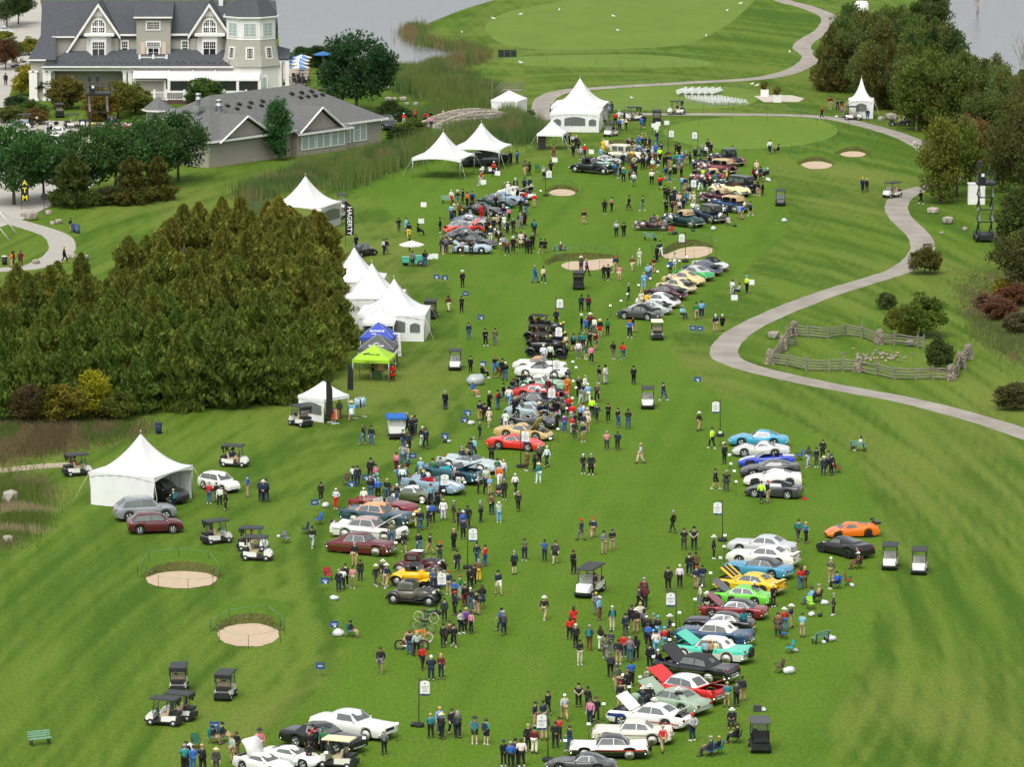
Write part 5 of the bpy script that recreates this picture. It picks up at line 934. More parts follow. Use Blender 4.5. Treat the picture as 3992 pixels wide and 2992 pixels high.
ST={
'muscle': dict(L=4.95,W=.94,R=.345,xf=1.45,xr=-1.38,sill=.24,top=[(-2.475,.62),(-2.38,.86),(-1.3,.93),(.7,.94),(2.2,.88),(2.475,.62)],belt=[(-2.475,.6),(-2.35,.86),(-1.0,.93),(.4,.88),(2.3,.84),(2.475,.6)],wid=[(-2.475,.80),(-2.3,.90),(0,.94),(2.2,.90),(2.475,.78)],gh=(.78,.12,-.78,-1.72,1.34,.58,.80),sw=(.10,.86,.50),bump=1),
'vette': dict(L=4.6,W=.88,R=.34,xf=1.28,xr=-1.20,sill=.22,top=[(-2.3,.55),(-2.2,.74),(-1.2,.80),(.5,.82),(1.6,.76),(2.2,.58),(2.3,.46)],belt=[(-2.3,.55),(-2.1,.74),(-1.2,.88),(-.2,.74),(.6,.76),(1.25,.87),(2.1,.62),(2.3,.48)],wid=[(-2.3,.70),(-2.0,.82),(-1.2,.88),(0,.78),(1.25,.87),(2.1,.74),(2.3,.55)],gh=(.55,-.02,-.55,-1.75,1.19,.50,.70),sw=(.08,.62,1),bump=1),
'stingray': dict(L=4.6,W=.88,R=.34,xf=1.30,xr=-1.18,sill=.20,top=[(-2.3,.60),(-2.25,.78),(-1.1,.80),(.5,.80),(1.6,.74),(2.25,.52),(2.3,.42)],belt=[(-2.3,.6),(-2.2,.76),(-1.2,.92),(-.2,.72),(.6,.74),(1.3,.90),(2.1,.60),(2.3,.45)],wid=[(-2.3,.72),(-1.9,.84),(-1.2,.88),(-.1,.74),(1.3,.87),(2.1,.72),(2.3,.50)],gh=(.60,.02,-.45,-1.25,1.17,.50,.68),sw=(.10,.75,1),bump=1),
'c1': dict(L=4.4,W=.89,R=.345,xf=1.32,xr=-1.18,sill=.24,top=[(-2.2,.55),(-2.1,.78),(-1.2,.86),(.6,.88),(1.6,.84),(2.1,.70),(2.2,.52)],belt=[(-2.2,.6),(-2.05,.86),(-1.1,.90),(-.2,.82),(1.2,.88),(2.1,.80),(2.2,.6)],wid=[(-2.2,.72),(-1.9,.84),(0,.88),(1.8,.86),(2.2,.70)],gh=(.50,.20,-.42,-.92,1.26,.50,.68),sw=(.08,.80,1),bump=2),
'modern': dict(L=4.5,W=.95,R=.345,xf=1.34,xr=-1.32,sill=.19,top=[(-2.25,.62),(-2.2,.96),(-1.2,.97),(.5,.92),(1.6,.76),(2.15,.55),(2.25,.40)],belt=[(-2.25,.6),(-2.15,.93),(-1.2,.97),(.3,.86),(1.4,.80),(2.1,.56),(2.25,.4)],wid=[(-2.25,.84),(-1.4,.95),(0,.89),(1.4,.93),(2.1,.78),(2.25,.55)],gh=(.85,.05,-.58,-1.72,1.23,.54,.76),sw=(.12,.66,1),bump=0),
'c8': dict(L=4.65,W=.98,R=.35,xf=1.42,xr=-1.30,sill=.17,top=[(-2.3,.62),(-2.25,1.0),(-1.3,1.02),(.8,.88),(1.8,.68),(2.2,.50),(2.3,.36)],belt=[(-2.3,.6),(-2.2,.95),(-1.3,.98),(.2,.80),(1.4,.80),(2.1,.52),(2.3,.36)],wid=[(-2.3,.88),(-1.3,.98),(0,.90),(1.4,.95),(2.1,.80),(2.3,.55)],gh=(1.22,.42,-.10,-1.85,1.22,.50,.76),sw=(.14,.52,1),bump=0),
'fifties': dict(L=5.35,W=.98,R=.37,xf=1.62,xr=-1.45,sill=.26,top=[(-2.675,.70),(-2.6,.92),(-1.6,1.00),(.8,1.02),(2.3,.98),(2.6,.82),(2.675,.62)],belt=[(-2.675,.8),(-2.6,1.08),(-1.6,1.00),(.8,.95),(2.4,.98),(2.62,.90),(2.675,.65)],wid=[(-2.675,.88),(-2.4,.95),(0,.98),(2.4,.95),(2.675,.84)],gh=(.85,.42,-.80,-1.50,1.50,.62,.82),sw=(.06,.88,.55),bump=2),
'fastfif': dict(L=5.1,W=.96,R=.37,xf=1.55,xr=-1.40,sill=.18,top=[(-2.55,.55),(-2.45,.72),(-1.8,.95),(.8,1.02),(2.0,.98),(2.45,.86),(2.55,.6)],belt=[(-2.55,.6),(-2.4,.80),(-1.5,.92),(.8,.95),(2.2,.96),(2.5,.80),(2.55,.6)],wid=[(-2.55,.70),(-2.2,.88),(0,.96),(2.2,.92),(2.55,.78)],gh=(.82,.42,-.55,-2.05,1.47,.60,.80),sw=(.06,.66,.55),bump=2,skirt=True),
'concept': dict(L=5.2,W=.96,R=.36,xf=1.5,xr=-1.35,sill=.22,top=[(-2.6,.45),(-2.5,.70),(-1.6,.86),(.7,.88),(1.9,.82),(2.5,.64),(2.6,.48)],belt=[(-2.6,.6),(-2.5,.96),(-1.6,.98),(-.2,.84),(1.2,.88),(2.3,.74),(2.6,.5)],wid=[(-2.6,.74),(-2.2,.88),(0,.94),(2.0,.90),(2.6,.60)],gh=(.75,.25,-.4,-1.2,1.24,.5,.72),sw=(.1,.8,1),bump=1),
'porsche': dict(L=4.25,W=.87,R=.32,xf=1.22,xr=-1.05,sill=.22,top=[(-2.125,.45),(-2.0,.70),(-1.35,.88),(.6,.86),(1.4,.76),(1.95,.60),(2.125,.40)],belt=[(-2.125,.45),(-1.9,.72),(-1.1,.88),(.4,.82),(1.3,.86),(1.9,.72),(2.125,.42)],wid=[(-2.125,.62),(-1.7,.80),(-1.1,.87),(0,.80),(1.3,.83),(1.9,.72),(2.125,.52)],gh=(.70,.18,-.32,-1.62,1.29,.52,.72),sw=(.10,.74,.55),bump=1),
'roadster': dict(L=4.1,W=.82,R=.33,xf=1.15,xr=-1.0,sill=.22,top=[(-2.05,.42),(-1.9,.66),(-1.2,.82),(.5,.86),(1.4,.80),(1.95,.62),(2.05,.42)],belt=[(-2.05,.45),(-1.9,.70),(-1.0,.86),(0,.80),(1.2,.86),(1.9,.70),(2.05,.45)],wid=[(-2.05,.58),(-1.7,.76),(-1,.82),(0,.80),(1.2,.82),(1.8,.72),(2.05,.5)],gh=(.48,.15,-.38,-1.1,1.24,.46,.64),sw=(.1,.8,1),bump=2),
'gt': dict(L=4.5,W=.84,R=.33,xf=1.3,xr=-1.15,sill=.2,top=[(-2.25,.5),(-2.15,.74),(-1.2,.82),(.4,.84),(1.5,.74),(2.15,.54),(2.25,.42)],belt=[(-2.25,.5),(-2.1,.74),(-1.1,.86),(0,.78),(1.3,.84),(2.1,.58),(2.25,.44)],wid=[(-2.25,.62),(-1.9,.76),(-1,.84),(0,.80),(1.3,.82),(2.0,.66),(2.25,.45)],gh=(.45,-.1,-.62,-1.75,1.22,.48,.66),sw=(.08,.72,.6),bump=1),
'suv': dict(L=4.4,W=.91,R=.36,xf=1.35,xr=-1.27,sill=.27,top=[(-2.2,.70),(-2.14,1.05),(-1.0,1.08),(.85,1.07),(1.7,1.0),(2.1,.84),(2.2,.6)],belt=[(-2.2,.7),(-2.1,1.03),(.8,1.0),(1.7,.96),(2.1,.82),(2.2,.6)],wid=[(-2.2,.76),(-1.9,.88),(0,.91),(1.7,.87),(2.2,.66)],gh=(1.05,.35,-1.35,-2.08,1.62,.60,.82),sw=(.10,.90,.45),bump=0),
'sedan': dict(L=4.8,W=.91,R=.34,xf=1.45,xr=-1.38,sill=.22,top=[(-2.4,.65),(-2.3,.98),(-1.4,1.0),(.8,.98),(1.9,.86),(2.3,.7),(2.4,.5)],belt=[(-2.4,.65),(-2.3,.95),(.5,.93),(1.8,.84),(2.3,.7),(2.4,.5)],wid=[(-2.4,.76),(-2.1,.87),(0,.91),(1.9,.85),(2.4,.6)],gh=(1.0,.25,-.9,-1.95,1.44,.56,.80),sw=(.10,.84,.5),bump=0),
'eighty': dict(L=5.15,W=.92,R=.345,xf=1.5,xr=-1.35,sill=.25,top=[(-2.575,.70),(-2.5,.92),(-1.6,.96),(.75,.97),(2.4,.92),(2.575,.72)],belt=[(-2.575,.7),(-2.5,.90),(-1.2,.95),(.6,.92),(2.45,.88),(2.575,.7)],wid=[(-2.575,.84),(-2.3,.90),(0,.92),(2.3,.90),(2.575,.84)],gh=(.80,.20,-.95,-1.55,1.38,.60,.80),sw=(.10,.60,1),bump=1),
'beetle': dict(L=4.05,W=.70,R=.33,xf=1.2,xr=-1.18,sill=.28,top=[(-2.0,.45),(-1.8,.80),(-1.1,1.02),(.5,.98),(1.3,.88),(1.85,.62),(2.0,.4)],belt=[(-2.0,.45),(-1.7,.72),(-.9,.96),(.5,.94),(1.3,.80),(1.85,.58),(2.0,.4)],wid=[(-2.0,.40),(-1.5,.62),(0,.70),(1.2,.58),(2.0,.36)],gh=(.62,.35,-.45,-1.35,1.49,.52,.66),sw=(.08,.84,.5),bump=2,wfen=.78),
}
CACHE={}
def body_mesh(sty,cut=(),rows=(0,7),key=''):
 k=('body',sty,tuple(cut),rows)
 if k in CACHE: return CACHE[k]
 s=ST[sty];L=s['L'];n=46
 xs=sorted(set([round(-L/2+L*i/n,3) for i in range(n+1)]+[round(c + d,3) for c in (s['xf'],s['xr']) for d in (-s['R']*1.16,s['R']*1.16)]))
 sec=[]
 for x in xs:
  zt,zs,w_=IP(x,s['top']),IP(x,s['belt']),IP(x,s['wid']);e=max(0,(abs(x)-L/2+.35)/.35);zb=s['sill']+.10*e
  for c in (s['xf'],s['xr']):
   if s.get('skirt') and c==s['xr']: continue
   Ra=s['R']*1.15
   if abs(x-c) < Ra: zb=max(zb,min(s['R']+math.sqrt(Ra*Ra-(x-c)**2),zs-.09))
  h=zs-zb
  half=[(w_*.92,zb),(w_*.985,zb+.3*h),(w_,zb+.58*h),(w_*.985,zb+.86*h),(w_*.93,zs),(w_*.78,zs+.5*(zt-zs)+.02),(w_*.42,zt+.025),(0,zt+.035)]
  sec.append((x,half))
 mb=MB()
 for sgn in (1,-1):
  for i in range(len(sec)-1):
   x0,a=sec[i];x1,b=sec[i+1];xm=(x0+x1)/2
   for j in range(rows[0],rows[1]):
    if j >= 5 and any(c0 < xm < c1 for c0,c1 in cut): continue
    P=[(x0,sgn*a[j][0],a[j][1]),(x1,sgn*b[j][0],b[j][1]),(x1,sgn*b[j+1][0],b[j+1][1]),(x0,sgn*a[j+1][0],a[j+1][1])]
    mb.add(P if sgn < 0 else P[::-1],[(0,1,2,3)],smooth=True)
 for x,half in (sec[0],sec[-1]):
  ring=[(x,y,z) for y,z in half]+[(x,-y,z) for y,z in half[-2::-1]];mb.add(ring,[tuple(range(len(ring)))])
 me=mb.mesh('body',PAINT);bm=bmesh.new();bm.from_mesh(me);bmesh.ops.remove_doubles(bm,verts=bm.verts[:],dist=.002);bm.to_mesh(me);bm.free()
 CACHE[k]=me;return me
def strip_mesh(sty,y0,y1,x0,x1,mat=PAINT):            # painted stripe lying on the body's top
 k=('strip',sty,y0,y1,x0,x1,mat.name)
 if k not in CACHE:
  s=ST[sty];mb=MB();n=24;rows=[]
  for i in range(n+1):
   x=x0+(x1-x0)*i/n;w_=IP(x,s['wid']);zt,zs=IP(x,s['top']),IP(x,s['belt'])
   z=lambda y: IP(abs(y)/w_,[(0,zt+.035),(.42,zt+.025),(.78,zs+.5*(zt-zs)+.02),(.93,zs)])+.008
   rows.append([(x,y0+(y1-y0)*t,z(y0+(y1-y0)*t)) for t in (0,.5,1)])
  mb.loft(rows,closed=False);CACHE[k]=mb.mesh('stripe',mat)
 return CACHE[k]
def side_strip(sty,f0,f1,x0,x1,mat,t=.012):          # moulding along each flank: heights as fraction of flank
 k=('side',sty,f0 if not callable(f0) else id(f0),f1 if not callable(f1) else id(f1),x0,x1,mat.name)
 if k not in CACHE:
  s=ST[sty];res=[]
  for sg in (1,-1):
   rows=[];mb=MB()
   for i in range(21):
    x=x0+(x1-x0)*i/20;w_=IP(x,s['wid']);zs=IP(x,s['belt']);zb=s['sill'];h=zs-zb
    yy=lambda z: w_*IP((z-zb)/h,[(0,.92),(.3,.985),(.58,1),(.86,.985),(1,.93)])+t
    ff0,ff1=(f0,f1) if not callable(f0) else (f0(i/20),f1(i/20));za,zc=zb+ff0*h,zb+ff1*h
    rows.append([(x,sg*yy(za),za),(x,sg*yy(zc),zc)])
   mb.loft([r[::-1] if sg > 0 else r for r in rows],closed=False);res.append(mb.mesh('side_trim',mat))
  CACHE[k]=res
 return CACHE[k]
def flank(o,name,*a):
 for me in side_strip(*a): link(name,me,o)
def gh_meshes(sty,soft=False):
 k=('gh',sty,soft)
 if k in CACHE: return CACHE[k]
 s=ST[sty];x0,x1,x2,x3,zr,wr,wb=s['gh'];z0=IP(x0,s['top'])+.0;z3=IP(x3,s['top'])-.02;z1s=min(IP(x0-.2,s['belt']),z0)-.01;mb=MB()
 n=7;crown=.05;F=[];rows=[]
 xs_=[x0,x1]+[x1+(x2-x1)*t for t in (.33,.67)]+[x2]+[x2+(x3-x2)*t for t in (.25,.5,.75)]+[x3]
 for i,x in enumerate(xs_):
  if x >= x1: t=(x0-x)/(x0-x1+1e-9);z=z0+(zr-z0)*t;hw=wb*.96+(wr-wb*.96)*t
  elif x >= x2: z=zr+.035*math.sin(math.pi*(x1-x)/(x1-x2));hw=wr
  else:
   t=(x2-x)/(x2-x3);c_=t**1.5 if (x2-x3) > .9 else t;z=zr-(zr-z3)*c_;hw=wr+(wb-.06-wr)*t**1.2
  rows.append([(x,-hw+2*hw*j/(n-1),z+crown*(1-(2*j/(n-1)-1)**2)*(0 if i in (0,len(xs_)-1) else 1)) for j in range(n)])
 mb.loft([r[::-1] for r in rows],closed=False,smooth=True)
 base=lambda x: z0+(z3-z0)*((x0-x)/(x0-x3))-.06
 for sg in (1,-1):
  edge=[r[-1] if sg > 0 else r[0] for r in rows];low=[(x,sg*wb,base(x)) for x in xs_]
  for i in range(len(xs_)-1):
   P=[edge[i],edge[i+1],low[i+1],low[i]];mb.add(P if sg > 0 else P[::-1],[(0,1,2,3)])
 roof=mb.mesh('roof',CLOTH if soft else PAINT);out={'roof': roof}
 def panel(name,quad,s0,s1,t0,t1,off,cut=0,nrm=None):
  a,b,c,d=[Vector(p) for p in quad];f=lambda s_,t_: (a*(1-s_)+b*s_)*(1-t_)+(d*(1-s_)+c*s_)*t_
  P=[f(s0,t0),f(s1,t0),f(s1,t1),f(s0,t1)];nn=(b-a).cross(d-a).normalized()
  if nn.dot(nrm) < 0: nn=-nn
  P=[p+nn*off for p in P];m2=MB();prism(m2,P,-nn*.008);return m2
 ws=[rows[0][0],rows[0][-1],rows[1][-1],rows[1][0]]
 out['windshield']=[panel('w',ws,.05,.95,.10,.96,.022,nrm=Vector((1,0,.5))).mesh('windshield',GLASS)]
 i0,i1=(5,7) if (x2-x3) > .9 else (4,8);cc=range(1,6) if not soft else range(2,5);mr=MB();g0=.15 if not soft else .3
 rr_=[]
 for i in ((i0,(i0+i1)//2,i1)):
  rr_.append([tuple(rows[i][j][k_]+(-.012,0,.022)[k_] for k_ in range(3)) for j in cc])
 if (x2-x3) <= .9: rr_[0],rr_[-1]=[tuple(a_[k_]*(1-g0)+b_[k_]*g0 for k_ in range(3)) for a_,b_ in zip(rr_[0],rr_[-1])],[tuple(a_[k_]*(1-g0)+b_[k_]*g0 for k_ in range(3)) for a_,b_ in zip(rr_[-1],rr_[0])]
 mr.loft([r_[::-1] for r_ in rr_],closed=False,smooth=True);out['rear_window']=[mr.mesh('rear_window',GLASS)]
 out['side_window']=[]
 a0,a1,spl=s['sw']
 for sg in (1,-1):
  ed=lambda x,up: Vector(((x),sg*(np.interp(-x,[-q_[0][0] for q_ in rows],[abs(q_[0][1]) for q_ in rows]) if up else wb),np.interp(-x,[-q_[0][0] for q_ in rows],[q_[0][2] for q_ in rows]) if up else base(x)+.06))
  xa,xb=x0-(x0-x3)*a0,x0-(x0-x3)*a1
  segs=[(xa,xb)] if spl >= 1 else [(xa,xa+(xb-xa)*spl+.03),(xa+(xb-xa)*spl-.03,xb)]
  for p_,q_ in segs:
   top_l=ed(min(p_,x1-.03) if p_ > x1 else p_,True);top_r=ed(max(q_,x2-.12),True);bl,brr=ed(p_,False),ed(q_,False)
   def pt(lo,hi,t): return lo+(hi-lo)*t
   P=[pt(bl,top_l,.10),pt(brr,top_r,.10),pt(brr,top_r,.84),pt(bl,top_l,.84)];off=Vector((0,sg*.02,.004));cn=sum(P,Vector())/4;m2=MB();prism(m2,[cn+(p-cn)*1.09+off*.6 for p in P],Vector((0,-sg*.01,0)));out.setdefault('window_trim',[]).append(m2.mesh('window_trim',CHROME));m2=MB();prism(m2,[p+off for p in P],Vector((0,-sg*.01,0)));out['side_window'].append(m2.mesh('side_window',GLASS))
 CACHE[k]=out;return out
def small(key,fn):
 if key not in CACHE: CACHE[key]=fn()
 return CACHE[key]
def under_mesh(s):
 mb=MB();mb.box((0,0,.36),(s['L']*.90,s['W']*1.42,.34));return mb.mesh('underbody',UNDER)
def bumper_mesh(w_,big):
 mb=MB();pts=[(-.10*(abs(t)**2.4)*2.0,t*w_,0) for t in [-1+i/6 for i in range(13)]];mb.tube(pts,.085 if big else .055,6)
 if big: mb.tube([(p[0]-.03,p[1]*.98,.16) for p in pts],.05,6)
 if big:
  for y in (-.5,.5): mb.box((.03,y*w_,.06),(.14,.14,.3))
 return mb.mesh('bumper',CHROME)
def seat_mesh():
 mb=MB()
 for y in (-.33,.33): mb.box((0,y,.05),(.5,.5,.14));mb.box((-.27,y,.28),(.14,.5,.46),ry=-.2)
 return mb.mesh('seats',SEATM)
def car_frame(name,front,rear,wb):
 a,b=G(*front),G(*rear);d=a-b;ang=math.atan2(d.y,d.x);sc_=max(.9,min(1.22 if name=='p' else 1.12,d.length/wb));return a,b,ang,sc_
CARS=[]
def car(sty,F,Rr,col,label,roof=None,soft=False,open_=False,hood=0,trunk=0,white=False,rim=None,rc=(.6,.6,.6),seat=(.05,.05,.05),lower=None,trim=None,stripes=(),kit=False,spoiler=None,lm=None,cat='car',group=None,dx=0):
 s=ST[sty];wb=s['xf']-s['xr'];a,b,ang,k=car_frame(sty,F,Rr,wb);fwd=Vector((math.cos(ang),math.sin(ang),0));lat=Vector((-math.sin(ang),math.cos(ang),0));track=IP(s['xf'],s['wid'])-.06
 far=lat if lat.y > 0 else -lat;mid=(a+b)/2-fwd*(s['xf']+s['xr'])/2*k;pos=mid+far*track*k
 o=link('parked_car' if cat=='car' else 'concept_car',None,loc=pos,rot=ang,scale=k);tag(o,label,'car',group);CARS.append(o);LANDMARKS.append((pos.x,pos.y,'the '+(lm or ' '.join(label.split()[:3]))))
 x0,x1,x2,x3,zr,wr,wbb=s['gh'];cut=[]
 if open_: cut.append((x3*.75,x0-.12))
 if hood: cut.append((x0+.12,s['L']/2-.35))
 if trunk: cut.append((-s['L']/2+.12,x3-.15))
 if lower: link('body',body_mesh(sty,cut,(2,7)),o,color=col);link('lower_body',body_mesh(sty,(),(0,2)),o,color=lower)
 else: link('body',body_mesh(sty,cut),o,color=col)
 link('underbody',small(('under',sty),lambda: under_mesh(s)),o)
 if open_:
  mb=MB();mb.box(((x3*.75+x0-.12)/2,0,.42),(x0-.12-x3*.75,IP(0,s['wid'])*1.5,.06));put('cabin_floor',mb,UNDER,o)
  link('seats',small('seats',seat_mesh),o,(-.25,0,.52),color=seat);
  g=small(('ws',sty),lambda: ws_mesh(s));link('windshield',g[0],o);link('windshield_frame',g[1],o)
  mb=MB();mb.lathe([(.19,0),(.2,.02)],12,0,(0,0,0),'x');put('steering_wheel',mb,UNDER,o,(x0-.45,.33,.86))
 else:
  gm=gh_meshes(sty,soft);link('roof',gm['roof'],o,color=roof or col)
  for nm in ('windshield','rear_window','side_window')+(('window_trim',) if s['bump'] and not soft else ()):
   for me in gm[nm]: link(nm,me,o)
 rim=rim or ('cap' if s['bump']==2 or white else 'spoke')
 for xw in (s['xf'],s['xr']):
  for sg in (1,-1): add_wheel(o,xw,sg*(s.get('wfen',IP(xw,s['wid']))-(.3 if s.get('skirt') and xw < 0 else .11)),s['R'],.21,white,rim,rc)
 if 'wfen' in s:
  for xw in (s['xf'],s['xr']):
   for sg in (1,-1): mb=MB();mb.loft([[(xw+(s['R']*1.5)*math.cos(t),sg*y,max(.2,s['R']*.7+s['R']*1.15*math.sin(t))) for y in (.5,.84)] for t in [math.pi*i/8 for i in range(9)]],closed=False);me=mb.mesh('fender',PAINT);link('fender',me,o,color=col)
 nose,tail=s['L']/2,-s['L']/2;hy=IP(nose-.12,s['wid'])*.72;hz=IP(nose-.1,s['belt'])-.13
 for sg in (1,-1):
  link('headlight',small('lamp',lambda: MB().ball((0,0,0),.11,n=10,m=6,sc=(.5,1,1)).mesh('headlight',LAMP)),o,(nose-.10,sg*hy,hz),scale=1 if s['bump'] else .75)
  link('tail_lamp',small('tlamp',lambda: MB().box((0,0,0),(.06,.26,.11)).mesh('tail_lamp',RED)),o,(tail+.01,sg*IP(tail+.1,s['wid'])*.72,IP(tail+.12,s['belt'])-.16))
 if s['bump']:
  wn,wt=IP(nose-.2,s['wid']),IP(tail+.2,s['wid']);big=s['bump']==2 and s['L'] > 5
  for nm,xx,ww,rz in (('front_bumper',nose+.03,wn,0),('rear_bumper',tail-.03,wt,math.pi)): link(nm,small(('bump',round(ww,2),big),lambda: bumper_mesh(ww,big)),o,(xx,0,.42),rz)
  mb=MB();mb.box((0,0,0),(.05,hy*1.3,.16));link('grille',small(('gr',sty),lambda: mb.mesh('grille',CHROME if s['bump']==2 else RIMD)),o,(nose-.0,0,hz-.04))
 else: mb=MB();mb.box((0,0,0),(.08,hy*1.7,.14));link('grille',small(('gr',sty),lambda: mb.mesh('grille',UNDER)),o,(nose-.03,0,.34))
 if hood:
  hl=nose-.35-(x0+.12);hw=IP(x0+.5,s['wid'])*.80;mb=MB();mb.box((hl/2,0,0),(hl,hw*2,.04));mb.box((hl-.02,0,-.03),(.05,hw*1.9,.05));link('bonnet',mb.mesh('bonnet',PAINT),o,(x0+.14,0,IP(x0+.2,s['top'])+.02),(0,-R_(hood),0),color=col if trim != 'blackhood' else (.05,.05,.055,1))
  mb=MB();mb.box((x0+.12+hl/2,0,.40),(hl,hw*1.95,.05));put('engine_bay',mb,UNDER,o);mb=MB();mb.box((x0+.2+hl*.45,0,.6),(.7,.5,.36));mb.lathe([(.28,0),(.28,.12),(.05,.14)],12,0,(x0+.2+hl*.45,0,.78));mb.box((x0+.2+hl*.9,0,.6),(.1,hw*1.3,.34));put('engine',mb,ENG,o)
 if trunk:
  tl=x3-.15-(tail+.12);hw=IP(tail+.6,s['wid'])*.80;mb=MB();mb.box((-tl/2,0,0),(tl,hw*2,.04));link('boot_lid',mb.mesh('boot_lid',PAINT),o,(x3-.15,0,IP(x3-.2,s['top'])+.03),(0,R_(trunk),0),color=col);mb=MB();mb.box((x3-.15-tl/2,0,.45),(tl,hw*1.95,.05));put('boot_floor',mb,UNDER,o)
 for st_ in stripes: link('stripe',strip_mesh(sty,*st_[:4]),o,color=st_[4])
 if trim=='chrome': flank(o,'side_trim',sty,.56,.62,-s['L']*.44,s['L']*.42,CHROME)
 if kit: w_=link('spare_wheel',WM['tw'],o,(tail-.18,0,.78),(0,.12,math.pi/2),(.36,.2,.36))
 if spoiler=='whale': mb=MB();mb.box((tail+.38,0,.98),(.62,1.25,.06),ry=-.12);put('spoiler',mb,UNDER,o)
 if spoiler=='wing':
  mb=MB();mb.box((tail+.12,0,1.28),(.34,1.8,.05));mb.box((tail+.2,.35,1.12),(.2,.05,.3));mb.box((tail+.2,-.35,1.12),(.2,.05,.3));mb.box((tail+.12,.92,1.26),(.38,.04,.2));mb.box((tail+.12,-.92,1.26),(.38,.04,.2));put('spoiler',mb,RIMD,o)
 if spoiler=='lip': mb=MB();mb.box((tail+.15,0,IP(tail+.3,s['top'])+.14),(.3,1.5,.04));mb.box((tail+.2,.6,IP(tail+.3,s['top'])+.06),(.2,.06,.16));mb.box((tail+.2,-.6,IP(tail+.3,s['top'])+.06),(.2,.06,.16));link('spoiler',mb.mesh('spoiler',PAINT),o,color=col)
 for sg in (1,-1):
  link('mirror',small('mir',lambda: MB().ball((0,0,0),.08,n=6,m=4,sc=(.8,1.2,.8)).mesh('mirror',CHROME)),o,(x0-.15,sg*(IP(x0-.15,s['wid'])*.98),IP(x0,s['top'])+.03))
 return o
def ws_mesh(s):
 x0,x1,x2,x3,zr,wr,wb=s['gh'];z0=IP(x0,s['top']);zt=min(zr-.06,z0+.38);xt=x0-(x0-x1)*.8;A=[(x0-.1,-wb*.95,z0),(x0-.1,wb*.95,z0),(xt,wr,zt),(xt,-wr,zt)]
 g=MB();prism(g,A,(-.01,0,0));f=MB();f.tube(A+[A[0]],.022,4);return g.mesh('windshield',GLASS),f.mesh('windshield_frame',CHROME)
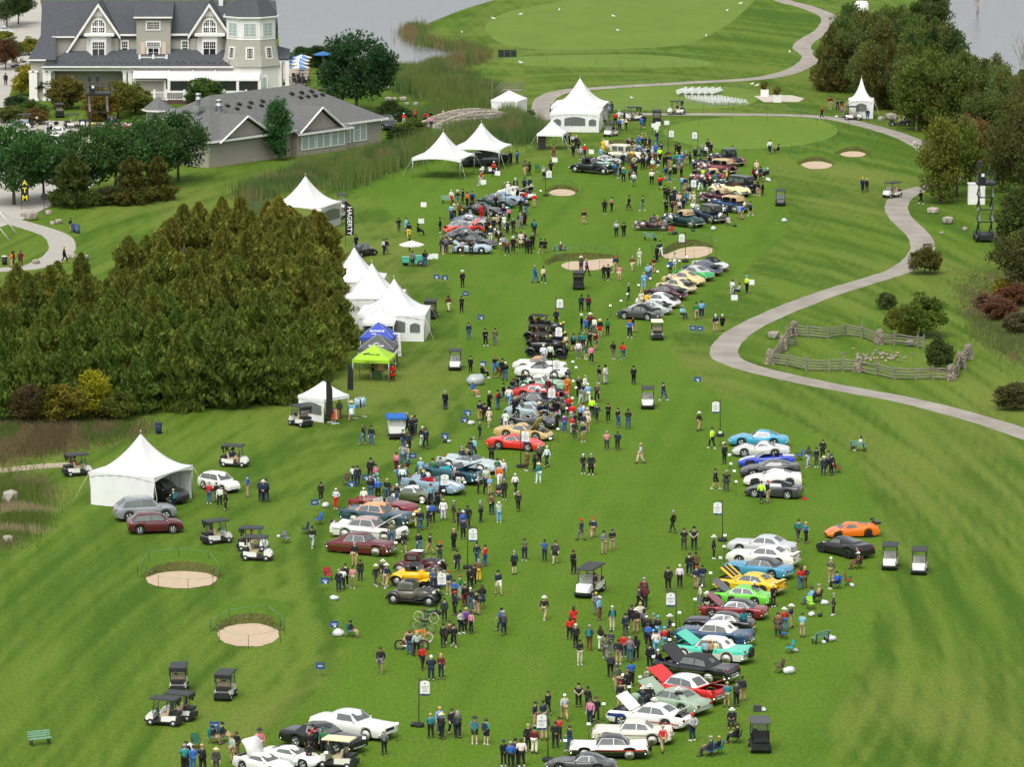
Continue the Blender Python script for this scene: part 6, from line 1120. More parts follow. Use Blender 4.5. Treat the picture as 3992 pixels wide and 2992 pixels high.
# ---------------------------------------------------------------- pre-war cars
def fender_arc(x,R,y0,y1,a0,a1,drop=0,n=10,zc=None):
 zc=R if zc is None else zc;rows=[]
 for i in range(n+1):
  t=R_(a0+(a1-a0)*i/n);r=R*1.22;px,pz=x+r*1.06*math.cos(t),zc+r*math.sin(t)
  rows.append([(px,y0,pz-.10),(px,y0,pz),(px,(y0+y1)/2,pz+.05),(px,y1,pz-.02),(px,y1,pz-.14)])
 return rows
def prewar(F,Rr,col,label,fen=None,kind='roadster',topc=(.42,.30,.17),white=True,rc=(.5,.5,.5),lm=None,L=5.0,R=.40,spare='side',hotrod=False,high=0.,hood=0,brass=False,wire=True,seat=(.10,.05,.03),sign=1):
 fen=fen or col;xf,xr=L*.345,-L*.29;a,b,ang,k=car_frame('p',F,Rr,xf-xr);fwd=Vector((math.cos(ang),math.sin(ang),0));lat=Vector((-math.sin(ang),math.cos(ang),0));far=lat if lat.y > 0 else -lat
 tr=.72;pos=(a+b)/2-fwd*(xf+xr)/2*k+far*tr*k
 o=link('vintage_car',None,loc=pos,rot=ang,scale=k);tag(o,label,'car');CARS.append(o);LANDMARKS.append((pos.x,pos.y,'the '+(lm or ' '.join(label.split()[:3]))));met=BRASS if brass else CHROME
 zb=.48+high*.4;zh=1.06+high;ck=L*.10                      # chassis height, bonnet height, cowl x
 def ring(x,w_,z0,z1,r=.3):
  pts=[]
  for t in range(9): u=math.pi*t/8;pts.append((x,w_*math.cos(u),z0+(z1-z0)*(.62+.38*math.sin(u)) if t not in (0,8) else z0+(z1-z0)*.62))
  return [(x,w_,z0)]+pts+[(x,-w_,z0)]
 mb=MB();mb.loft([ring(L*.40,.27,zb,zh-.02),ring(L*.25,.36,zb,zh+.01),ring(ck,.52,zb,zh+.03)],smooth=True);link('bonnet',mb.mesh('bonnet',PAINT),o,color=col)
 if hotrod: mb=MB();mb.box((L*.24,0,zh-.12),(.8,.62,.40));[mb.lathe([(.1,0),(.11,.14),(.03,.16)],8,0,(L*.24+dx_,dy_,zh+.06)) for dx_ in (-.2,.15) for dy_ in (-.12,.12)];put('engine',mb,ENG,o)
 mb=MB();mb.box((L*.405,0,(zb+zh)/2-.02),(.09,.58,zh-zb+.06));put('radiator',mb,met,o);mb=MB();mb.box((L*.412,0,(zb+zh)/2-.03),(.09,.46,zh-zb-.10));put('grille',mb,RIMD,o)
 w_=.70;tail=-L*.40
 closed=kind in ('sedan','coupe','limo');ce={'sedan': -L*.33,'coupe': -L*.17 if not hotrod else -L*.24,'limo': -L*.40}.get(kind,-L*.20)
 tub=[ring(ck,.54,zb-.06,zh+.02),ring(ck-.35,.66,zb-.06,zh+.03),ring(-L*.15,w_,zb-.06,zh+.03),ring(-L*.27,w_*.94,zb-.02,zh-.04),ring(-L*.36,w_*.72,zb+.05,zh-.22),ring(tail,w_*.42,zb+.10,zh-.46)]
 if kind=='touring': tub[4:]=[ring(-L*.31,w_*.92,zb,zh-.02)]
 if kind=='limo': tub[3:]=[ring(-L*.38,w_*.96,zb,zh),ring(-L*.42,w_*.85,zb+.05,zh-.2)]
 mb=MB();mb.loft(tub,smooth=True);link('body',mb.mesh('body',PAINT),o,color=col)
 mb=MB();mb.box((-.1,0,zb-.1),(L*.72,.9,.18));put('chassis',mb,UNDER,o)
 # fenders and running boards
 for sg in (1,-1):
  y0,y1=sg*.50,sg*.90
  if not (hotrod=='open'):
   for nm,rows in (('front_fender',fender_arc(xf,R,y0,y1,15,150)),('rear_fender',fender_arc(xr,R,y0,y1,35,190))):
    if nm=='front_fender':
     e=rows[-1][0][0];rows += [[(e-.35,y0,.52),(e-.35,y0,.58),(e-.35,(y0+y1)/2,.60),(e-.35,y1,.57),(e-.35,y1,.50)],[(e-.7,y0,.36),(e-.7,y0,.40),(e-.7,(y0+y1)/2,.41),(e-.7,y1,.40),(e-.7,y1,.35)]]
    mb=MB();mb.loft([r if sg > 0 else r[::-1] for r in rows],closed=False,smooth=True);link(nm,mb.mesh(nm,PAINT),o,color=fen)
   mb=MB();mb.box((( xf+xr)/2-.15,sg*.70,.36),(xf-xr-R*2.4,.36,.05));link('running_board',mb.mesh('running_board',PAINT),o,color=(.03,.03,.03))
  mb=MB();mb.ball((0,0,0),.15,n=10,m=6,sc=(1.1,1,1));put('headlight',mb,met if not brass else BRASS,o,(L*.40,sg*.42,zh-.14 if not brass else zh-.05))
  for xw in (xf,xr): add_wheel(o,xw,sg*.70,R*(1.0 if not brass else 1.08),.15 if not hotrod else .2,white,'wire' if wire else 'capc',rc)
 if spare=='side':
  for sg in (1,-1): w2=link('spare_wheel',WM['tw' if white else 't'],o,(xf-R*1.55,sg*.62,.78),(0,0,0 if sg < 0 else math.pi),(R*.95,.14,R*.95));link('rim',WM['wire'],w2,color=(*rc,1))
 elif spare=='rear': w2=link('spare_wheel',WM['tw' if white else 't'],o,(tail-.05 if not closed else ce-.35,0,.80),(0,0,-math.pi/2),(R*.95,.14,R*.95));link('rim',WM['wire'],w2,color=(*rc,1))
 for nm,xx in (('front_bumper',L*.47),('rear_bumper',-L*.46)):
  if not (brass or hotrod): link(nm,small(('bump',.78,False),lambda: bumper_mesh(.78,False)),o,(xx,0,.46),0 if xx > 0 else math.pi)
 zt=(1.72 if closed else 1.60)+high*1.15-(.14 if hotrod else 0);xw0=ck-.22
 if closed:
  mb=MB();hw=.60
  def cr(x,w2,z,rr=.08): return [(x,-w2,zh-.02),(x,-w2,z-rr),(x,-w2*.85,z),(x,0,z+.045),(x,w2*.85,z),(x,w2,z-rr),(x,w2,zh-.02)]
  mb.loft([cr(xw0,hw,zt-.10),cr(xw0-.14,hw+.02,zt),cr((xw0+ce)/2,hw+.05,zt+.02),cr(ce+.16,hw+.02,zt-.03),cr(ce,hw-.06,zt-.22)],smooth=False);link('cabin',mb.mesh('cabin',PAINT),o,color=topc if kind != 'limo' else col)
  n_w={'sedan': 2,'coupe': 1,'limo': 3}[kind]
  for sg in (1,-1):
   for i in range(n_w):
    s0=xw0-.22-(xw0-.22-ce-.22)*i/n_w;s1=xw0-.22-(xw0-.22-ce-.22)*(i+.86)/n_w;mb=MB();y=sg*(hw+.052);prism(mb,[(s0,y,zh+.05),(s1,y,zh+.05),(s1,y,zt-.16),(s0,y,zt-.16)],(0,-sg*.01,0));put('side_window',mb,GLASS,o)
  mb=MB();prism(mb,[(xw0+.012,-hw*.85,zh+.05),(xw0+.012,hw*.85,zh+.05),(xw0+.012,hw*.85,zt-.18),(xw0+.012,-hw*.85,zt-.18)],(-.01,0,0));put('windshield',mb,GLASS,o)
  mb=MB();prism(mb,[(ce-.02,-.3,zh+.22),(ce-.02,.3,zh+.22),(ce-.015,.3,zt-.26),(ce-.015,-.3,zt-.26)],(.03,0,0));put('rear_window',mb,GLASS,o)
 else:
  mb=MB();A_=[(xw0,-.55,zh+.02),(xw0,.55,zh+.02),(xw0-.10,.53,zt-.12),(xw0-.10,-.53,zt-.12)];prism(mb,A_,(-.01,0,0));put('windshield',mb,GLASS,o);mb=MB();mb.tube(A_+[A_[0]],.02,4);put('windshield_frame',mb,met,o)
  mb=MB();mb.box((-L*.06,0,zh+.06),(L*.20 if kind != 'touring' else L*.34,1.06,.06));put('cockpit',mb,UNDER,o);mb=MB();mb.box((-L*.15,0,zh+.14),(.16,1.1,.34),ry=-.15);link('seat_back',mb.mesh('seat_back',SEATM),o,color=seat)
  if kind=='touring': mb=MB();mb.box((-L*.30,0,zh+.14),(.16,1.1,.36),ry=-.15);link('seat_back',mb.mesh('seat_back',SEATM),o,color=seat)
  if topc:
   te={'touring': -L*.33,'roadster': -L*.17}.get(kind,-L*.2);mb=MB();hw=.62
   def cr(x,w2,z): return [(x,-w2,z-.10),(x,-w2*.92,z-.01),(x,0,z+.05),(x,w2*.92,z-.01),(x,w2,z-.10)]
   rows=[cr(xw0+.0,hw-.06,zt-.05),cr((xw0+te)/2,hw,zt+.02),cr(te+.15,hw,zt-.02)];mb.loft(rows,closed=False,smooth=True)
   mb.loft([rows[-1],[(te,-hw,zh+.1),(te-.02,-hw*.92,zh+.1),(te-.06,0,zh+.1),(te-.02,hw*.92,zh+.1),(te,hw,zh+.1)]],closed=False,smooth=True)
   if kind=='roadster':
    for sg in (1,-1): mb.add([(te+.15,sg*hw,zt-.12),(te,sg*hw,zh+.08),(te+.42,sg*hw,zh+.08),(te+.5,sg*hw,zt-.12)],[(0,1,2,3) if sg < 0 else (3,2,1,0)])
   link('folding_top',mb.mesh('folding_top',CLOTH),o,color=topc)
   mb=MB()
   for sg in (1,-1): mb.tube([(xw0-.05,sg*.56,zh),(xw0-.05,sg*.56,zt-.08)],.02,4);mb.tube([((xw0+te)/2-.2,sg*.6,zh),((xw0+te)/2-.2,sg*.6,zt-.05)],.018,4)
   put('top_bows',mb,met,o)
 if hood: mb=MB();mb.box((.6,.3,.25),(1.2,.04,.5),rx=.9);link('bonnet_side',mb.mesh('bonnet_side',PAINT),o,(ck+.1,0,zh),color=col)
 return o
# ---------------------------------------------------------------- list of cars
D_,C_,B_,A_z,E_,F_,G_,L_z,Z5,H_,I_,J_,K_=Z(2250,2600,2.1167),Z(2550,2350,2.538),Z(2700,2080,2.8),Z(2750,1600,2.538),Z(1250,1850,4.422),Z(1500,1700,4.422),Z(1900,1380,5.5275),Z(1450,2100,4.422),Z(1950,1200,5.5275),Z(2550,700,5.5275),Z(2600,500,5.5275),Z(2200,500,5.5275),Z(1700,700,5.5275)
WH,BK,CR=(.78,.77,.74,1),(.010,.010,.012,1),(.70,.66,.54,1)
t12,t22,t32,t03,t13,t23,t33,t02,t11,t20=T(1,2),T(2,2),T(3,2),T(0,3),T(1,3),T(2,3),T(3,3),T(0,2),T(1,1),T(2,0)
gR,gV,gL,gC='cars in the near right row','sports cars in the right middle row','cars in the left middle row','sports cars in the centre column'
o=car('fifties',D_(60,772),D_(432,776),WH,'white over black fifties hardtop with red flash, black roof and whitewalls',roof=BK,white=True,lower=BK,kit=True,group=gR,lm='white and black hardtop')
flank(o,'flash','fifties',lambda t: .46+.14*t,lambda t: .60+.06*t,-2.4,.9,M('flash_red',(.42,.01,.012),.3,coat=1));flank(o,'side_trim','fifties',.40,.44,-2.5,2.5,CHROME,.016)
car('fifties',D_(245,645),D_(620,657),CR,'cream fifties hardtop sedan parked behind the white and black one',white=True,trim='chrome',group=gR,lm='cream hardtop')
o=car('muscle',D_(350,495),D_(735,540),WH,'white coupe with blue nose flash, bonnet and boot both open',hood=42,trunk=48,group=gR,lm='white coupe with open boot',stripes=());flank(o,'side_flash','muscle',.55,.85,1.2,2.35,M('flash_blue',(.01,.03,.18),.3,coat=1));flank(o,'side_flash','muscle',.32,.42,-2.3,.2,M('flash_red2',(.45,.03,.02),.3,coat=1))
car('muscle',D_(520,350),D_(880,415),(.30,.40,.29,1),'pale sage green coupe with bonnet up behind the white one',hood=35,group=gR,lm='sage green coupe')
car('fifties',D_(622,262),D_(965,320),(.62,.018,.016,1),'bright red hardtop with white roof, bonnet and boot open',roof=WH,hood=33,trunk=26,trim='chrome',group=gR,lm='bright red hardtop')
o=car('fifties',D_(722,98),D_(1088,150),BK,'black fifties convertible with black soft top, chrome flank loop and bonnet up',roof=(.03,.03,.032,1),soft=True,hood=42,white=True,trim='chrome',group=gR,lm='black fifties convertible')
flank(o,'flank_loop','fifties',lambda t: .30+.03*math.sin(t*6),lambda t: .35+.03*math.sin(t*6),-2.55,-.3,CHROME,.02)
o=car('fifties',C_(285,575),C_(715,618),(.06,.56,.40,1),'turquoise convertible with cream soft top, bonnet up and rear spare wheel',roof=(.74,.72,.66,1),soft=True,hood=32,white=True,lower=(.7,.7,.62,1),kit=True,group=gR,lm='turquoise convertible')
car('fifties',C_(330,418),C_(748,455),(.018,.065,.13,1),'dark blue fifties convertible with cream soft top and chrome tail',roof=(.74,.72,.66,1),soft=True,white=True,trim='chrome',group=gR,lm='dark blue convertible')
car('muscle',C_(425,300),C_(815,320),BK,'black muscle coupe with black vinyl roof',roof=(.028,.028,.03,1),group=gR,lm='black muscle coupe')
car('muscle',C_(568,160),C_(937,184),(.20,.012,.018,1),'dark red muscle coupe with black roof and faded bonnet raised',roof=BK,hood=40,group=gR,lm='dark red muscle coupe')
car('muscle',B_(265,782),B_(672,812),(.14,.56,.04,1),'lime green coupe with grey bonnet raised',hood=38,trim='blackhood',group=gR,lm='lime green coupe')
o=car('muscle',B_(355,645),B_(758,690),(.82,.52,.008,1),'yellow muscle coupe with black striped bonnet raised and tail spoiler',hood=36,spoiler='lip',group=gR,lm='yellow muscle coupe',rim='spoked');flank(o,'side_stripe','muscle',.60,.64,-2.4,1.2,BLACK)
for y in (-.45,.1): mb=MB();mb.box((.7,y+.17,.03),(1.1,.34,.02));b_=[c for c in o.children if c.name.startswith('bonnet')][0];put('bonnet_stripe',mb,BLACK,b_)
car('muscle',B_(462,475),B_(860,516),(.055,.27,.42,1),'blue muscle coupe with black vinyl roof',roof=(.028,.028,.03,1),group=gR,lm='blue muscle coupe')
car('muscle',B_(507,356),B_(930,392),(.76,.74,.66,1),'off white fastback coupe with rear wing',spoiler='lip',group=gR,lm='off white fastback')
car('muscle',B_(512,230),B_(915,262),(.52,.53,.53,1),'silver sixties coupe at the far end of the near right row',group=gR,lm='silver sixties coupe')
car('vette',A_z(342,368),A_z(690,374),(.05,.33,.50,1),'sky blue split window sports coupe with chrome bumpers',group=gV,lm='sky blue sports coupe')
car('stingray',A_z(384,470),A_z(690,476),(.58,.58,.57,1),'silver long nosed sports coupe beside the sky blue one',group=gV,lm='silver sports coupe')
car('modern',A_z(440,585),A_z(772,586),(.015,.05,.45,1),'royal blue open sports car with white centre stripe',open_=True,rim='spoked',group=gV,stripes=((-.30,.30,.9,2.2,WH),(-.30,.30,-2.2,-1.3,WH)),lm='royal blue sports car')
car('modern',A_z(470,680),A_z(822,678),(.035,.036,.04,1),'charcoal grey sports coupe in the right middle row',group=gV,lm='charcoal sports coupe')
car('modern',A_z(490,766),A_z(833,770),WH,'white modern sports coupe with red fender slashes',group=gV,lm='white sports coupe',rim='spoked')
car('modern',A_z(483,868),A_z(811,886),(.045,.048,.052,1),'dark grey sports convertible with black soft top, nearest of the right middle row',roof=BK,soft=True,group=gV,lm='dark grey sports convertible')
car('c8',t32(617,1334),t32(865,1322),(.85,.17,.01,1),'bright orange mid engined sports car with black rear wing',rim='spoked',spoiler='wing',lm='orange sports car')
car('c8',t32(462,1452),t32(688,1504),(.012,.012,.014,1),'black mid engined sports car facing away beside the orange one',rim='spoked',lm='black sports car')
car('eighty',t13(960,1438),t13(582,1378),WH,'white eighties coupe with white vinyl roof and whitewalls',white=True,lm='white eighties coupe',group='cars at the lower left corner')
car('eighty',t13(690,1554),t13(332,1494),BK,'black eighties coupe beside the white one',lm='black eighties coupe',rim='spoke',group='cars at the lower left corner')
car('modern',t13(395,1680),t13(112,1642),WH,'white coupe with pop up headlights and black side moulding at bottom left',lm='white pop up coupe',group='cars at the lower left corner')
o=car('modern',Z(680,2650,2.1167)(800,806),Z(680,2650,2.1167)(560,760),WH,'white sports car with its whole rear deck raised, cut off by the bottom edge',lm='white sports car at the bottom',group='cars at the lower left corner')
mb=MB();mb.loft([[(0,-.82,0),(0,.82,0),(0,.82,.06),(0,-.82,.06)],[(-.9,-.88,.12),(-.9,.88,.12),(-.9,.80,.30),(-.9,-.80,.30)],[(-1.35,-.80,-.05),(-1.35,.80,-.05),(-1.38,.70,.2),(-1.38,-.70,.2)]]);link('rear_clamshell',mb.mesh('rear_clamshell',PAINT),o,(-.75,0,1.0),(0,1.05,0),color=WH);mb=MB();mb.box((-1.45,0,1.0),(1.2,1.3,.03));put('engine_bay',mb,UNDER,o)
car('gt',t23(400,1722),t23(730,1732),(.05,.052,.055,1),'dark grey coupe cut off by the bottom edge below the white and black hardtop',roof=(.06,.06,.065,1),lm='dark coupe at the bottom')
car('fastfif',E_(948,1428),E_(310,1372),(.115,.012,.014,1),'maroon fastback with skirted rear wheels and whitewalls',white=True,trim='chrome',group=gL,lm='maroon fastback')
car('fifties',E_(1100,1190),E_(420,1125),(.76,.74,.70,1),'white lowered hardtop with pinkish roof, bonnet up and rear spare wheel',roof=(.42,.31,.30,1),hood=34,white=True,kit=True,trim='chrome',group=gL,lm='white lowered hardtop')
car('fifties',E_(1240,940),E_(560,868),(.020,.060,.085,1),'dark teal hardtop with orange roof',roof=(.72,.34,.12,1),trim='chrome',white=True,group=gL,lm='orange roofed hardtop')
car('concept',E_(1350,740),E_(680,668),(.19,.010,.018,1),'dark red open show car with cream interior',open_=True,seat=(.68,.64,.55),white=True,group=gL,lm='dark red show car',trim='chrome')
car('concept',E_(1755,524),E_(1265,462),(.085,.105,.045,1),'olive green show car with white bubble canopy',roof=(.72,.74,.72,1),rim='wire',rc=(.6,.42,.08),white=True,group=gL,lm='olive show car')
car('concept',F_(998,1032),F_(480,958),(.24,.34,.43,1),'pale blue open racing show car with red seats and white nose stripe',open_=True,seat=(.5,.02,.04),stripes=((-.25,.25,1.2,2.45,WH),),group=gL,lm='pale blue racing car',rim='wire')
car('fifties',F_(1340,855),F_(735,775),(.016,.075,.11,1),'dark teal open convertible with turquoise seats and bonnet up',open_=True,hood=24,seat=(.05,.55,.62),white=True,rim='wire',trim='chrome',group=gL,lm='dark teal convertible')
car('concept',F_(1655,668),F_(1095,598),(.44,.52,.52,1),'silver finned open show car with whitewalls',open_=True,seat=(.3,.34,.36),white=True,group=gL,lm='silver finned show car')
car('stingray',(2056.5,1763),(1943,1755),(.66,.025,.018,1),'red long nosed sports coupe, nearest of the centre column',group=gC,lm='red sports coupe')
car('stingray',(2088,1723),(1972,1714),(.56,.38,.14,1),'gold long nosed sports coupe with bonnet open',hood=55,group=gC,lm='gold sports coupe')
car('vette',(2120,1677),(1986,1669),(.045,.045,.05,1),'charcoal open sports car with chrome bumpers',open_=True,seat=(.4,.36,.34),group=gC,lm='charcoal open sports car')
car('vette',(2126,1640),(2008,1631),(.33,.42,.45,1),'pale silver blue sports coupe with bonnet raised',hood=40,group=gC,lm='pale blue sports coupe')
car('vette',(2150,1600),(2033,1592),(.045,.046,.05,1),'dark grey split window coupe with bonnet raised behind the pale blue one',hood=30,group=gC,lm='dark split window coupe')
car('vette',(2157,1565),(2037,1559),(.52,.028,.03,1),'red split window coupe with raised bonnet',hood=34,group=gC,lm='red split window coupe')
car('c1',(2155,1533),(2042,1526),(.24,.48,.30,1),'mint green roadster with cream hardtop and whitewalls',roof=(.74,.72,.64,1),white=True,group=gC,lm='mint green roadster')
car('c1',(2162,1483),(2047,1477),WH,'white roadster with dark soft top and silver side cove',roof=(.04,.04,.043,1),soft=True,white=True,group=gC,lm='white roadster with dark top')
car('c1',(2152,1459),(2040,1453),(.78,.76,.70,1),'white roadster with tan soft top, farthest of the centre column',roof=(.46,.28,.16,1),soft=True,group=gC,lm='white roadster with tan top')
for F,Rr,hi,lab,lm in (((2182,1398),(2069,1393),.42,'black brass era touring car with top raised, nearest of the three','nearest brass era car'),((2178,1367),(2072,1361),.50,'black brass era touring car in the middle of three with brass lamps','middle brass era car'),((2172,1336),(2062,1330),.62,'black brass era touring car farthest of three under a tall flat top','farthest brass era car')):
 prewar(F,Rr,(.012,.012,.013,1),lab,kind='touring',topc=(.02,.02,.021,1),white=False,rc=(.03,.03,.03),R=.40,L=4.2,high=hi,spare=None,brass=True,lm=lm)
gP='rear engined sports cars in a slanting row'
car('roadster',t21(1550,662),t21(1738,692),(.58,.59,.58,1),'silver bathtub roadster with black soft top, farthest of the slanting row',roof=BK,soft=True,group=gP,lm='silver bathtub roadster')
for F,Rr,c,lab,lm,kw in (((1480,702),(1680,728),(.075,.10,.14,1),'slate blue rear engined coupe with whale tail','slate blue coupe',dict(spoiler='whale')),((1410,746),(1605,770),(.03,.36,.08,1),'bright green targa with silver roll bar','green targa',dict(roof=(.5,.5,.5,1))),((1325,796),(1525,816),(.70,.52,.24,1),'pale yellow rear engined coupe','pale yellow coupe',{}),((1250,852),(1455,882),(.66,.58,.36,1),'cream rear engined coupe with black whale tail','cream coupe',dict(spoiler='whale')),((1170,917),(1370,936),(.055,.014,.022,1),'dark maroon rear engined coupe with whale tail','maroon rear engined coupe',dict(spoiler='whale')),((1105,988),(1310,1006),WH,'white rear engined coupe with whale tail','white rear engined coupe',dict(spoiler='whale')),((1052,1052),(1248,1062),(.42,.47,.45,1),'pale silver green rear engined coupe half hidden by two people','pale silver coupe',dict(spoiler='whale'))):
 car('porsche',t21(*F),t21(*Rr),c,lab,group=gP,lm=lm,rim='spoke',**kw)
car('porsche',t21(955,1096),t21(1160,1110),(.06,.063,.066,1),'dark grey sports convertible with black top, nearest of the slanting row',roof=BK,soft=True,group=gP,lm='dark grey soft top')
TAN=(.48,.35,.20,1)
prewar(t21(1075,331),t21(1297,335),(.055,.018,.022,1),'maroon thirties coupe with twin side spares and whitewalls',kind='coupe',topc=(.045,.02,.022,1),lm='maroon thirties coupe')
prewar(H_(235,990),H_(785,1056),(.008,.045,.042,1),'dark green thirties roadster with tan top and orange wheels',topc=TAN,rc=(.6,.32,.05),lm='dark green thirties roadster')
prewar(H_(760,880),H_(1232,968),(.006,.022,.06,1),'navy blue thirties sedan with black roof and rear spare',fen=(.01,.012,.02,1),kind='sedan',topc=(.03,.034,.036,1),spare='rear',rc=(.1,.06,.04),lm='navy thirties sedan')
prewar(H_(1180,670),H_(1745,738),(.012,.05,.13,1),'blue touring car with wide tan top',fen=(.012,.012,.014,1),kind='touring',topc=TAN,spare='rear',lm='blue touring car')
prewar(H_(1030,502),H_(1610,540),(.055,.015,.022,1),'burgundy forties convertible with tan top and rounded fenders',topc=TAN,spare=None,wire=False,R=.38,lm='burgundy convertible')
prewar(H_(1240,330),H_(1790,400),(.74,.68,.36,1),'pale yellow open roadster behind the burgundy convertible',fen=(.72,.66,.34,1),topc=None,seat=(.1,.04,.03),lm='pale yellow roadster')
prewar(I_(1010,1345),I_(1620,1428),(.012,.016,.02,1),'long black limousine with whitewalls',kind='limo',L=5.7,wire=False,spare=None,lm='black limousine')
prewar(I_(650,1212),I_(1250,1190),(.16,.012,.02,1),'dark red phaeton with tan top and side spare',topc=TAN,lm='dark red phaeton')
prewar(I_(630,970),I_(1320,1030),(.22,.06,.07,1),'dusty rose phaeton with long tan top',fen=(.10,.015,.02,1),kind='touring',topc=TAN,spare='side',lm='dusty rose phaeton')
prewar(I_(620,880),I_(1180,880),(.010,.024,.026,1),'black green roadster with black top in the far right group',topc=(.03,.032,.032,1),white=False,rc=(.5,.5,.5),lm='black green roadster')
prewar(I_(860,762),I_(1470,850),(.012,.012,.013,1),'black and orange coupe with rear trunk, farthest right of the old cars',fen=(.22,.05,.02,1),kind='coupe',topc=(.014,.014,.015,1),white=False,lm='black and orange coupe',spare='rear')
prewar(J_(868,1012),J_(205,956),(.014,.02,.02,1),'large black green cabriolet with chrome wheel discs and closed top',topc=(.02,.024,.024,1),white=False,wire=False,rc=(.7,.7,.66),L=5.4,spare=None,lm='large black cabriolet')
car('gt',J_(1060,800),J_(720,780),(.50,.51,.50,1),'silver streamlined coupe behind the large black cabriolet',lm='silver streamlined coupe')
car('gt',J_(1020,862),J_(640,850),(.24,.46,.34,1),'mint green roadster with bonnet raised behind the black cabriolet',open_=True,hood=25,lm='mint roadster')
prewar(J_(1590,752),J_(960,700),(.70,.66,.52,1),'cream thirties saloon with black roof',kind='sedan',topc=(.62,.58,.46,1),white=False,spare=None,wire=False,rc=(.6,.57,.48),lm='cream thirties saloon')
prewar(J_(1700,610),J_(1260,580),(.09,.10,.11,1),'grey roadster with headlamps facing the crowd behind the cream saloon',topc=None,white=False,lm='grey roadster')
gK='sports cars in the far left group'
car('roadster',K_(975,1616),K_(520,1604),(.36,.47,.55,1),'pale blue open roadster with engine lid up, nearest of the far left group',open_=True,trunk=35,seat=(.2,.18,.16),group=gK,lm='pale blue roadster')
car('gt',K_(1030,1500),K_(590,1462),BK,'black coupe right behind the pale blue roadster',group=gK,lm='black coupe of the far left group')
car('porsche',K_(955,1322),K_(465,1342),(.05,.052,.06,1),'dark grey targa behind the black coupe',roof=(.05,.05,.055,1),group=gK,lm='dark grey targa')
car('porsche',K_(905,1180),K_(410,1195),(.66,.05,.03,1),'bright red targa with both lids open',hood=42,trunk=28,roof=(.25,.26,.26,1),group=gK,lm='bright red targa')
car('roadster',K_(960,1085),K_(480,1070),(.34,.36,.32,1),'silver grey open roadster behind the red targa',open_=True,group=gK,lm='silver grey roadster')
car('gt',K_(1010,1012),K_(530,1002),(.06,.11,.19,1),'steel blue coupe with rounded roof',group=gK,lm='steel blue coupe')
car('gt',K_(1195,802),K_(722,764),(.014,.014,.016,1),'black low sports coupe with silver wheels',group=gK,lm='black low coupe')
car('gt',K_(1450,626),K_(1032,592),(.008,.035,.035,1),'dark green coupe beside a white class sign',group=gK,lm='dark green coupe')
car('gt',K_(1652,558),K_(1195,528),(.22,.33,.43,1),'light blue coupe behind the dark green one',group=gK,lm='light blue coupe')
car('gt',K_(1900,448),K_(1420,402),(.74,.72,.62,1),'cream white coupe with bonnet raised, farthest of the far left group',hood=28,group=gK,lm='cream white coupe')
# odd ones
car('beetle',t11(1000,545),t11(905,560),(.016,.017,.018,1),'small black round backed sedan parked alone near the tall dark banner',lm='black round backed sedan')
car('sedan',t1(2070,1425),t1(1825,1440),(.065,.075,.08,1),'dark grey estate car under the open white canopy',lm='dark grey estate car',rim='spoked')
car('suv',t1(2150,1405),t1(1960,1420),(.02,.022,.025,1),'black crossover behind the dark grey estate',lm='black crossover',rim='spoked')
car('suv',t02(1905,938),t02(1762,908),WH,'white coupe crossover beside the lower left marquee',roof=WH,lm='white crossover')
car('suv',t02(1448,1172),t02(1100,1190),(.24,.26,.28,1),'silver grey compact crossover behind the dark red one',lm='grey crossover')
car('suv',t02(1492,1289),t02(1208,1298),(.085,.010,.016,1),'dark red compact crossover in front of the marquee',lm='dark red crossover')
car('suv',t02(1455,1040),t02(1200,1010),(.03,.03,.032,1),'black crossover parked inside the lower left marquee',lm='black crossover in the marquee')
prewar(L_z(1080,664),L_z(490,622),(.075,.014,.016,1),'maroon hot rod coupe with white roof insert and bare engine',kind='coupe',topc=(.075,.014,.016,1),L=4.1,spare=None,wire=False,rc=(.6,.6,.6),hotrod=True,lm='maroon hot rod')
prewar(L_z(1080,880),L_z(430,832),(.80,.46,.006,1),'yellow hot rod roadster with black soft top',topc=(.025,.025,.027,1),L=4.1,white=False,spare=None,wire=False,hotrod=True,lm='yellow hot rod')
prewar(L_z(985,1188),L_z(370,1142),(.12,.108,.082,1),'grey green five window hot rod coupe with black fenders',fen=(.012,.012,.014,1),kind='coupe',topc=(.13,.125,.11,1),L=4.1,white=False,spare=None,wire=False,hotrod=True,lm='grey green hot rod')
mb=MB();mb.box((0,0,0),(.8,.75,.02));put('roof_insert',mb,TRIM,CARS[-3],(-.15,0,1.665))
mb=MB();mb.box((0,0,0),(.8,.75,.02));put('roof_insert',mb,BLACK,CARS[-1],(-.15,0,1.665))
zc_=Z(0,380,2.381)
o=car('porsche',zc_(560,395),zc_(640,360),WH,'white and blue rally coupe with roof rack in the clubhouse drive',lm='rally coupe',lower=(.02,.05,.2,1))
car('porsche',zc_(845,335),zc_(960,322),(.80,.55,.01,1),'yellow sports coupe under the black scissor lift',lm='yellow sports coupe')
car('gt',zc_(1040,345),zc_(1180,330),(.40,.015,.025,1),'red sports coupe beside the low building',lm='red sports coupe by the building')
car('suv',t0(115,425),t0(20,420),(.02,.022,.03,1),'dark pickup parked left of the clubhouse',lm='dark pickup');car('sedan',t0(25,300),t0(-40,290),(.55,.56,.57,1),'silver car at the left edge of the car park',lm='silver car');car('suv',t1(1095,1128),t1(1040,1100),(.02,.02,.022,1),'black vehicle peeking out behind the low building',lm='black vehicle by the low building')
PEOPLE=[]
def ppl(f,s):
 for tok in s.split(';'):
  q_=tok.split()
  if len(q_) < 5: continue
  PEOPLE.append((f(float(q_[0]),float(q_[1])),q_[2],q_[3],q_[4],q_[5] if len(q_) > 5 else ''))
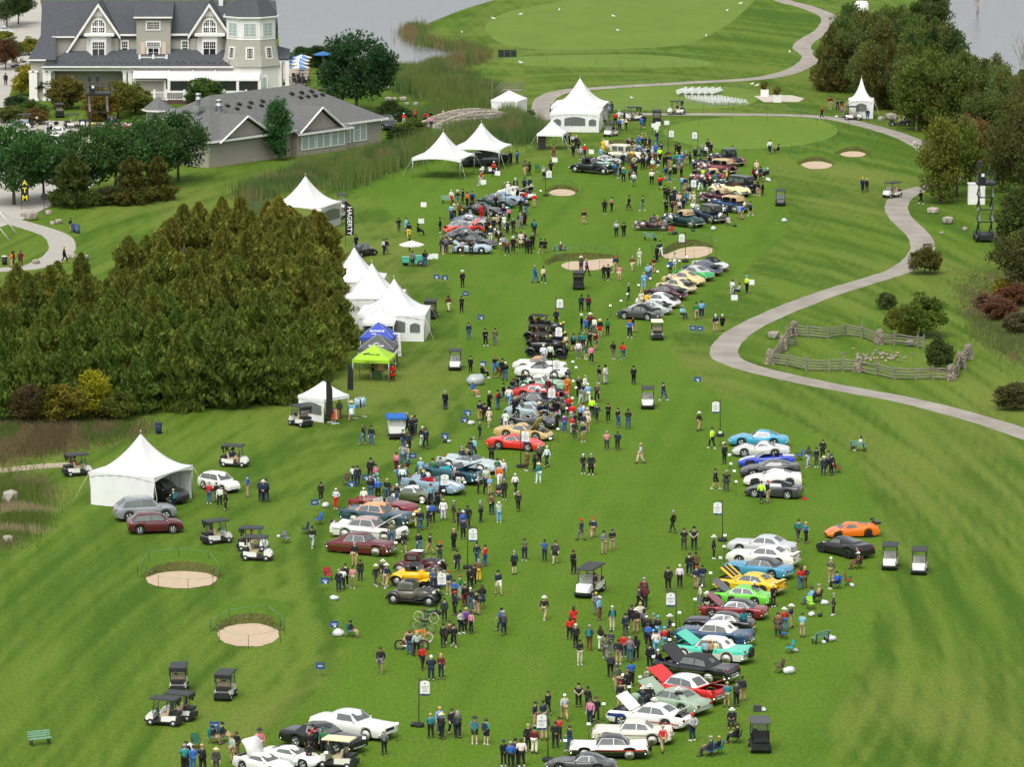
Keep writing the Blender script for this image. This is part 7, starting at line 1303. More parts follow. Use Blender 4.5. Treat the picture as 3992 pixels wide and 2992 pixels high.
ppl(t0,"240 1165 w w g F;225 1120 l k B F;250 1100 n k W A;320 1130 n a W <;415 1185 k k B >;440 1175 k k k <;440 1150 w a g A;485 1140 k a B A;130 1150 b w B F;935 1110 k k g;965 1110 g g g A;995 1110 n k K A;895 790 n k B;960 780 r w C;915 780 r k B;50 735 k k k A")
ppl(t1,"1270 1080 r w C F;1370 1050 r k R;1455 1095 k k k A;1462 1070 r w B;1505 1110 p k y A;1500 1060 k k k;1610 1060 l k w >w;1935 1600 r h B <tw;2045 1520 r k C At;2190 1420 n k y F")
ppl(t20,"140 1040 k k k F;175 1055 k l k Aq;325 1010 m k B;830 1010 l g B A;850 980 n k k A;880 1080 r k B A;915 1060 w c C;920 1130 b k K A;960 1060 n k D;975 1125 w k y;940 1120 c c g F;1110 1115 b b B Ast;1130 1100 k k g A;1240 1245 n j C F;450 1240 k k k Fp;490 1260 n k k A;515 1272 w k y A;545 1290 k k w A;350 1360 B B k F;35 1410 b d k <;105 1515 O a D F;140 1515 k k k F;265 1550 h k h Fq;325 1505 k k k F;520 1350 k k y A;565 1330 k k k;20 1660 k k C A;145 1655 n n g A")
ppl(J_,"1380 490 k k g;1420 530 B k g p;1460 520 k k B;1600 430 b b g A;1680 410 a k y >;1750 410 g k g;1830 480 n n B;1790 560 B a g;2080 580 n k K A;1970 600 b b U A;1520 590 a a B A;1610 600 l k B A;790 700 l l g A;910 760 k k B A;835 530 y y y Fc;350 680 h g g A;440 630 r n C F;310 540 k w k F;1150 700 n k R A;1290 700 o r B A;1260 820 n k g A;1340 760 w g D F;1400 800 O O B A;1460 740 y y r A;1500 800 B c g;1090 1050 b n k Ax;1150 1010 k g D A;1205 1080 k k g >w;1275 1150 t k T A;1480 1000 k k g A;1530 1060 k k k A;1425 1150 O m R Aw;1490 1250 w g w Aws;1690 900 k k y A;1770 860 h k g A;1810 860 k k B <w;1850 820 k k k;1900 680 w a C;1960 800 m k B;2060 720 H k g A;2020 940 n c w As;1895 930 w r C A;1885 1215 w k g A;2065 1320 r k B Aq;2170 870 k k B A;2180 1120 b g g Asx;2170 1560 k k k Fp")
ppl(I_,"200 580 k k k F;50 860 n a R F;150 820 g k B;215 830 t j y A;255 620 k k B;270 900 g g g A;325 830 b j w A;410 790 O a l;495 805 d k B;605 690 n k g A;750 640 g n g A;830 640 w k g;880 540 k k k A;945 600 k k g F;1300 720 k l C F;1415 660 b n K F;70 1165 k j C Aw;165 1100 k k C As;310 1060 B k y AL;330 1340 l j B A;395 1360 n a R A;520 1330 n k T F;590 1150 k k k;780 1150 H n B A;730 1360 n w g F;815 1360 k n W A;930 1380 k k T A;1040 1240 t t B A;1290 1220 y k Y;1870 1165 m k B FL;1920 1160 w k B AL;2010 1150 n B k F;1930 1010 c c y A;2090 1090 n k U i<;2160 1065 n n C i<;1885 1440 n n g <;1965 1460 k p k AL;2060 1450 k k K F;30 1560 k k k Fp;165 1590 n k w F;420 1660 t j g A;475 1560 k w g A;575 1690 c c w A;95 1700 n k k A;180 1700 n k B;265 1720 c j g F;320 1640 B k B")
ppl(t21,"790 185 k k k F;850 165 a k G >;1000 155 k k B <w;1117 160 d g K <w;612 275 k a R A;890 385 h n g F;955 395 k k K F;65 310 g g g F;100 285 k k g F;180 375 n d B Ax;25 470 G a B A;240 525 k k k Fs;275 530 k k k Fs;415 530 B d w i>;1320 190 k k k;1370 190 n k K;1400 190 B a B;1435 190 c n g F;1465 180 k k B;1215 325 k k k A;1245 333 B a Y A;1550 210 w k g A;1590 210 h k B A;1810 240 w k w A;1840 240 n k y A;1955 230 l h B As;1975 235 b a B A;2045 205 d k K >ws;587 690 d d W F;635 720 v k y >w;190 780 b b g >;262 785 c n k F;783 755 k k y F;820 760 k k B F;885 690 n a R F;917 760 p c r Fst;1028 680 B c g Fs;1090 630 h c w A;1240 600 k k k F;1268 560 n w k F;1213 695 m a B As;1160 755 l j g A;1180 750 h g B;1127 830 l l y A;1355 715 b d T Fs;1393 670 w w K Fsu;997 930 k k g >;590 1025 n k k A;650 1030 m n k A;1350 820 w d B A;1105 1000 c c y A;1155 1000 y y B A;1890 890 w h B F;1945 890 h n B i<;2015 870 H k U >;1465 1090 l n g iF;1578 1100 G a K A;1625 1085 l n K F;1745 1205 n a C A;1803 1200 k k C As;590 1200 k k W >p;630 1230 b b g As;665 1200 m k W A;748 1245 k r T Fs;815 1235 G k K F;372 1150 n k R F;1005 1255 b n R Ft;1035 1210 k a B >w;520 1370 d k B Asx;570 1360 v k B;605 1360 t k g F;700 1230 w g B;715 1360 m g B >s;660 1350 k k B;565 1435 w g B F;627 1440 O t g Fs;675 1480 p k B Fw;865 1440 k g d As;945 1440 r j B A;455 1370 c k K Ac;210 1410 a a g Ac;320 1380 B B T A;262 1480 w h w F;320 1470 w k B F;740 1650 k g k <;795 1655 w h k <;1040 1655 k k k A")
ppl(t30,"540 940 m a B F;603 965 n n N F;640 960 k r k;640 1015 p g B;470 1025 m k R <w;862 1040 n j R A;820 1655 n n Y A;855 1655 k k w A;20 1325 w n B F;90 1322 k k B i<")
ppl(t31,"1320 100 k k k >w")
ppl(t01,"555 610 k k y >w;100 650 o a B <L;118 640 k k k;180 640 m m B A;610 345 n a N >")
ppl(K_,"330 520 w r w F;465 550 n g W A;575 520 k d B <;670 595 o k B A;775 575 b n N Ax;1480 360 O a g A;1550 370 w w C A;1600 370 k B B A;1715 380 k k g A;1905 260 n n k A;2045 410 n g w A;1920 560 r j B A;1755 480 k k R;1820 740 k d g F;1950 765 k j w F;2115 605 r a g A;330 870 l n k A;390 860 a k T;515 850 B k B FL;85 1150 k k k >p;340 980 n n R A;560 980 k k Y A;770 740 k n B;880 760 k k B A;975 860 r r B A;1015 850 k g B;1125 960 O k g;1450 880 k j g F;1570 900 p k U FL;1285 640 k k w F;1240 1160 k k w F;1305 1100 a a w A;1360 1100 k k B;1460 1090 w w p;1535 1190 n k k F;1665 1170 k d g F;1805 1050 k g g F;1905 1020 k k K F;2110 1210 n n B Ax;1090 1200 k k B F;1130 1120 O k g F;1175 1340 n w T A;1310 1380 w B k Asx;1380 1400 k k B <wx;1460 1540 h B B F;1530 1640 B n g A;1660 1590 k k W F;1735 1470 G a B As;1830 1480 c k B Ac;1895 1470 n n g F;1955 1600 k k g A;2020 1600 k k k A;2080 1510 k k g;800 1270 r k B A;650 1425 n a W F;570 1650 h B B A;755 1640 k k B A;145 1605 n a k >;210 1580 g n B;315 1610 n a T A;100 1580 d d g")
ppl(t11,"1227 345 k d B Fh;1290 350 l l B <c;1313 400 k y K F;1320 510 n n k;1400 372 k k k i>;857 490 k n B A;1098 540 w n B >;1120 535 k g B <;1347 640 g n B;1452 645 k j B F;1775 820 k k W A;1655 1030 m c k F;1768 1040 k k K F;1830 1270 n j B A;1972 1325 k k k F;2055 1320 O g B F;1845 1560 k k K A;1950 1600 k k w i>;1170 1630 r k B Ac;1200 1480 w k k A;1010 1600 k k k i>")
ppl(G_,"170 430 k b r F;220 530 t B B >;320 520 k k k A;390 585 k j C A;350 1025 k d k >;225 1205 r j K Ax;470 1130 w l k A;545 930 k j m Ap;640 860 k d k A;775 800 k k K A;960 945 k k B F;1310 935 m k w F;1080 1130 n n W F;1220 1180 k k W F;1120 1470 n a T A;1390 1490 k a B A;1485 1420 k k B;1610 1160 n w n F;1630 1440 O k B A;1735 760 n j B Au;1970 940 k k g Fu;2110 850 w w y;2080 1030 k g w F;1730 900 o o y A;1760 1325 r n g A;1500 1660 k k R A;1660 1700 v b B F;1830 1500 r h g A;1870 1680 k d k F;2000 1500 l k g A;2070 1480 w n B;2030 1100 g h B F;2170 1060 l w C A;2150 1600 c a w A;2070 1720 n a g Fs;590 1385 k k y A;740 1385 O k g A;40 1230 k k w A;40 1580 c a w Ac;390 1665 w w k A")
ppl(t12,"1628 215 k n g A;1870 100 b a g i>;1925 310 n a K A;1965 320 k k k A;920 520 k j B FL;990 530 k j K F;715 290 g g B A;820 310 l w T Fq;1295 420 n k g;1350 440 w j k;1365 430 n n k A;1340 450 k k y;1430 540 k w w A;1460 555 n k B Aw;1262 560 k j K;1315 580 n k B F;1205 750 p m B >;1260 700 h j k Fu;1300 690 a j w F;1305 780 t m g;1230 870 b j w A;1258 880 w k B A;1285 870 g g B A;1925 470 O n G >;835 870 w n B;870 880 k n B A;985 820 k k k;1030 870 p l K;980 985 k j a A;1010 970 l b g Ax;1050 1000 b k g A;685 1075 w r w Fh;1125 1000 k j y F;1210 1030 k j C F;925 1068 w k w A;40 1005 n k B A;60 1015 n n W A;80 1010 n n K A;480 1410 k h k Aw;1270 1450 k d N Fs;1400 1455 k j B F;1165 1385 O j B A;1495 1465 k a B <w;1580 1535 k d R Fpt;1700 1430 k k y <;1780 1340 n k B;1730 1620 k n K F;1900 1560 n j K A;1970 1570 r j B A;845 1560 k a g;1010 940 k k k A;555 1010 k k k A") 
ppl(F_,"1485 390 k j k Fp;1535 390 l n g A;1840 470 k k B Fp;1420 520 a k B;1335 545 n k g;1465 535 k k B;1940 740 G h K F;2045 760 w j y FL;1980 880 o w B F;2060 1110 k k g A;1750 890 c a K A;1750 1020 n k U A;1810 1030 l a y FL;1610 990 h k g >L;1840 1360 B n B Ah;1970 1500 h l w Au;1655 1490 O k g >L;1190 1490 d B g <;1010 1460 w w y F;1290 1620 k k B A;1430 1590 k k B F;1350 1680 b g C F;905 1265 k k g F;620 760 l a w A;830 760 G n k A;960 740 g g B F;1210 900 g n C A;1270 910 k w k A;670 940 n n T A;790 1210 l n B A;820 1510 b k B A;740 1610 n d C >;600 1640 k j w A;560 1590 y y B A")
ppl(L_z,"70 830 k d W A;190 790 k a W F;250 860 n a W A;1060 905 j n g F;1320 970 n a R A;1520 1050 G h r >;1600 1170 k m B A;1690 880 k k K A;1760 830 k k B F;1840 750 B y g AL;1700 1260 k j w F;1800 1320 k a B >;1900 1220 k n B FLq;1420 1100 b k k F;1430 1330 n k R <;1250 1440 n k K A;1530 1650 h k k F;1620 1610 v k y F;1710 1650 p k B F;2180 970 n w k Fs")
ppl(t13,"765 110 k k B A;710 150 k n g A;740 130 w k B A;830 120 p a B As;895 55 k n K A;1320 690 k j B A;1383 705 h k y AL;1430 820 r k B Fw;1505 915 n n C F;1590 905 m n y FL;1070 850 k g B Fsw;820 537 k a k i>;1610 630 k k k A;1700 625 k k k A;1665 600 B k B A;2130 525 d n h Aw;2110 480 b n k;1500 1410 t k y A;1595 1420 k k T A;1580 1370 l j y F;1685 1385 k n B F;1735 1410 d k g AL;1880 1465 g d D Asx;1980 1470 t n B Asx;1100 1555 g k w A;485 1520 r k K A;505 1532 k k k Ax;582 1560 G k G F;2130 1655 k k N A;2190 1670 b k g A")
ppl(Z(680,2650,2.1167),"705 640 p c D F;690 682 d a k A;1110 725 k k B A;1115 645 k k K A;480 690 h a r >s;515 640 k B B F;85 770 t k g A;97 742 k k B A;155 770 b b B A;230 770 k k y A;345 780 d d T F;330 532 k a k i>s;405 520 k a K i>")
ppl(t22,"1295 140 n j d A;820 330 k k B Fp;905 375 k j K F;992 385 k j k Fp;1605 400 k a W Aw;1715 555 H k K Aw;1822 685 k k B A;808 570 p d g F;900 570 n k B F;1100 680 h c y Fw;605 770 k d w F;672 780 k k g Fc;292 715 w n w F;118 745 B B B Fc;185 750 d k B;225 690 O k y;222 850 t w T A;20 945 w k w A;45 1095 k k y A;1745 905 k k B >sw;1838 925 k d g At;590 1345 n g R Aw;690 1325 n a R Aw;782 1460 g a K Fp;855 1430 k a N Fp;100 1520 O n B Ftp;272 1530 b n k Ft;365 1545 d k B Fs;520 1635 k k B F;10 1640 n k g As;1380 1280 k k g <w;1473 1425 k d B A;1560 1425 k k k At;1730 1505 k k W >;1520 1655 k n B A;1575 1650 B k k A;510 430 r h g A;530 480 k d k F;605 495 n a g Fs;645 410 c a g A;720 330 n d g A;680 285 H k k A;725 150 O k g F;2140 1025 H n K A;2195 1020 k a R F")
ppl(t02,"1805 1030 r j g A;1865 1015 k g B A;1895 1060 w k B F;1945 1085 k k B <;1495 1090 n n g Ax;2135 970 b a G >")
ppl(t32,"350 715 d h B FL;420 715 k d K F;475 650 k k B F;485 785 n n T A;525 750 g k B F;550 785 k k B <;265 1350 t d B A;330 1370 b k y >;775 1590 B B C i<")
ppl(t33,"545 60 O a C A;285 130 r j B AL;320 115 k B y AL;50 280 k k C A;205 460 n a W <p;145 490 r b W A;90 535 B n B Ac;300 540 l a B A;570 350 d k g <;590 122 b k K i<;430 235 a B g i<;370 255 l j B i<")
ppl(t23,"1337 140 k k B A;1437 120 w k w A;1580 120 n a R A;1632 105 n g B F;270 390 k a W Aw;745 395 l B C >;715 350 g g Y A;855 480 k c w Ax;490 565 r k B AL;520 480 r r B AL;540 630 k k C A;660 655 d B g Ax;755 660 k w B AL;795 735 O g k A;845 680 d g K Fp;910 775 k a B A;955 715 r n B A;1005 750 g j g A;1060 740 k k k AL;970 530 n d k A;1060 510 k a W A;1020 470 k k B As;1095 450 c k y A;1130 490 g k k AL;1150 560 k k w A;1210 550 O k g A;1350 560 n a W >p;1090 300 d k B >;1135 300 m k B FL;1130 230 m k g A;1165 620 b k B F;1250 570 k l U A;1210 690 n k U A;1305 660 r l U A;1340 660 k k K A;1180 810 k k k A;1230 700 w l k A;1250 850 k b C A;838 885 d k G Ax;575 780 k c K F;1020 960 b k B F;898 1000 O a D F;985 1050 k k r F;1165 1045 g k w Au;565 1145 k k K At;645 1180 k k k A;665 1300 p n B F;715 1270 k k m Fw;300 1210 k k B Aw;445 1255 h a C Aw;190 1310 n a K >;260 1320 n a K A;270 1430 d a g A;395 1440 r k B At;365 1495 k k B A;485 1530 n j B <;130 1530 k k y F;185 1545 m w k A;20 1652 k k k A;70 1658 w k B A;925 1150 k a R A;945 1080 k a C F;1610 280 c g K <;1670 352 k c W A;1880 345 k k W A;2080 255 n g W F;1700 565 b k K A;1985 505 t n B AL;1120 1180 n d W A;1180 1182 k k W F;1425 1205 k k W F;1215 1305 k k W A;1845 1145 t a y As;1925 1140 d k B A;1975 1095 n a K Ax;1545 1435 h n R A;1290 1535 r a g A;1660 765 l k g A;1700 765 a k Y A;1745 765 c k w F;1885 1318 k k W iF;1920 1455 k k B i<;1690 1570 d d g i<;1765 1552 k g y i<")
SKT=[(.55,.36,.26),(.60,.42,.32),(.50,.31,.21),(.32,.18,.11),(.20,.11,.07),(.62,.44,.34)]
def choose(fl,R):
 if 'i' in fl: return 'sit'
 if 'p' in fl: return 'phone'
 if 'h' in fl: return 'behind' if 'A' in fl else 'hips'
 if 'w' in fl: return 'walk'
 if 'u' in fl: return 'up'
 return R.choice(['stand','stand','stand','relax','relax','relax','phone','behind','walk','walk'])
def person_specs(i,rec):
 (u,v_),tp,bt,hd,fl=rec;R=random.Random(i*7+3);P=G(u,v_);n=choose(fl,R);pp=PP[n]
 ang=0. if 'F' in fl else math.pi if 'A' in fl else -math.pi/2 if '<' in fl else math.pi/2 if '>' in fl else R.uniform(-3.1,3.1)
 ang += R.gauss(0,.4);sc_=R.uniform(.93,1.06)*1.02;fat=R.uniform(.92,1.18);mir=R.random() < .5;cj=lambda c: tuple(min(1,x*R.uniform(.85,1.15)) for x in COL[c])
 tc,bc=cj(tp),cj(bt);coat='c' in fl and n != 'sit';skirt='q' in fl and n != 'sit'
 parts=[('t_shirt' if 't' in fl else 'jacket',pp['shirt' if 't' in fl else 'jacket'],tc)]
 parts.append(('shorts',pp['shorts'],bc) if 's' in fl else ('trousers',pp['trousers'],bc) if not skirt else ('skirt',pp['skirt'],bc))
 if coat: parts.append(('coat_skirt',pp['coat'],tc))
 parts.append(('shoes',pp['shoes'],R.choice([(.02,.02,.02),(.02,.02,.02),(.55,.55,.53),(.1,.06,.04)])))
 hat=HATS.get(hd);hairc=HC_.get(hd if not hat else R.choice('kBg'),HC_['B'])
 if hat:
  parts.append((hat[0],pp[hat[0]],hat[1]))
  if hd=='W': parts.append(('hat_band',pp['band'],(.02,.02,.025)))
 else: parts.append(('hair',pp['longhair' if 'L' in fl else 'hair'],hairc))
 if 'L' in fl and hat: parts.append(('hair',pp['longhair'],hairc))
 if 'x' in fl: parts.append(('backpack',pp['backpack'],R.choice([(.02,.02,.025),(.03,.03,.05),(.02,.18,.2)])))
 return P,n,ang,sc_*fat*(-1 if mir else 1),sc_,R.choice(SKT),parts
# the nearest 300 stand as individuals, the far crowd is one mass
order=sorted(range(len(PEOPLE)),key=lambda i: -PEOPLE[i][0][1])
near_,far_=order[:300],order[300:]
PERS=[]
for i in near_:
 P,n,ang,sx,s_,sk,parts=person_specs(i,PEOPLE[i])
 o=link('person',PP[n]['body'],None,P,ang,(sx,abs(sx),s_),(*sk,1));o['category']='person';o['group']='visitors on the grass'
 for nm,me,c in parts: link(nm,me,o,color=c)
 PERS.append((o,PEOPLE[i],n))
if far_:
 Vs,Fs,Cs=[],[],[];off=0
 for i in far_:
  P,n,ang,sx,s_,sk,parts=person_specs(i,PEOPLE[i]);mt=np.array(Matrix.Translation(P) @ Matrix.Rotation(ang,4,'Z') @ Matrix.Diagonal((sx,abs(sx),s_,1)))
  for nm,me,c in [('body',PP[n]['body'],sk)]+parts:
   a=np.empty(len(me.vertices)*3,np.float32);me.vertices.foreach_get('co',a);a=a.reshape(-1,3) @ mt[:3,:3].T+mt[:3,3];Vs.append(a)
   fs=[[q_+off for q_ in p.vertices] for p in me.polygons];Fs += fs;Cs.append(np.tile(np.array([*c[:3],1],np.float32),(len(fs),1)));off += len(a)
 me=bpy.data.meshes.new('crowd');me.from_pydata(np.concatenate(Vs).tolist(),[],Fs);at=me.attributes.new('tone','FLOAT_COLOR','FACE');at.data.foreach_set('color',np.concatenate(Cs).ravel())
 me.polygons.foreach_set('use_smooth',[True]*len(Fs));me.materials.append(leaf_mat('crowd_clothes',.9,0));tag(link('distant_crowd',me,color=(1,1,1,1)),'distant crowd of visitors among the farthest cars, tents and clubhouse drive','crowd',kind='stuff')
# ================================================================ golf carts
CARTM={}
def cart_meshes():
 m={};X=lambda n,mb,mat: m.__setitem__(n,mb.mesh(n,mat))
 mb=MB();mb.loft([[(.62,-.50,.45),(.62,.50,.45),(.62,.50,.86),(.62,-.50,.86)],[(.95,-.50,.38),(.95,.50,.38),(.95,.48,.84),(.95,-.48,.84)],[(1.18,-.44,.36),(1.18,.44,.36),(1.16,.40,.62),(1.16,-.40,.62)],[(1.22,-.38,.40),(1.22,.38,.40),(1.20,.34,.54),(1.20,-.34,.54)]],smooth=False);X('front_cowl',mb,PAINT)
 mb=MB();mb.loft([[(.05,-.56,.34),(.05,.56,.34),(.05,.54,.66),(.05,-.54,.66)],[(-.55,-.58,.36),(-.55,.58,.36),(-.55,.56,.72),(-.55,-.56,.72)],[(-.95,-.56,.44),(-.95,.56,.44),(-.98,.52,.74),(-.98,-.52,.74)]],smooth=False);X('rear_body',mb,PAINT)
 mb=MB();mb.box((0,0,.30),(2.2,1.1,.14));mb.box((1.2,0,.34),(.12,.9,.16));mb.box((-1.05,0,.42),(.30,1.0,.34));mb.box((-.82,0,.82),(.55,.86,.22));X('chassis',mb,BLACK)
 mb=MB();mb.box((-.12,0,.74),(.55,1.0,.14));X('seat',mb,SEATM);mb=MB();mb.box((-.42,0,1.0),(.14,1.0,.46),ry=-.2);X('seat_back',mb,SEATM)
 mb=MB();mb.loft([[(x,y,z) for x,y,z in ((-1.02*k+.02,-.60*k,h),(.86*k,-.58*k,h),(.86*k,.58*k,h),(-1.02*k+.02,.60*k,h))] for k,h in ((.98,1.76),(1.,1.80),(.97,1.86),(.80,1.885))],smooth=False);X('roof',mb,CLOTH)
 for i,(a,b) in enumerate((((.66,.50,.85),(.50,.50,1.78)),((.66,-.50,.85),(.50,-.50,1.78)),((-.62,.50,.7),(-.60,.50,1.78)),((-.62,-.50,.7),(-.60,-.50,1.78)))): mb=MB();mb.tube([a,b],.028,5);X('post%d' % i,mb,BLACK)
 mb=MB();prism(mb,[(.66,-.47,.88),(.66,.47,.88),(.56,.47,1.45),(.56,-.47,1.45)],(-.01,0,0));X('windshield',mb,M('cart_screen',(.30,.33,.32),.08,var=.1));MATS['cart_screen'].node_tree.nodes['Principled BSDF'].inputs['Alpha'].default_value=.35
 mb=MB();mb.lathe([(.17,0),(.18,.02),(.15,.03)],12,0,(0,0,0));X('steering_wheel',mb,BLACK)
 mb=MB();mb.box((-.95,0,1.66),(.08,1.08,.26));mb.box((-.78,.55,1.5),(.16,.05,.55));mb.box((-.78,-.55,1.5),(.16,.05,.55));X('rain_curtain',mb,BLACK)
 return m
CT=cart_meshes();CARTS=[]
def cart(u,v,deg,label,body=WH,roofc=(.045,.047,.05,1),seat=(.45,.36,.24),curtain=True,riders=(),lm=None,scale=1.,long_=0):
 P=G(u,v) if v else u;o=link('golf_cart',None,loc=P,rot=R_(deg),scale=(scale*(1+long_),scale,scale));tag(o,label,'golf cart','golf carts');CARTS.append(o);LANDMARKS.append((P.x,P.y,lm or 'a golf cart'))
 for n in ('front_cowl','rear_body'): link(n,CT[n],o,color=body)
 link('chassis',CT['chassis'],o);link('seat',CT['seat'],o,color=seat);link('seat_back',CT['seat_back'],o,color=seat);link('roof',CT['roof'],o,color=roofc)
 for i in range(4): link('post',CT['post%d' % i],o)
 link('windshield',CT['windshield'],o);link('steering_wheel',CT['steering_wheel'],o,(.38,.25,1.0),(0,-.9,0))
 if curtain: link('rain_curtain',CT['rain_curtain'],o)
 for x in (.80,-.80):
  for s in (1,-1): add_wheel(o,x,s*.50,.235,.2,False,'capc',(.55,.55,.55))
 for k,(tp,bt,hd) in enumerate(riders):
  y=.25 if k==0 else -.25;a=R_(deg);off=Vector((-.05*math.cos(a)-y*math.sin(a),-.05*math.sin(a)+y*math.cos(a),.30))*scale;pp=PP['sit']
  r=link('person',pp['body'],None,P+off,a+math.pi/2,1,(*SKT[k],1));tag(r,'person in %s top %s %s' % (CN[tp],'at the wheel of' if k==0 else 'riding in',lm or 'a cart'),'person','visitors on the grass')
  link('jacket',pp['jacket'],r,color=COL[tp]);link('trousers',pp['trousers'],r,color=COL[bt]);link('shoes',pp['shoes'],r,color=(.03,.03,.03))
  h=HATS.get(hd);link(h[0] if h else 'hair',pp[h[0] if h else 'hair'],r,color=h[1] if h else HC_[hd])
 return o
def cart2(f,F,Rr,label,**k):
 a,b=G(*f(*F)),G(*f(*Rr));d=a-b;ang=math.degrees(math.atan2(d.y,d.x));lat=Vector((-d.y,d.x,0)).normalized();far=lat if lat.y > 0 else -lat;P=(a+b)/2+far*.5;return cart(P,None,ang,label,**k)
cart2(t02,(765,786),(605,800),'white golf cart at the end of the dirt track',riders=(('r','a','k'),),lm='the cart on the dirt track')
BK4=(.02,.02,.022,1)
cart2(t02,(2095,720),(1917,713),'white golf cart with two riders above the white crossover',lm='the two rider cart',riders=(('g','a','k'),('n','a','k')))
cart2(t02,(1975,1368),(1812,1388),'empty white golf cart right of the dark red crossover',lm='the empty cart')
cart(1002,2185,-8,'white golf cart nearest of the overlapping pair by the rope',lm='the overlapping carts');cart(985,2148,-5,'white golf cart behind, in the overlapping pair by the rope',lm='the rear overlapping cart',riders=(('k','a','R'),))
cart(698,2696,88,'white golf cart seen from behind, above the pair at lower left',lm='the lower left carts');cart(880,2724,80,'white golf cart seen from behind, standing alone at lower left')
cart2(t03,(1293,1303),(1498,1318),'white golf cart in front of the pair at lower left, facing left');cart2(t03,(1425,1258),(1605,1272),'white golf cart half hidden behind in the lower left pair')
cart2(t12,(275,348),(402,377),'white golf cart beside the clothes vendor tent',lm='the cart by the vendor tent')
cart(2525,1590,268,'white golf cart facing the camera in mid fairway',curtain=False,lm='the mid fairway cart');cart(2300,2318,250,'large white buggy with tall windscreen rolling down the fairway',curtain=False,lm='the large white buggy',scale=1.15,long_=.35,riders=(('d','k','B'),('B','k','g')))
cart(2961,2925,92,'black golf cart with raised tyres at the bottom right of the near row',body=BK4,roofc=(.08,.082,.085,1),seat=(.03,.03,.03),curtain=False,lm='the black golf cart',scale=1.1)
cart(3470,2216,262,'white golf cart facing the camera, left of the right hand pair',curtain=False,lm='the right hand carts');cart(3584,2234,262,'white golf cart facing the camera, right of the right hand pair',curtain=False)
cart(1775,1440,268,'white golf cart facing the camera right of the lime green tent',curtain=False,lm='the cart near the lime green tent');cart(1680,1240,85,'black golf cart behind the nearest marquee',body=BK4,lm='the cart behind the marquee')
cart(1335,818,280,'white golf cart half behind the tall dark banner',curtain=False);cart(1322,852,260,'white golf cart behind the half hidden marquee')
cart(2255,1126,90,'black cart driving away up the middle of the fairway',body=BK4,seat=(.03,.03,.03),lm='the black cart in mid fairway',riders=(('k','k','K'),('k','k','B')));cart(2561,1322,91,'white golf cart with cream roof seen from behind',body=(.72,.71,.66,1),roofc=(.72,.66,.48,1),curtain=False,lm='the cream roofed cart')
cart(3042,800,268,'black cart facing the camera right of the far old cars',body=BK4,seat=(.03,.03,.03),curtain=False,lm='the black cart by the far cars');cart(3478,770,220,'white golf cart by the cart path bend',curtain=False,lm='the cart by the path bend')
cart2(t30,(785,1038),(683,1036),'white golf cart in front of the pagoda tent',curtain=False,lm='the cart by the pagoda tent');cart2(t20,(1357,990),(1463,989),'white golf cart before the white ceremony chairs',lm='the cart by the ceremony chairs',riders=(('k','a','K'),))
cart(2470,470,200,'white golf cart by the tall marquee, left of two',lm='the carts by the tall marquee');cart(2562,482,85,'black golf cart right of the tall marquee',body=BK4);cart(2382,532,240,'white golf cart facing the camera below the tall marquee',curtain=False,lm='the cart below the tall marquee',riders=(('k','a','B'),('a','a','B')))
cart(1908,676,175,'white golf cart under the edge of the open canopy',lm='the cart by the open canopy');cart(72,262,200,'black golf cart by the clubhouse porch',body=WH,curtain=False);cart(232,456,100,'dark golf cart in the clubhouse drive',body=BK4,curtain=False);cart(285,498,20,'golf cart with dark roof beside the rally coupe',body=WH,curtain=False);cart(785,640,250,'white golf cart by the garage door',curtain=False);cart(95,498,190,'dark golf cart among the men in the clubhouse drive',body=BK4,curtain=False)
cart(1318,2995,160,'golf cart with cream roof cut off by the bottom edge',body=(.7,.68,.6,1),roofc=(.70,.62,.40,1),curtain=False,scale=1.05)
o=cart(3508,490,178,'dark utility cart with flatbed under the birches',body=BK4,curtain=False,lm='the flatbed utility cart',long_=.25);
for ch_ in [c for c in o.children if c.name.startswith(('roof','post','windshield'))]: bpy.data.objects.remove(ch_)
mb=MB();mb.box((-.75,0,.82),(1.3,1.3,.25));put('flatbed',mb,WOODG,o)
# food cart with blue roof, coffee tricycle with parasol
p=G(1545,1708);o=link('food_cart',None,loc=p,rot=R_(95));tag(o,'snack buggy with bright blue roof and white body serving people','food cart');LANDMARKS.append((p.x,p.y,'the blue roofed snack buggy'))
mb=MB();mb.box((0,0,1.95),(2.3,1.7,.10),taper=.94);mb.box((0,0,1.88),(2.35,1.75,.1));link('roof',mb.mesh('roof',CLOTH),o,color=(.012,.12,.42,1));mb=MB();mb.box((-.35,0,.85),(1.5,1.35,.55));put('counter_body',mb,TRIM,o);mb=MB();mb.box((-.35,0,1.5),(1.2,1.2,.75));put('display_case',mb,M('case_glass',(.42,.45,.44),.15),o);mb=MB();mb.box((0,0,.42),(2.3,1.2,.3));put('chassis',mb,BLACK,o)
for a in (-1,1):
 for b in (-1,1): add_wheel(o,a*.8,b*.58,.26,.2,False,'capc');mb=MB();mb.box((a*.95,b*.7,1.5),(.05,.05,.85));put('post',mb,TRIM,o)
p=G(*t11(1365,635));o=link('coffee_tricycle',None,loc=p,rot=R_(3));tag(o,'mint green vendor tricycle with box front under the white parasol','tricycle');LANDMARKS.append((p.x,p.y,'the mint vendor tricycle'));MINT=M('mint_paint',(.08,.42,.30),.4,coat=.5)
for x,w2,h,z in ((.55,1.3,.75,.72),(-1.0,.75,.55,.68)): mb=MB();mb.box((x,0,z),(w2,.8,h));put('box',mb,MINT,o);mb=MB();mb.box((x,0,z+h/2+.03),(w2*1.04,.84,.05));put('lid',mb,MINT,o)
for x,y in ((.6,.45),(.6,-.45),(-1.0,0)): add_wheel(o,x,y,.33,.06,False,'wire',(.5,.5,.5))
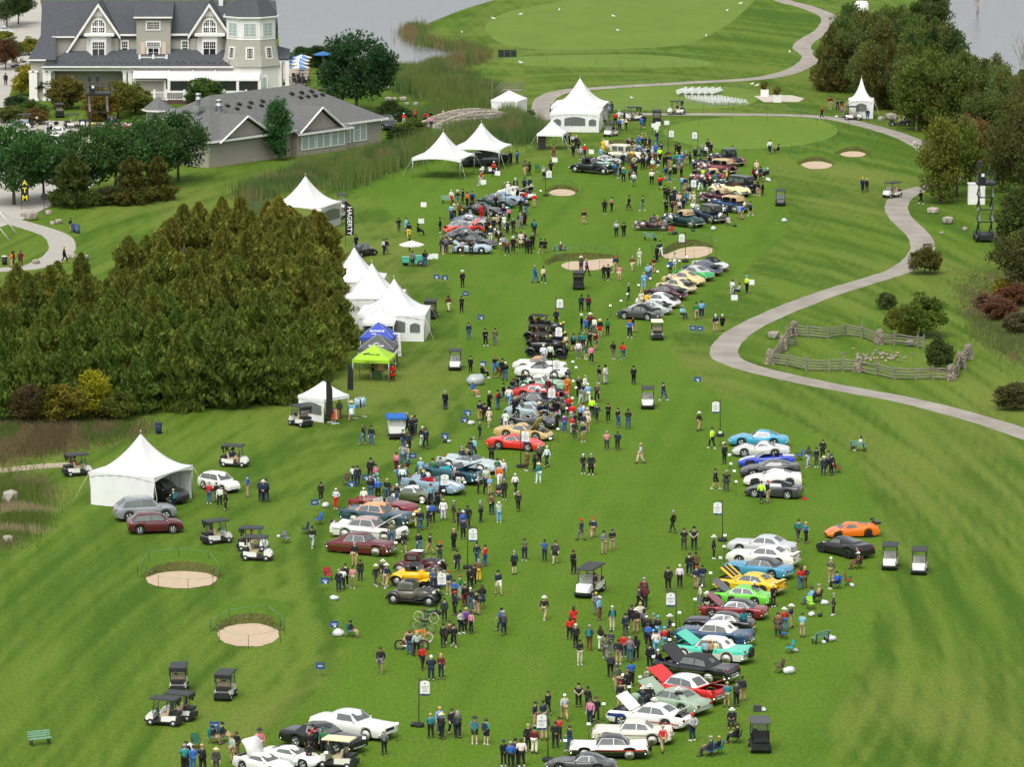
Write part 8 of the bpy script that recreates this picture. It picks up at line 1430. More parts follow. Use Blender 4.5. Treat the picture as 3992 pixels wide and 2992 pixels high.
mb=MB();mb.tube([(-1,0,.4),(0,0,.5),(.2,0,1.0)],.03,5);put('frame',mb,BLACK,o)
def parasol(u,v,r,h,colr,label,alt=None,folded=False):
 o=link('parasol',None,loc=G(u,v));tag(o,label,'parasol');mb=MB();mb.tube([(0,0,0),(0,0,h)],.03,6);put('pole',mb,POLE,o);mb=MB();mb.box((0,0,.05),(.5,.5,.1));put('base',mb,BLACK,o)
 for k in range(8):
  a0,a1=k*math.pi/4,(k+1)*math.pi/4;mb=MB()
  if folded: mb.add([(.10*math.cos(a0),.10*math.sin(a0),h*.45),(.10*math.cos(a1),.10*math.sin(a1),h*.45),(0,0,h)],[(0,1,2)])
  else: mb.add([(r*math.cos(a0),r*math.sin(a0),h-.42),(r*math.cos(a1),r*math.sin(a1),h-.42),(0,0,h),(r*math.cos(a0),r*math.sin(a0),h-.56),(r*math.cos(a1),r*math.sin(a1),h-.56)],[(0,1,2),(3,4,1,0)])
  link('panel',mb.mesh('panel',CLOTH),o,color=(alt if alt and k % 2 else colr))
 return o
parasol(*t11(1338,600),1.35,2.35,WH,'big white parasol over the mint vendor tricycle')
for k,(x,y) in enumerate(((375,640),(368,668),(372,700),(392,612))): parasol(*t1(x,y),1.5,2.5,(.10,.22,.55,1),('blue and cream patio parasol ' + ('second nearest','nearest the lawn','closest to the low building','farthest from the low building')[k]),(.7,.62,.45,1))
parasol(*t1(575,590),1.5,2.6,(.03,.14,.35,1),'plain dark blue patio parasol by the hedge');parasol(*t1(638,560),1.2,3.2,(.02,.08,.22,1),'folded dark blue parasol by the hedge',folded=True)
for k,(x,y) in enumerate(((340,690),(385,715),(400,735),(345,735),(570,575))):
 o=link('patio_table',None,loc=G(*t1(x,y)));tag(o,'black patio table with chairs ' + ('under the nearest striped parasol','beside the patio kerb','closest to the low building roof','by the tower door','under the plain blue parasol')[k],'table')
 mb=MB();mb.lathe([(.6,.72),(.6,.76),(.02,.77)],12);mb.tube([(0,0,0),(0,0,.72)],.05,6);put('table',mb,BLACK,o)
 for j in range(4): a=j*1.57+.4;mb=MB();mb.box((0,0,.44),(.45,.45,.05));mb.box((.22,0,.7),(.05,.45,.5));[mb.box((sx*.2,sy*.2,.22),(.04,.04,.44)) for sx in (-1,1) for sy in (-1,1)];put('chair',mb,BLACK,o,(math.cos(a)*.85,math.sin(a)*.85,0),a)
tag(sheet('patio',[(590,195),(612,140),(655,130),(668,150),(650,192)],.014,M('patio_paving',(.40,.34,.28),.9,var=.15,scale=1.)),kind='structure')
# ================================================================ signs
SIGNW,NAVY,INK=M('sign_white',(.78,.78,.77),.5,var=.02),M('sign_navy',(.018,.045,.13),.5,var=.04),M('sign_ink',(.16,.17,.20),.6,var=0);SBLUE=M('sign_blue',(.02,.07,.22),.5,var=.04);POLEB=M('sign_pole',(.016,.016,.018),.5)
mb=MB();mb.lathe([(.16,0),(.34,0),(.36,.06),(.36,.18),(.33,.24),(.16,.24)],16);TYB=mb.mesh('tyre_base',TYRE);mb=MB();mb.tube([(0,0,0),(0,0,3.3)],.035,6);CPOLE=mb.mesh('pole',POLEB)
mb=MB();pts=[(-.31,0,0),(.31,0,0),(.31,0,.82)]+[(.31*math.cos(a),0,.82+.14*math.sin(a)) for a in [math.pi*k/8 for k in range(1,8)]]+[(-.31,0,.82)];prism(mb,pts,(0,.03,0));CPAN=mb.mesh('panel',SIGNW)
mb=MB();prism(mb,[(-.31,-.012,-.04),(.31,-.012,-.04),(.31,-.012,.10),(.1,-.012,.07),(-.1,-.012,.10),(-.31,-.012,.08)],(0,.05,0));CBAND=mb.mesh('navy_band',NAVY)
mb=MB();[mb.box((0,0,z),(w2,.004,.022)) for w2,z in ((.32,0),(.40,-.10),(.26,-.2))];CLINES=mb.mesh('small_print',INK);mb=MB();mb.add([(-.07,0,0),(0,0,.16),(.07,0,0),(.03,0,0),(0,0,.08),(-.03,0,0)],[(0,1,4,5),(1,2,3,4)]);CEMB=mb.mesh('emblem',INK)
def class_sign(uv,num,side,label,tyre=True):
 P=G(*uv);o=link('class_sign',None,loc=P,rot=random.uniform(-.15,.15));tag(o,label,'sign','class signs');
 link('tyre_base',TYB,o);link('pole',CPOLE,o);mb=MB();mb.tube([(0,0,3.12),(side*.35,0,3.22),(side*.74,0,3.10)],.018,4);put('arm',mb,POLEB,o)
 p=link('panel',CPAN,o,(side*.40,-.01,2.12));link('navy_band',CBAND,p);link('emblem',CEMB,p,(0,-.006,.72));link('small_print',CLINES,p,(0,-.006,.42));link('lettering',text_mesh('CLASS '+num if num else 'CLASS',.125,INK,bold=.004),p,(0,-.008,.55),(math.pi/2,0,0))
for uv,num,side,lab in ((t22(1785,448),'17',-1,'class sign on black pole by the sky blue sports coupe'),(t22(1805,1352),'13',-1,'class sign on black pole behind the silver sixties coupe'),(t22(66,715),'10',1,'class sign on black pole in front of the red long nosed coupe'),(t12(1820,1588),'15',1,'class sign on black pole right of the maroon hot rod'),(t12(1580,1102),'14',1,'class sign on black pole in front of the pale blue racing car'),(L_z(1112,1315),'16',1,'class sign on black pole in front of the yellow hot rod'),(t13(1400,1312),'12',1,'class sign on black pole right of the white eighties coupe'),(t23(1405,522),'18',-1,'class sign on black pole left of the dark blue convertible'),(t23(300,1612),'19',-1,'class sign on black pole at the bottom, left of the white and black hardtop'),(t21(368,1185),'7',1,'class sign on black pole behind the brass era cars'),(t21(1485,602),'11',-1,'class sign on black pole before the bean shaped bunker'),(G_(1398,850),'8',1,'class sign on black pole before the white roadsters'),(G_(1290,1480),'9',1,'class sign on black pole beside the pale blue sports coupe'),(Z5(1350,1110),'6',-1,'class sign on black pole at the nose of the nearest brass era car'),(t20(1337,1330),'1',1,'class sign on black pole left of two by the putting green'),(t20(1592,1345),'2',-1,'class sign on black pole right of two by the putting green'),(H_(920,565),'3',-1,'class sign on black pole by the burgundy convertible'),(t20(281,1690),'4',1,'class sign on black pole by the small far bunker'),(K_(1497,720),'5',1,'class sign on black pole beside the dark green coupe')): class_sign(uv,num,side,lab)
mb=MB();mb.box((0,0,0),(.62,.012,.46));YPAN=mb.mesh('panel',SBLUE);mb=MB();mb.tube([(-.2,.01,-.75),(-.2,.01,0)],.008,3);WIRE1=mb.mesh('wire_leg',METAL);mb=MB();mb.add([(-.09,0,-.12),(.09,0,-.12),(.09,0,-.02),(.15,0,-.02),(0,0,.10),(-.15,0,-.02),(-.09,0,-.02)],[(0,1,2,3,4,5,6)]);ARROW=mb.mesh('arrow',SIGNW);mb=MB();[mb.box((0,0,z),(w2,.004,.03)) for w2,z in ((.4,.02),(.3,-.05))];YLINE=mb.mesh('lettering',SIGNW)
def yard_sign(uv,kind,label,white=False):
 v_=uv[1];s_=row_scale(v_);P=G(uv[0],v_+.72*s_);o=link('yard_sign',None,loc=P+Vector((0,0,.75)),rot=random.uniform(-.3,.3));tag(o,label,'sign','white boards' if white else 'blue yard signs')
 if white: mb=MB();mb.box((0,0,0),(.68,.012,.56));put('panel',mb,SIGNW,o)
 else: link('panel',YPAN,o);link('emblem',CEMB,o,(0,-.008,.08)).scale=(.8,1,.7);link('lettering',YLINE,o,(0,-.008,0));(link('arrow',ARROW,o,(.05 if kind=='u' else 0,-.009,-.13),(0,math.pi/2*(-1 if kind=='l' else 0),0),.7) if kind in 'ul' else None)
 link('wire_leg',WIRE1,o);link('wire_leg',WIRE1,o,(.4,0,0))
for f,x,y,k,lab in ((t11,1552,730,'l','left of the two by the vendor tricycle'),(t11,1625,737,'l','right of the two by the vendor tricycle'),(t11,1803,875,'n','behind the pair of men in black left of the bunker'),(t11,1935,1080,'u','right of the nearest marquee'),(t11,1955,1480,'u','beside the seated person near the lime green tent'),(t12,1820,245,'u','upper one left of the gold sports coupe'),(t12,1793,305,'u','lower one left of the gold sports coupe'),(t12,1623,445,'u','left of the red long nosed coupe'),(t12,1347,617,'n','behind the photographers left of the silver show car'),(t12,818,860,'u','beside the brown armchair'),(t12,945,805,'u','left of the olive show car'),(t12,503,1020,'n','beside the loaded trolley left of the dark red show car'),(t13,590,55,'u','left of the grey green hot rod'),(t13,670,430,'u','left of the old bicycles'),(t13,550,790,'n','alone at the left fairway edge near the bottom'),(t21,1550,1172,'n','left of the pair below the slanting row'),(t21,1610,1178,'n','right of the pair below the slanting row'),(t21,1590,1615,'u','alone near the path bend'),(t03,1850,1300,'n','behind the two seated men at lower left')): yard_sign(f(x,y),k,'small blue yard sign '+lab)
for f,x,y,lab in ((t11,1440,108,'highest on the grass left of the far left group'),(t11,1420,250,'above the seated person near the parasol'),(t11,1490,557,'left of the two beside the vendor tricycle'),(t11,1540,553,'right of the two beside the vendor tricycle'),(t20,800,1230,'left of the shallow far bunker'),(t20,675,1310,'left of the cream saloon'),(t20,360,1380,'below the small white canopy'),(t20,1025,1230,'right of the shallow far bunker'),(t20,1325,1060,'rightmost of the cluster by the black cart'),(t20,1215,1083,'leftmost of the cluster by the black cart'),(t20,1250,1070,'middle of the cluster by the black cart'),(t20,1235,1103,'lowest of the cluster by the black cart'),(t21,1907,910,'before the seated people right of the slanting row'),(t21,2052,777,'behind the hi-vis person right of the slanting row'),(t1,1955,1572,'carried near the open canopy'),(t1,2078,1495,'beside the cart at the open canopy')): yard_sign(f(x,y),'w','blank white board '+lab,True)
def feather(uv,h,label,txt=None,tcol=None,col=(.012,.012,.014),wd=.85,stack=False,tsize=.5,sx=1):
 o=link('feather_flag',None,loc=G(*uv));tag(o,label,'flag');mb=MB();mb.tube([(0,0,0),(0,0,h)],.025,5);put('pole',mb,POLEB,o)
 mb=MB();rows=[]
 for i in range(13): t=i/12;z=h*.24+(h*.76)*t;w2=wd*(1 if t < .72 else max(.05,math.cos((t-.72)/.28*1.45)));rows.append([(0,.02*math.sin(t*7),z),(sx*w2*.5,.04*math.sin(t*7+1),z-.08*t),(sx*w2,.02*math.sin(t*7+2),z-.15*t)])
 mb.loft(rows,closed=False);link('banner',mb.mesh('banner',CLOTH),o,color=(*col,1))
 if txt and stack:
  for i,c in enumerate(txt): link('letter',text_mesh(c,tsize,tcol,bold=.01),o,(wd*.5,-.10,h*.80-i*tsize*1.05),(math.pi/2,0,0))
 elif txt: link('lettering',text_mesh(txt,tsize,tcol,bold=.01),o,(wd*.48,-.10,h*.56),(math.pi/2,math.pi/2,0))
YEL=M('print_yellow',(.85,.72,.02),.6,var=0)
feather(t11(767,468),5.2,'tall black feather flag with white vertical lettering by the half hidden marquee','HAGERTY',TW,wd=.95,tsize=.72);LANDMARKS.append((G(*t11(767,468)).x,G(*t11(767,468)).y,'the tall black feather flag'))
feather((84,816),3.9,'black upright banner with yellow letters by the left car park','ATM',YEL,wd=.85,stack=True,tsize=.85)
z7=Z(1100,1480,3.342);feather(z7(578,592),4.1,'black feather flag in front of the clothes vendor tent',wd=.55);feather(z7(856,255),3.4,'black feather flag behind the clothes vendor tent',wd=.5)
o=put('upright_banner',MB().box((0,0,1.2),(.75,.04,2.3),ry=-.06),TRIM,loc=G(*t11(1210,1420)));tag(o,'white upright banner with purple lettering beside the grey pop up tent','banner');PUR=M('print_purple',(.12,.07,.35),.6,var=0);link('lettering',text_mesh('NORTH',.42,PUR,bold=.012),o,(-.06,-.03,1.45),(math.pi/2,math.pi/2,0));link('lettering',text_mesh('BOUNCE',.16,PUR,bold=.006),o,(.02,-.03,.45),(math.pi/2,0,0))
o=put('upright_banner',MB().box((0,0,1.1),(.95,.05,2.2)),M('banner_navy',(.02,.022,.05),.6),loc=G(*t0(714,1172)));tag(o,'dark upright banner with round emblem beside the yellow sports coupe','banner');mb=MB();mb.lathe([(.30,-.04),(.26,-.045)],20,0,(0,0,1.65),'y');put('emblem',mb,SIGNW,o);mb=MB();mb.box((0,-.035,.95),(.5,.01,.05));put('lettering',mb,SIGNW,o)
o=put('upright_banner',MB().box((0,0,1.0),(.95,.05,2.0)),M('banner_black',(.02,.02,.022),.6),loc=G(*t20(250,1290)));tag(o,'black upright banner under the small white canopy','banner');mb=MB();mb.box((0,-.03,1.35),(.5,.01,.07));put('lettering',mb,M('print_rust',(.25,.05,.04),.6),o)
o=put('info_board',MB().box((0,0,1.0),(1.7,.8,.06),rx=.4).box((-.5,.1,.5),(.1,.1,1)).box((.5,.1,.5),(.1,.1,1)),M('board_slate',(.10,.13,.16),.4),loc=G(*t1(1243,1045)));tag(o,'slanted information board left of the stone bridge','sign')
o=link('windbreak',None,loc=G(1978,222));tag(o,'row of black fabric panels on the far lawn beside the lake','screen')
for k in range(3): mb=MB();mb.box((k*.95-.95,0,.55),(.9,.06,1.1));put('panel',mb,BLACK,o)
# placards in front of the show cars
mb=MB();mb.tube([(0,0,0),(0,0,1.1)],.013,4);mb.lathe([(.12,0),(.12,.02)],8);PLP=mb.mesh('stand',POLEB);mb=MB();mb.box((0,0,1.15),(.24,.02,.17),rx=-.5);PLC=mb.mesh('card',SIGNW)
for o in list(CARS):
 a=o.rotation_euler.z;d=Vector((math.cos(a),math.sin(a),0));lt=Vector((-d.y,d.x,0));lt=-lt if lt.y > 0 else lt;P=o.location+d*2.95*o.scale.x+lt*random.uniform(-.3,.5);
 if not any(g in o.get('group','') for g in ('row','column','group','corner')): continue
 s=link('placard_stand',None,loc=P,rot=random.uniform(-.4,.4));lm_=[q_[2] for q_ in LANDMARKS if abs(q_[0]-o.location.x) < .01 and abs(q_[1]-o.location.y) < .01][0];tag(s,'thin black placard stand with white card before '+lm_,'placard','car placards');link('stand',PLP,s);link('card',PLC,s)
# ================================================================ furniture and clutter
GRN=M('bench_green',(.17,.34,.25),.6,var=.15,scale=3);CHF=M('chair_frame',(.03,.032,.035),.5,.3)
mb=MB();mb.box((0,0,0),(1.5,.10,.035));SLAT=mb.mesh('slat',GRN)
mb=MB();mb.box((0,.02,.21),(.06,.45,.05));mb.box((0,-.18,.21),(.06,.06,.42));mb.box((0,.2,.4),(.06,.06,.8),rx=-.18);BLEG=mb.mesh('leg',BLACK)
def bench(uv,rz,label):
 o=link('park_bench',None,loc=G(*uv),rot=rz);tag(o,label,'bench','green park benches');LANDMARKS.append((o.location.x,o.location.y,'a green bench'))
 for k in range(3): link('slat',SLAT,o,(0,-.18+k*.14,.45));link('slat',SLAT,o,(0,.20+k*.04,.58+k*.14),(1.35,0,0))
 for x in (-.6,.6): link('leg',BLEG,o,(x,0,0))
for uv,rz,lab in ((t03(345,1470),.45,'empty pale green bench alone at the bottom left'),(t32(785,575),2.6,'green bench with a person sitting, alone on the right lawn'),(t33(455,590),-2.4,'green bench beside white bags at right'),(t21(400,525),-2.9,'bench above the mid fairway bunker'),(t21(1180,415),2.7,'bench behind the bean shaped bunker'),(t11(1650,92),.3,'pale bench left of the far left group')): bench(uv,rz,lab)
mb=MB();mb.box((0,0,.42),(.5,.48,.03));CSEAT=mb.mesh('seat',CLOTH);mb=MB();mb.box((0,.27,.70),(.5,.03,.52),rx=-.25);CBACK=mb.mesh('back',CLOTH)
mb=MB();[mb.tube([(sx*.26,-.22,0),(sx*.26,.24,.45),(sx*.26,.34,.95)],.014,4) for sx in (-1,1)];[mb.tube([(sx*.26,.26,0),(sx*.26,-.22,.62)],.014,4) for sx in (-1,1)];[mb.tube([(-.26,y,.02),(.26,y,.40)],.012,4) for y in (-.22,.24)];[mb.box((sx*.28,0,.64),(.07,.5,.025)) for sx in (-1,1)];CFRM=mb.mesh('frame',CHF)
def camp_chair(P,rz,col,label):
 o=link('camp_chair',None,loc=P,rot=rz);tag(o,label,'chair','folding camp chairs');link('seat',CSEAT,o,color=col);link('back',CBACK,o,color=col);link('frame',CFRM,o);return o
BLU,TEA,NV,RD_,GN,BRN=(.02,.12,.42),(.02,.34,.36),(.015,.025,.07),(.35,.02,.03),(.02,.12,.06),(.08,.05,.035)
for f,x,y,rz,c,lab in ((t32,270,655,-1.4,BLU,'blue folding chair left of the talking group right of the sports cars'),(t32,605,760,1.9,RD_,'red and blue folding chair right of the talking group'),(t33,145,555,1.5,BLU,'blue folding chair behind the striped poncho'),(t33,190,680,-1.3,TEA,'teal folding chair near the right hand bench'),(t33,100,850,-1.2,BRN,'dark folding chair loaded with bags by a white sack'),(t12,530,1210,-1.,BLU,'blue folding chair with white bag left of the teal hardtop'),(t12,415,1290,-1.2,NV,'navy folding chair left of the white lowered hardtop'),(t12,258,1370,.8,(.2,.2,.2),'small wire chair left of the strolling man'),(t03,1690,1500,.3,GN,'green folding chair by the white bundle at lower left'),(t12,765,870,-.6,BRN,'brown armchair near the white umbrella left of the olive show car'),(t12,620,1690,.4,RD_,'red folding chair left of the hot rods'),(t20,215,1485,.3,GN,'green folding chair behind the far small canopy'),(t21,1355,365,-.6,RD_,'red patterned lawn chair by the dark green roadster'),(t21,1865,290,.5,(.5,.4,.36),'striped lawn chair right of the navy sedan'),(t33,700,95,1.4,RD_,'red folding chair beside the man in blue'),(t33,375,300,.4,(.3,.6,.05),'lime folding stool by the black bag')):
 camp_chair(G(*f(x,y)),rz,c,lab)
BAGW=M('white_bag',(.58,.59,.60),.45,var=.08,scale=6,bump=.4);BAGK=M('black_bag',(.015,.016,.018),.5,var=.1)
BGM=[]
for i in range(3):
 R=random.Random(20+i);bm=bmesh.new();bmesh.ops.create_icosphere(bm,subdivisions=2,radius=.5)
 for q_ in bm.verts: q_.co *= R.uniform(.75,1.1);q_.co.z=max(-.38,q_.co.z)
 me=bpy.data.meshes.new('bag');bm.to_mesh(me);bm.free();me.polygons.foreach_set('use_smooth',[True]*len(me.polygons));BGM.append(me)
def bag(uv,s,label,mat=BAGW):
 me=random.choice(BGM).copy();me.materials.append(mat);P=G(*uv);s *= .72;tag(link('bag',me,None,(P.x,P.y,.37*s*.8),random.uniform(0,6),(s*1.2,s*.9,s*.8)),label,'bag')
for f,x,y,s,lab in ((t33,540,575,1.0,'large white bag behind the right hand bench'),(t33,485,595,.55,'small white bag hanging under the right hand bench'),(t33,238,665,.55,'white bag by the teal chair'),(t33,185,855,1.1,'biggest white sack, by the dark folding chair at right'),(t33,380,360,.75,'white bag before the lime stool'),(t33,490,260,.8,'white bag below the seated pair at right'),(t33,728,105,.6,'white bag behind the man in blue'),(t13,670,222,.8,'white bag left of the grey green hot rod'),(t13,705,530,1.1,'crumpled white bag beside the seated reader'),(t23,2160,1180,.6,'white bag by the cool box'),(t12,1850,350,.9,'white bag below the blue yard signs'),(t12,1660,500,.5,'white bag by the green box'),(t31,145,255,.9,'white bundle on the grass right of the far old cars'),(t03,1640,1515,1.0,'white bundle under the green folding chair'),(t12,595,1060,.9,'white bundle on the trolley'),(t20,2195,1560,.9,'white bag beside the seated pair in the far right'),(t21,1728,325,.9,'pile of white cushions on the grass by the navy sedan'),(t30,595,1015,.7,'white sack by the pagoda tent'),(t12,190,1320,.5,'white bag with red top left of the strolling man'),(t30,15,1565,.7,'white bag left of the twin bunkers')): bag(f(x,y),s,lab)
for f,x,y,s,lab in ((t33,452,362,.6,'black bag right of the lime stool'),(t21,1912,298,.6,'black bag beside the striped lawn chair'),(t21,1395,365,.9,'navy backpack by the red patterned chair'),(t21,1225,412,.6,'dark backpack on the bench by the bunker'),(t21,1550,338,.6,'dark duffel bag behind the bunker'),(t13,1360,1310,.7,'dark bundle at the foot of the class sign'),(t12,1630,500,.6,'dark green box on the grass')): bag(f(x,y),s,lab,BAGK)
o=link('tarpaulin',BGM[1].copy(),None,G(*t11(1895,1660))+Vector((0,0,.45)),.4,(2.0,1.6,1.25));o.data.materials.append(M('grey_tarp',(.40,.42,.43),.4,var=.2,bump=.4));tag(o,'grey plastic tarpaulin draped over gear left of the mint roadster','tarpaulin')
o=link('tarpaulin',BGM[0].copy(),None,G(3680,470)+Vector((0,0,.4)),0,(2.2,2.,1.2));o.data.materials.append(M('blue_tarp',(.01,.08,.35),.5));tag(o,'blue tarpaulin among the birch trunks','tarpaulin')
def bin_(uv,col,label,lid=None):
 o=link('litter_bin',None,loc=G(*uv));tag(o,label,'bin');mb=MB();mb.lathe([(.26,0),(.31,.9)],12);link('body',mb.mesh('body',CLOTH),o,color=col);mb=MB();mb.lathe([(.33,.9),(.33,.96),(.05,1.02)],12);link('lid',mb.mesh('lid',CLOTH),o,color=lid or col)
bin_(t01(40,625),(.02,.025,.03),'dark bin with pale lid at the left edge of the footpath',(.6,.62,.6));bin_(t01(645,345),(.015,.05,.16),'dark blue bin in front of the man in navy');bin_(t01(668,355),(.06,.10,.16),'grey blue bin right of the dark blue one');bin_(t02(1367,425),(.015,.03,.08),'dark blue bin against the cedar wood')
o=link('speaker_stand',None,loc=G(*t01(382,192)));tag(o,'black loudspeaker on a thin pole by the left lawn','speaker');mb=MB();mb.tube([(0,0,0),(0,0,1.9)],.035,5);put('pole',mb,BLACK,o);mb=MB();mb.box((0,0,2.1),(.5,.45,.65));put('speaker',mb,BLACK,o)
for k,(x0,y0,x1,y1) in enumerate(((0,180,142,355),(0,285,80,415))):
 a,b=G(*t01(x1,y1)),G(*t01(x1,y1))+Vector((-2.6,0,3.4));mb=MB();mb.tube([(0,0,0),b-a],.07,6);tag(put('flagpole_stay',mb,TRIM,loc=a),'white slanting pole at the left edge, '+('upper of two' if k==0 else 'lower of two'),'pole')
# cool boxes etc.
mb=MB();mb.box((0,0,.2),(.5,.32,.36));mb.box((0,0,.4),(.52,.34,.05));tag(put('cool_box',mb,M('cool_dark',(.05,.05,.055),.5),loc=G(*t23(2105,1180))),'dark cool box on the grass right of the sage coupe','cool box');mb=MB();mb.box((0,0,.1),(.4,.14,.18));mb.tube([(-.1,0,.2),(.1,0,.2)],.02,4);tag(put('tool_case',mb,M('red_case',(.45,.02,.02),.5),loc=G(*t32(318,995))),'small red case behind the dark grey sports convertible','case')
# clothes rack and vendor table
o=link('clothes_rack',None,loc=G(*z7(1010,500)),rot=.9);tag(o,'rack of pale blue shirts right of the vendor tent','clothes rack');mb=MB();[mb.tube([(x,0,0),(x,0,1.9)],.02,4) for x in (-.6,.6)];mb.tube([(-.6,0,1.85),(.6,0,1.85)],.02,4);[mb.box((x,0,.04),(.06,.6,.06)) for x in (-.6,.6)];put('frame',mb,TRIM,o)
for k in range(6): mb=MB();mb.loft([[(-.5+k*.2,-.22,1.75),(-.46+k*.2,.22,1.75),(-.42+k*.2,.22,.95),(-.5+k*.2,-.24,.95)],[(-.47+k*.2,-.22,1.75),(-.43+k*.2,.22,1.75),(-.39+k*.2,.22,.95),(-.46+k*.2,-.24,.95)]]);link('shirt',mb.mesh('shirt',CLOTH),o,color=random.choice([(.22,.48,.60),(.25,.5,.62),(.03,.04,.08),(.6,.6,.6)]))
for k,(x,y,c) in enumerate(((640,560,(.03,.03,.04)),(690,580,(.5,.1,.03)))):
 o=link('clothes_rack',None,loc=G(*z7(x,y)),rot=.6);tag(o,('dark jackets' if k==0 else 'orange and cream jackets')+' hanging before the vendor tent','clothes rack');mb=MB();mb.box((0,0,.04),(.7,.3,.05));mb.tube([(0,0,0),(0,0,1.3)],.02,4);put('stand',mb,TRIM,o)
 for j in range(3): mb=MB();mb.box((-.2+j*.2,0,.85),(.14,.5,.85),taper=.8);link('jacket',mb.mesh('jacket',CLOTH),o,color=c if j != 1 else (.5,.46,.36))
o=link('vendor_table',None,loc=G(*t11(1040,1610)),rot=.1);tag(o,'vendor table with boxes under the lime green tent','table');mb=MB();mb.box((0,0,.72),(1.4,.7,.05));put('top',mb,WOODG,o);mb=MB();mb.box((0,-.3,.4),(.8,.05,.7));link('front_cloth',mb.mesh('front_cloth',CLOTH),o,color=(.05,.14,.04));mb=MB();mb.box((.35,.3,1.2),(.6,.4,.9));put('cabinet',mb,M('pale_wood',(.55,.36,.16),.7,var=.2),o);[put('leg',MB().box((sx*.6,sy*.3,.35),(.05,.05,.7)),METAL,o) for sx in (-1,1) for sy in (-1,1)]
# ================================================================ old bicycles and motorcycle
def bike(F,Rr,frame,tyre,label,motor=False):
 a,b=G(*F),G(*Rr);d=a-b;L=d.length;o=link('old_bicycle' if not motor else 'motorcycle',None,loc=(a+b)/2,rot=math.atan2(d.y,d.x));tag(o,label,'bicycle' if not motor else 'motorcycle');LANDMARKS.append((o.location.x,o.location.y,'the old bicycles'))
 Rw=.38 if not motor else .34;xw=max(.58,min(.85,L/2));FM=M('bk_'+label[:6],frame,.4,coat=.6);TM=M('bt_'+label[:6],tyre,.7);rw=.025 if not motor else .07
 for x in (-xw,xw):
  mb=MB();n=24;pts=[(Rw*math.cos(t*2*math.pi/n),0,Rw*math.sin(t*2*math.pi/n)) for t in range(n+1)];mb.tube(pts,rw,5);w_=put('wheel',mb,TM,o,(x,0,Rw));mb=MB();[mb.tube([(0,0,0),(Rw*math.cos(k*math.pi/5),0,Rw*math.sin(k*math.pi/5))],.006,3) for k in range(10)];mb.ball((0,0,0),.05);put('spokes',mb,METAL,w_)
 mb=MB();bb=(-.05,0,.32);st_,hd_=(-.22,0,.86),(.42,0,.90)
 for p_ in ((bb,st_),(bb,(.46,0,.68)),(st_,hd_),(bb,(-xw,0,Rw)),(st_,(-xw,0,Rw)),(hd_,(xw,0,Rw))): mb.tube(p_,.024 if not motor else .05,5)
 put('frame',mb,FM,o);mb=MB();mb.box((-.25,0,.94 if not motor else .78),(.30,.16,.08));put('saddle',mb,M('saddle_brown',(.16,.06,.03),.6),o);mb=MB();mb.tube([(.36,-.28,1.02),(.46,-.1,1.05),(.46,.1,1.05),(.36,.28,1.02)],.016,4);mb.tube([hd_,(.45,0,1.05)],.018,4);put('handlebar',mb,METAL,o);mb=MB();mb.box((.02,0,.45),(.28,.18,.30));mb.ball((.05,0,.62),.09);put('engine',mb,ENG,o)
 mb=MB();mb.box((.12,0,.80),(.5,.14,.14));put('tank',mb,FM,o)
 if motor:
  for x,a0 in ((-xw,.3),(xw,.5)): mb=MB();mb.loft([[(x+.42*math.cos(t),y,Rw+.42*math.sin(t)) for y in (-.09,0,.09)] for t in [a0+2.6*k/8 for k in range(9)]],closed=False);put('mudguard',mb,FM,o)
  mb=MB();mb.tube([(.1,-.15,.3),(-.9,-.17,.3)],.05,6);put('exhaust',mb,CHROME,o)
bike(L_z(1072,1470),L_z(805,1442),(.01,.06,.03),(.62,.54,.38),'dark green veteran bicycle with cream tyres, farthest of the three');bike(L_z(1025,1640),L_z(735,1602),(.012,.03,.025),(.02,.02,.02),'black veteran motor bicycle with dark tyres in the middle');bike(t13(1478,584),t13(1312,588),(.62,.16,.02),(.60,.52,.36),'orange board track motorcycle with cream tyres',True);bike(t13(1440,650),t13(1235,648),(.28,.012,.015),(.03,.03,.03),'dark red motorcycle with valanced mudguards behind the couple',True)
o=link('stroller',None,loc=G(*F_(1960,1040)),rot=.1);tag(o,'black and pink pushchair by the woman in orange','pushchair');mb=MB();mb.box((0,.05,.62),(.42,.5,.45),rx=.4);link('seat',mb.mesh('seat',CLOTH),o,color=(.03,.03,.035));mb=MB();mb.box((0,-.15,.42),(.4,.45,.14));link('blanket',mb.mesh('blanket',CLOTH),o,color=(.5,.2,.2));[add_wheel(o,x,y,.13,.05,False,'capc') for x,y in ((-.22,-.3),(.22,-.3),(-.22,.3),(.22,.3))]
# ================================================================ wedding chairs, stage, ropes, birds
CW=M('chair_white',(.78,.78,.77),.5,var=.03);mb=MB();mb.box((0,0,.45),(.42,.42,.04));mb.box((0,.24,.72),(.42,.04,.34),rx=-.15);[mb.tube([(sx*.2,-.22,0),(sx*.2,.24,.9)],.02,3) for sx in (-1,1)];[mb.tube([(sx*.2,.24,0),(sx*.2,-.2,.45)],.02,3) for sx in (-1,1)];WCH=mb.mesh('folding_chair',CW)
for blk in (0,1):
 for k in range(6):
  zc2=Z(2600,310,3.175);a,b=(G(*zc2(140+82*k,208)),G(*zc2(258+84*k,166))) if blk==0 else (G(*zc2(250+80*k,266)),G(*zc2(560+85*k,324)))
  for j in range(9): P=a+(b-a)*j/8;tag(link('folding_chair',WCH,None,P,math.atan2((b-a).y,(b-a).x)+(0 if blk==0 else math.pi)),'white folding chair in the '+('far' if blk==0 else 'near')+' block of ceremony seating','chair',('far' if blk==0 else 'near')+' block of ceremony chairs')
tag(sheet('stone_stage',[(1628,208),(1655,206),(1710,206),(1738,213),(1725,221),(1650,221)],.05,M('stage_stone',(.48,.43,.35),.9,var=.1,scale=1),1),kind='structure')
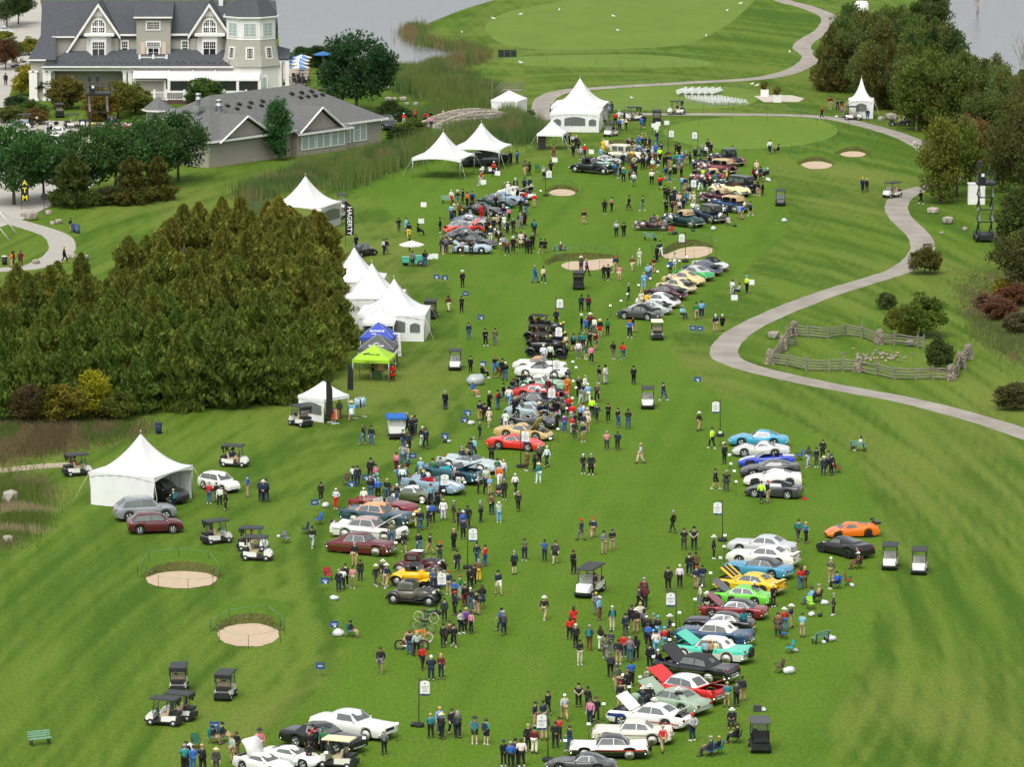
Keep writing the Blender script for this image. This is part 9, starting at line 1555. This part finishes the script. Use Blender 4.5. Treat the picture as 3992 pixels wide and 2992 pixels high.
for x,lab in ((2168,'left of the stone stage'),(2300,'right of the stone stage')):
 o=link('planter',None,loc=G(*(t20(x,832) if x < 2211 else t30(85,880))));tag(o,'white planter box with upright plants '+lab,'planter');mb=MB();mb.box((0,0,.5),(1.1,.9,1.0));put('box',mb,TRIM,o);link('plant',SPR[0],o,(0,0,.95),None,(1.2,1.2,1.4),(.12,.09,.02,1))
RG=M('green_rope',(.10,.36,.28),.7,var=.1);STK=M('stake',(.02,.022,.02),.6);mb=MB();mb.tube([(0,0,0),(0,0,1.0)],.016,4);STKM=mb.mesh('stake',STK)
def rope(f,pts,label,drop,closed=True,every=1):
 P=[]
 for x,y in pts: u,v_=f(x,y);P.append(G(u,v_+drop*row_scale(v_)))
 c=sum(P,Vector())/len(P);o=link('rope_barrier',None,loc=c);tag(o,label,'rope','green rope barriers');n=len(P)
 for p in P: link('stake',STKM,o,p-c)
 mb=MB()
 for i in range(n if closed else n-1):
  a,b=P[i]-c,P[(i+1) % n]-c;mb.tube([a+(b-a)*t+Vector((0,0,.95-.05*4*t*(1-t))) for t in (0,.25,.5,.75,1)],.011,3)
 put('rope',mb,RG,o)
rope(t02,[(1187,1555),(1283,1435),(1540,1408),(1800,1437),(1898,1553),(1835,1660),(1620,1680),(1365,1650)],'green rope on stakes round the wide oval bunker',.95)
rope(t13,[(-394,385),(-236,297),(90,255),(205,345),(243,400),(205,470),(-70,525),(-320,470)],'green rope on stakes round the round bunker at lower left',.95)
rope(t21,[(370,530),(450,485),(580,460),(710,455),(890,510),(870,555),(745,590),(480,595)],'green rope on stakes round the mid fairway bunker',.95)
rope(t21,[(1190,400),(1300,350),(1480,320),(1705,365),(1765,430),(1750,470),(1690,480),(1560,500),(1330,510),(1200,460)],'green rope on stakes round the bean shaped bunker',.95)
rope(t20,[(1205,1125),(1335,1185),(1530,1225),(1720,1260),(1930,1275),(2190,1265),(2400,1240),(2620,1200),(2760,1165),(2805,1105),(2750,1055),(2620,1025),(2420,1005),(2190,985),(1880,1005),(1600,1030),(1340,1075)],'green rope on stakes round the putting green',.95)
rope(t30,[(0,935),(290,945),(500,1000),(700,1040),(870,1110),(945,1190),(920,1240),(880,1280),(780,1230),(600,1215),(435,1235),(330,1255),(185,1300),(275,1370)],'green rope on stakes winding past the twin bunkers',.95,False)
rope(t20,[(-200,495),(0,490),(290,488),(490,492),(710,500),(930,515),(1140,528),(1385,525),(1575,510),(1715,490),(1690,470),(1450,455),(1220,440),(900,430),(760,428),(420,430),(250,437),(-50,440)],'green rope on stakes round the far tee strip',.95)
rope(t20,[(415,785),(440,830),(820,895),(1000,905),(1200,912),(1400,920),(1640,908),(1900,895),(2180,900)],'green rope on stakes along the ceremony lawn',.95,False)
rope(t20,[(800,715),(1040,700),(1280,695),(1560,690),(1800,710),(2030,755)],'green rope on stakes beside the far cart path',.95,False)
rope(t20,[(40,1540),(280,1530),(500,1540),(590,1600),(560,1680)],'green rope on stakes by the small far bunker',.95,False)
mb=MB();mb.ball((0,0,.22),.14,n=8,m=5,sc=(1.6,.8,.8));mb.ball((.2,0,.36),.07,n=6,m=4);mb.tube([(-.2,0,.22),(-.38,0,.2)],[.06,.02],5);[mb.tube([(0,y,.15),(0,y,0)],.012,3) for y in (-.05,.05)];GULL=mb.mesh('gull',CW)
for k,(f,x,y,lab) in enumerate(((t20,65,135,'leftmost high on the far fairway'),(t20,397,97,'at the top of the far fairway, second from left'),(t20,865,150,'in the middle of the far fairway'),(t20,903,274,'lower middle of the far fairway'),(t20,1845,102,'at the upper right of the far fairway'),(t20,1963,40,'nearest the top right of the far fairway'),(t20,1665,322,'at the right edge of the far fairway'),(t20,65,552,'left below the tee strip'),(t20,1022,860,'on the ceremony lawn left of the chairs'),(t20,2062,738,'left of two beyond the ceremony chairs'),(t20,2105,750,'right of two beyond the ceremony chairs'),(t30,192,460,'beside the bend of the far path'),(t1,2040,170,'near the lake side edge of the far fairway'),(t1,1772,290,'alone on the lakeside rough'))):
 tag(link('gull',GULL,None,G(*f(x,y)),k*1.3,1.25),'white gull standing '+lab,'bird','gulls on the grass')
P=G(*t30(1265,1325))+Vector((0,0,1.5));mb=MB();mb.ball((0,0,0),.12,n=8,m=5,sc=(1,2,.8));mb.add([(0,-.1,0),(.45,0,.16),(.8,.1,.10),(.4,.16,.12),(0,.14,0),(-.4,.16,.12),(-.8,.1,.10),(-.45,0,.16)],[(0,1,2,3,4),(0,4,5,6,7)]);tag(put('gull',mb,CW,loc=P,scale=1.0),'white gull gliding low right of the twin bunkers','bird','gulls on the grass')
# ================================================================ chairs under sitters, labels for the people
SITC=[BLU,NV,(.06,.06,.065),TEA,BRN]
for k,(o,rec,n) in enumerate(PERS):
 if n=='sit': cc_=camp_chair(o.location+Vector((.06*math.sin(o.rotation_euler.z)*-1,.06*math.cos(o.rotation_euler.z),0)),o.rotation_euler.z,SITC[k % 5],'');PERS[k]=(o,rec,n,cc_)
sitter=link('person',PP['sit']['body'],None,G(*t32(785,570))+Vector((.1,.1,0)),-1.3,1,(.55,.38,.28,1));tag(sitter,'woman sitting on the lone green bench of the right lawn','person','visitors on the grass');sitter['label']='person with long dark hair and white top sitting on the lone right hand bench'
for nm,kk,c in (('jacket','jacket',COL['w']),('trousers','trousers',COL['g']),('hair','longhair',HC_['k']),('shoes','shoes',(.5,.45,.35))): link(nm,PP['sit'][kk],sitter,color=c)
def near_lm(P,k=0):
 s=sorted(((a-P.x)**2+((b-P.y)*.45)**2,c,a,b) for a,b,c in LANDMARKS);seen=[];
 for d,c,a,b in s:
  if c not in [q_[0] for q_ in seen]: seen.append((c,a,b,math.sqrt(d)))
  if len(seen) > k: break
 return seen[k]
used={}
def rel(P,lm):
 c,a,b,d=lm;dx,dy=P.x-a,(P.y-b)*.35
 if abs(dx) > abs(dy)*1.2: return ('right of ' if dx > 0 else 'left of ')+c
 return ('behind ' if dy > 0 else 'in front of ')+c
for item in PERS:
 o,rec,n=item[:3];tp,bt,hd,fl=rec[1:];h=HATS.get(hd);P=o.location
 act='seated' if n=='sit' else {'walk': 'walking','up': 'taking a photo','phone': 'hands together','behind': 'hands behind back','hips': 'hands on hips'}.get(n,'standing')
 w1=CN[tp]+(' coat' if 'c' in fl else ' shirt' if 't' in fl else ' top');w2=CN[bt]+(' shorts' if 's' in fl else ' skirt' if 'q' in fl else ' trousers')
 hw=h[2] if h else (('long ' if 'L' in fl else '')+{'k': 'black','B': 'brown','g': 'grey','w': 'white','y': 'blond','r': 'red'}.get(hd,'covered')+' hair')
 opts=[]
 for k in range(4): opts.append('%s and %s, %s, %s' % (w1,w2,hw,rel(P,near_lm(P,k))))
 for k in range(4): opts.append('%s and %s, %s %s' % (w1,w2,act,rel(P,near_lm(P,k))))
 for k in range(3): opts.append('%s, %s, %s between %s and %s' % (w1,hw,act,near_lm(P,k)[0],near_lm(P,k+1)[0]))
 lab=next((q_ for q_ in opts if q_ not in used and len(q_.split()) <= 13),None) or ' '.join(opts[0].split()[:13])
 used[lab]=1;o['label']='person in '+lab
 if len(item) > 3: item[3]['label']='folding chair under the '+w1+' wearer '+rel(P,near_lm(P,0))
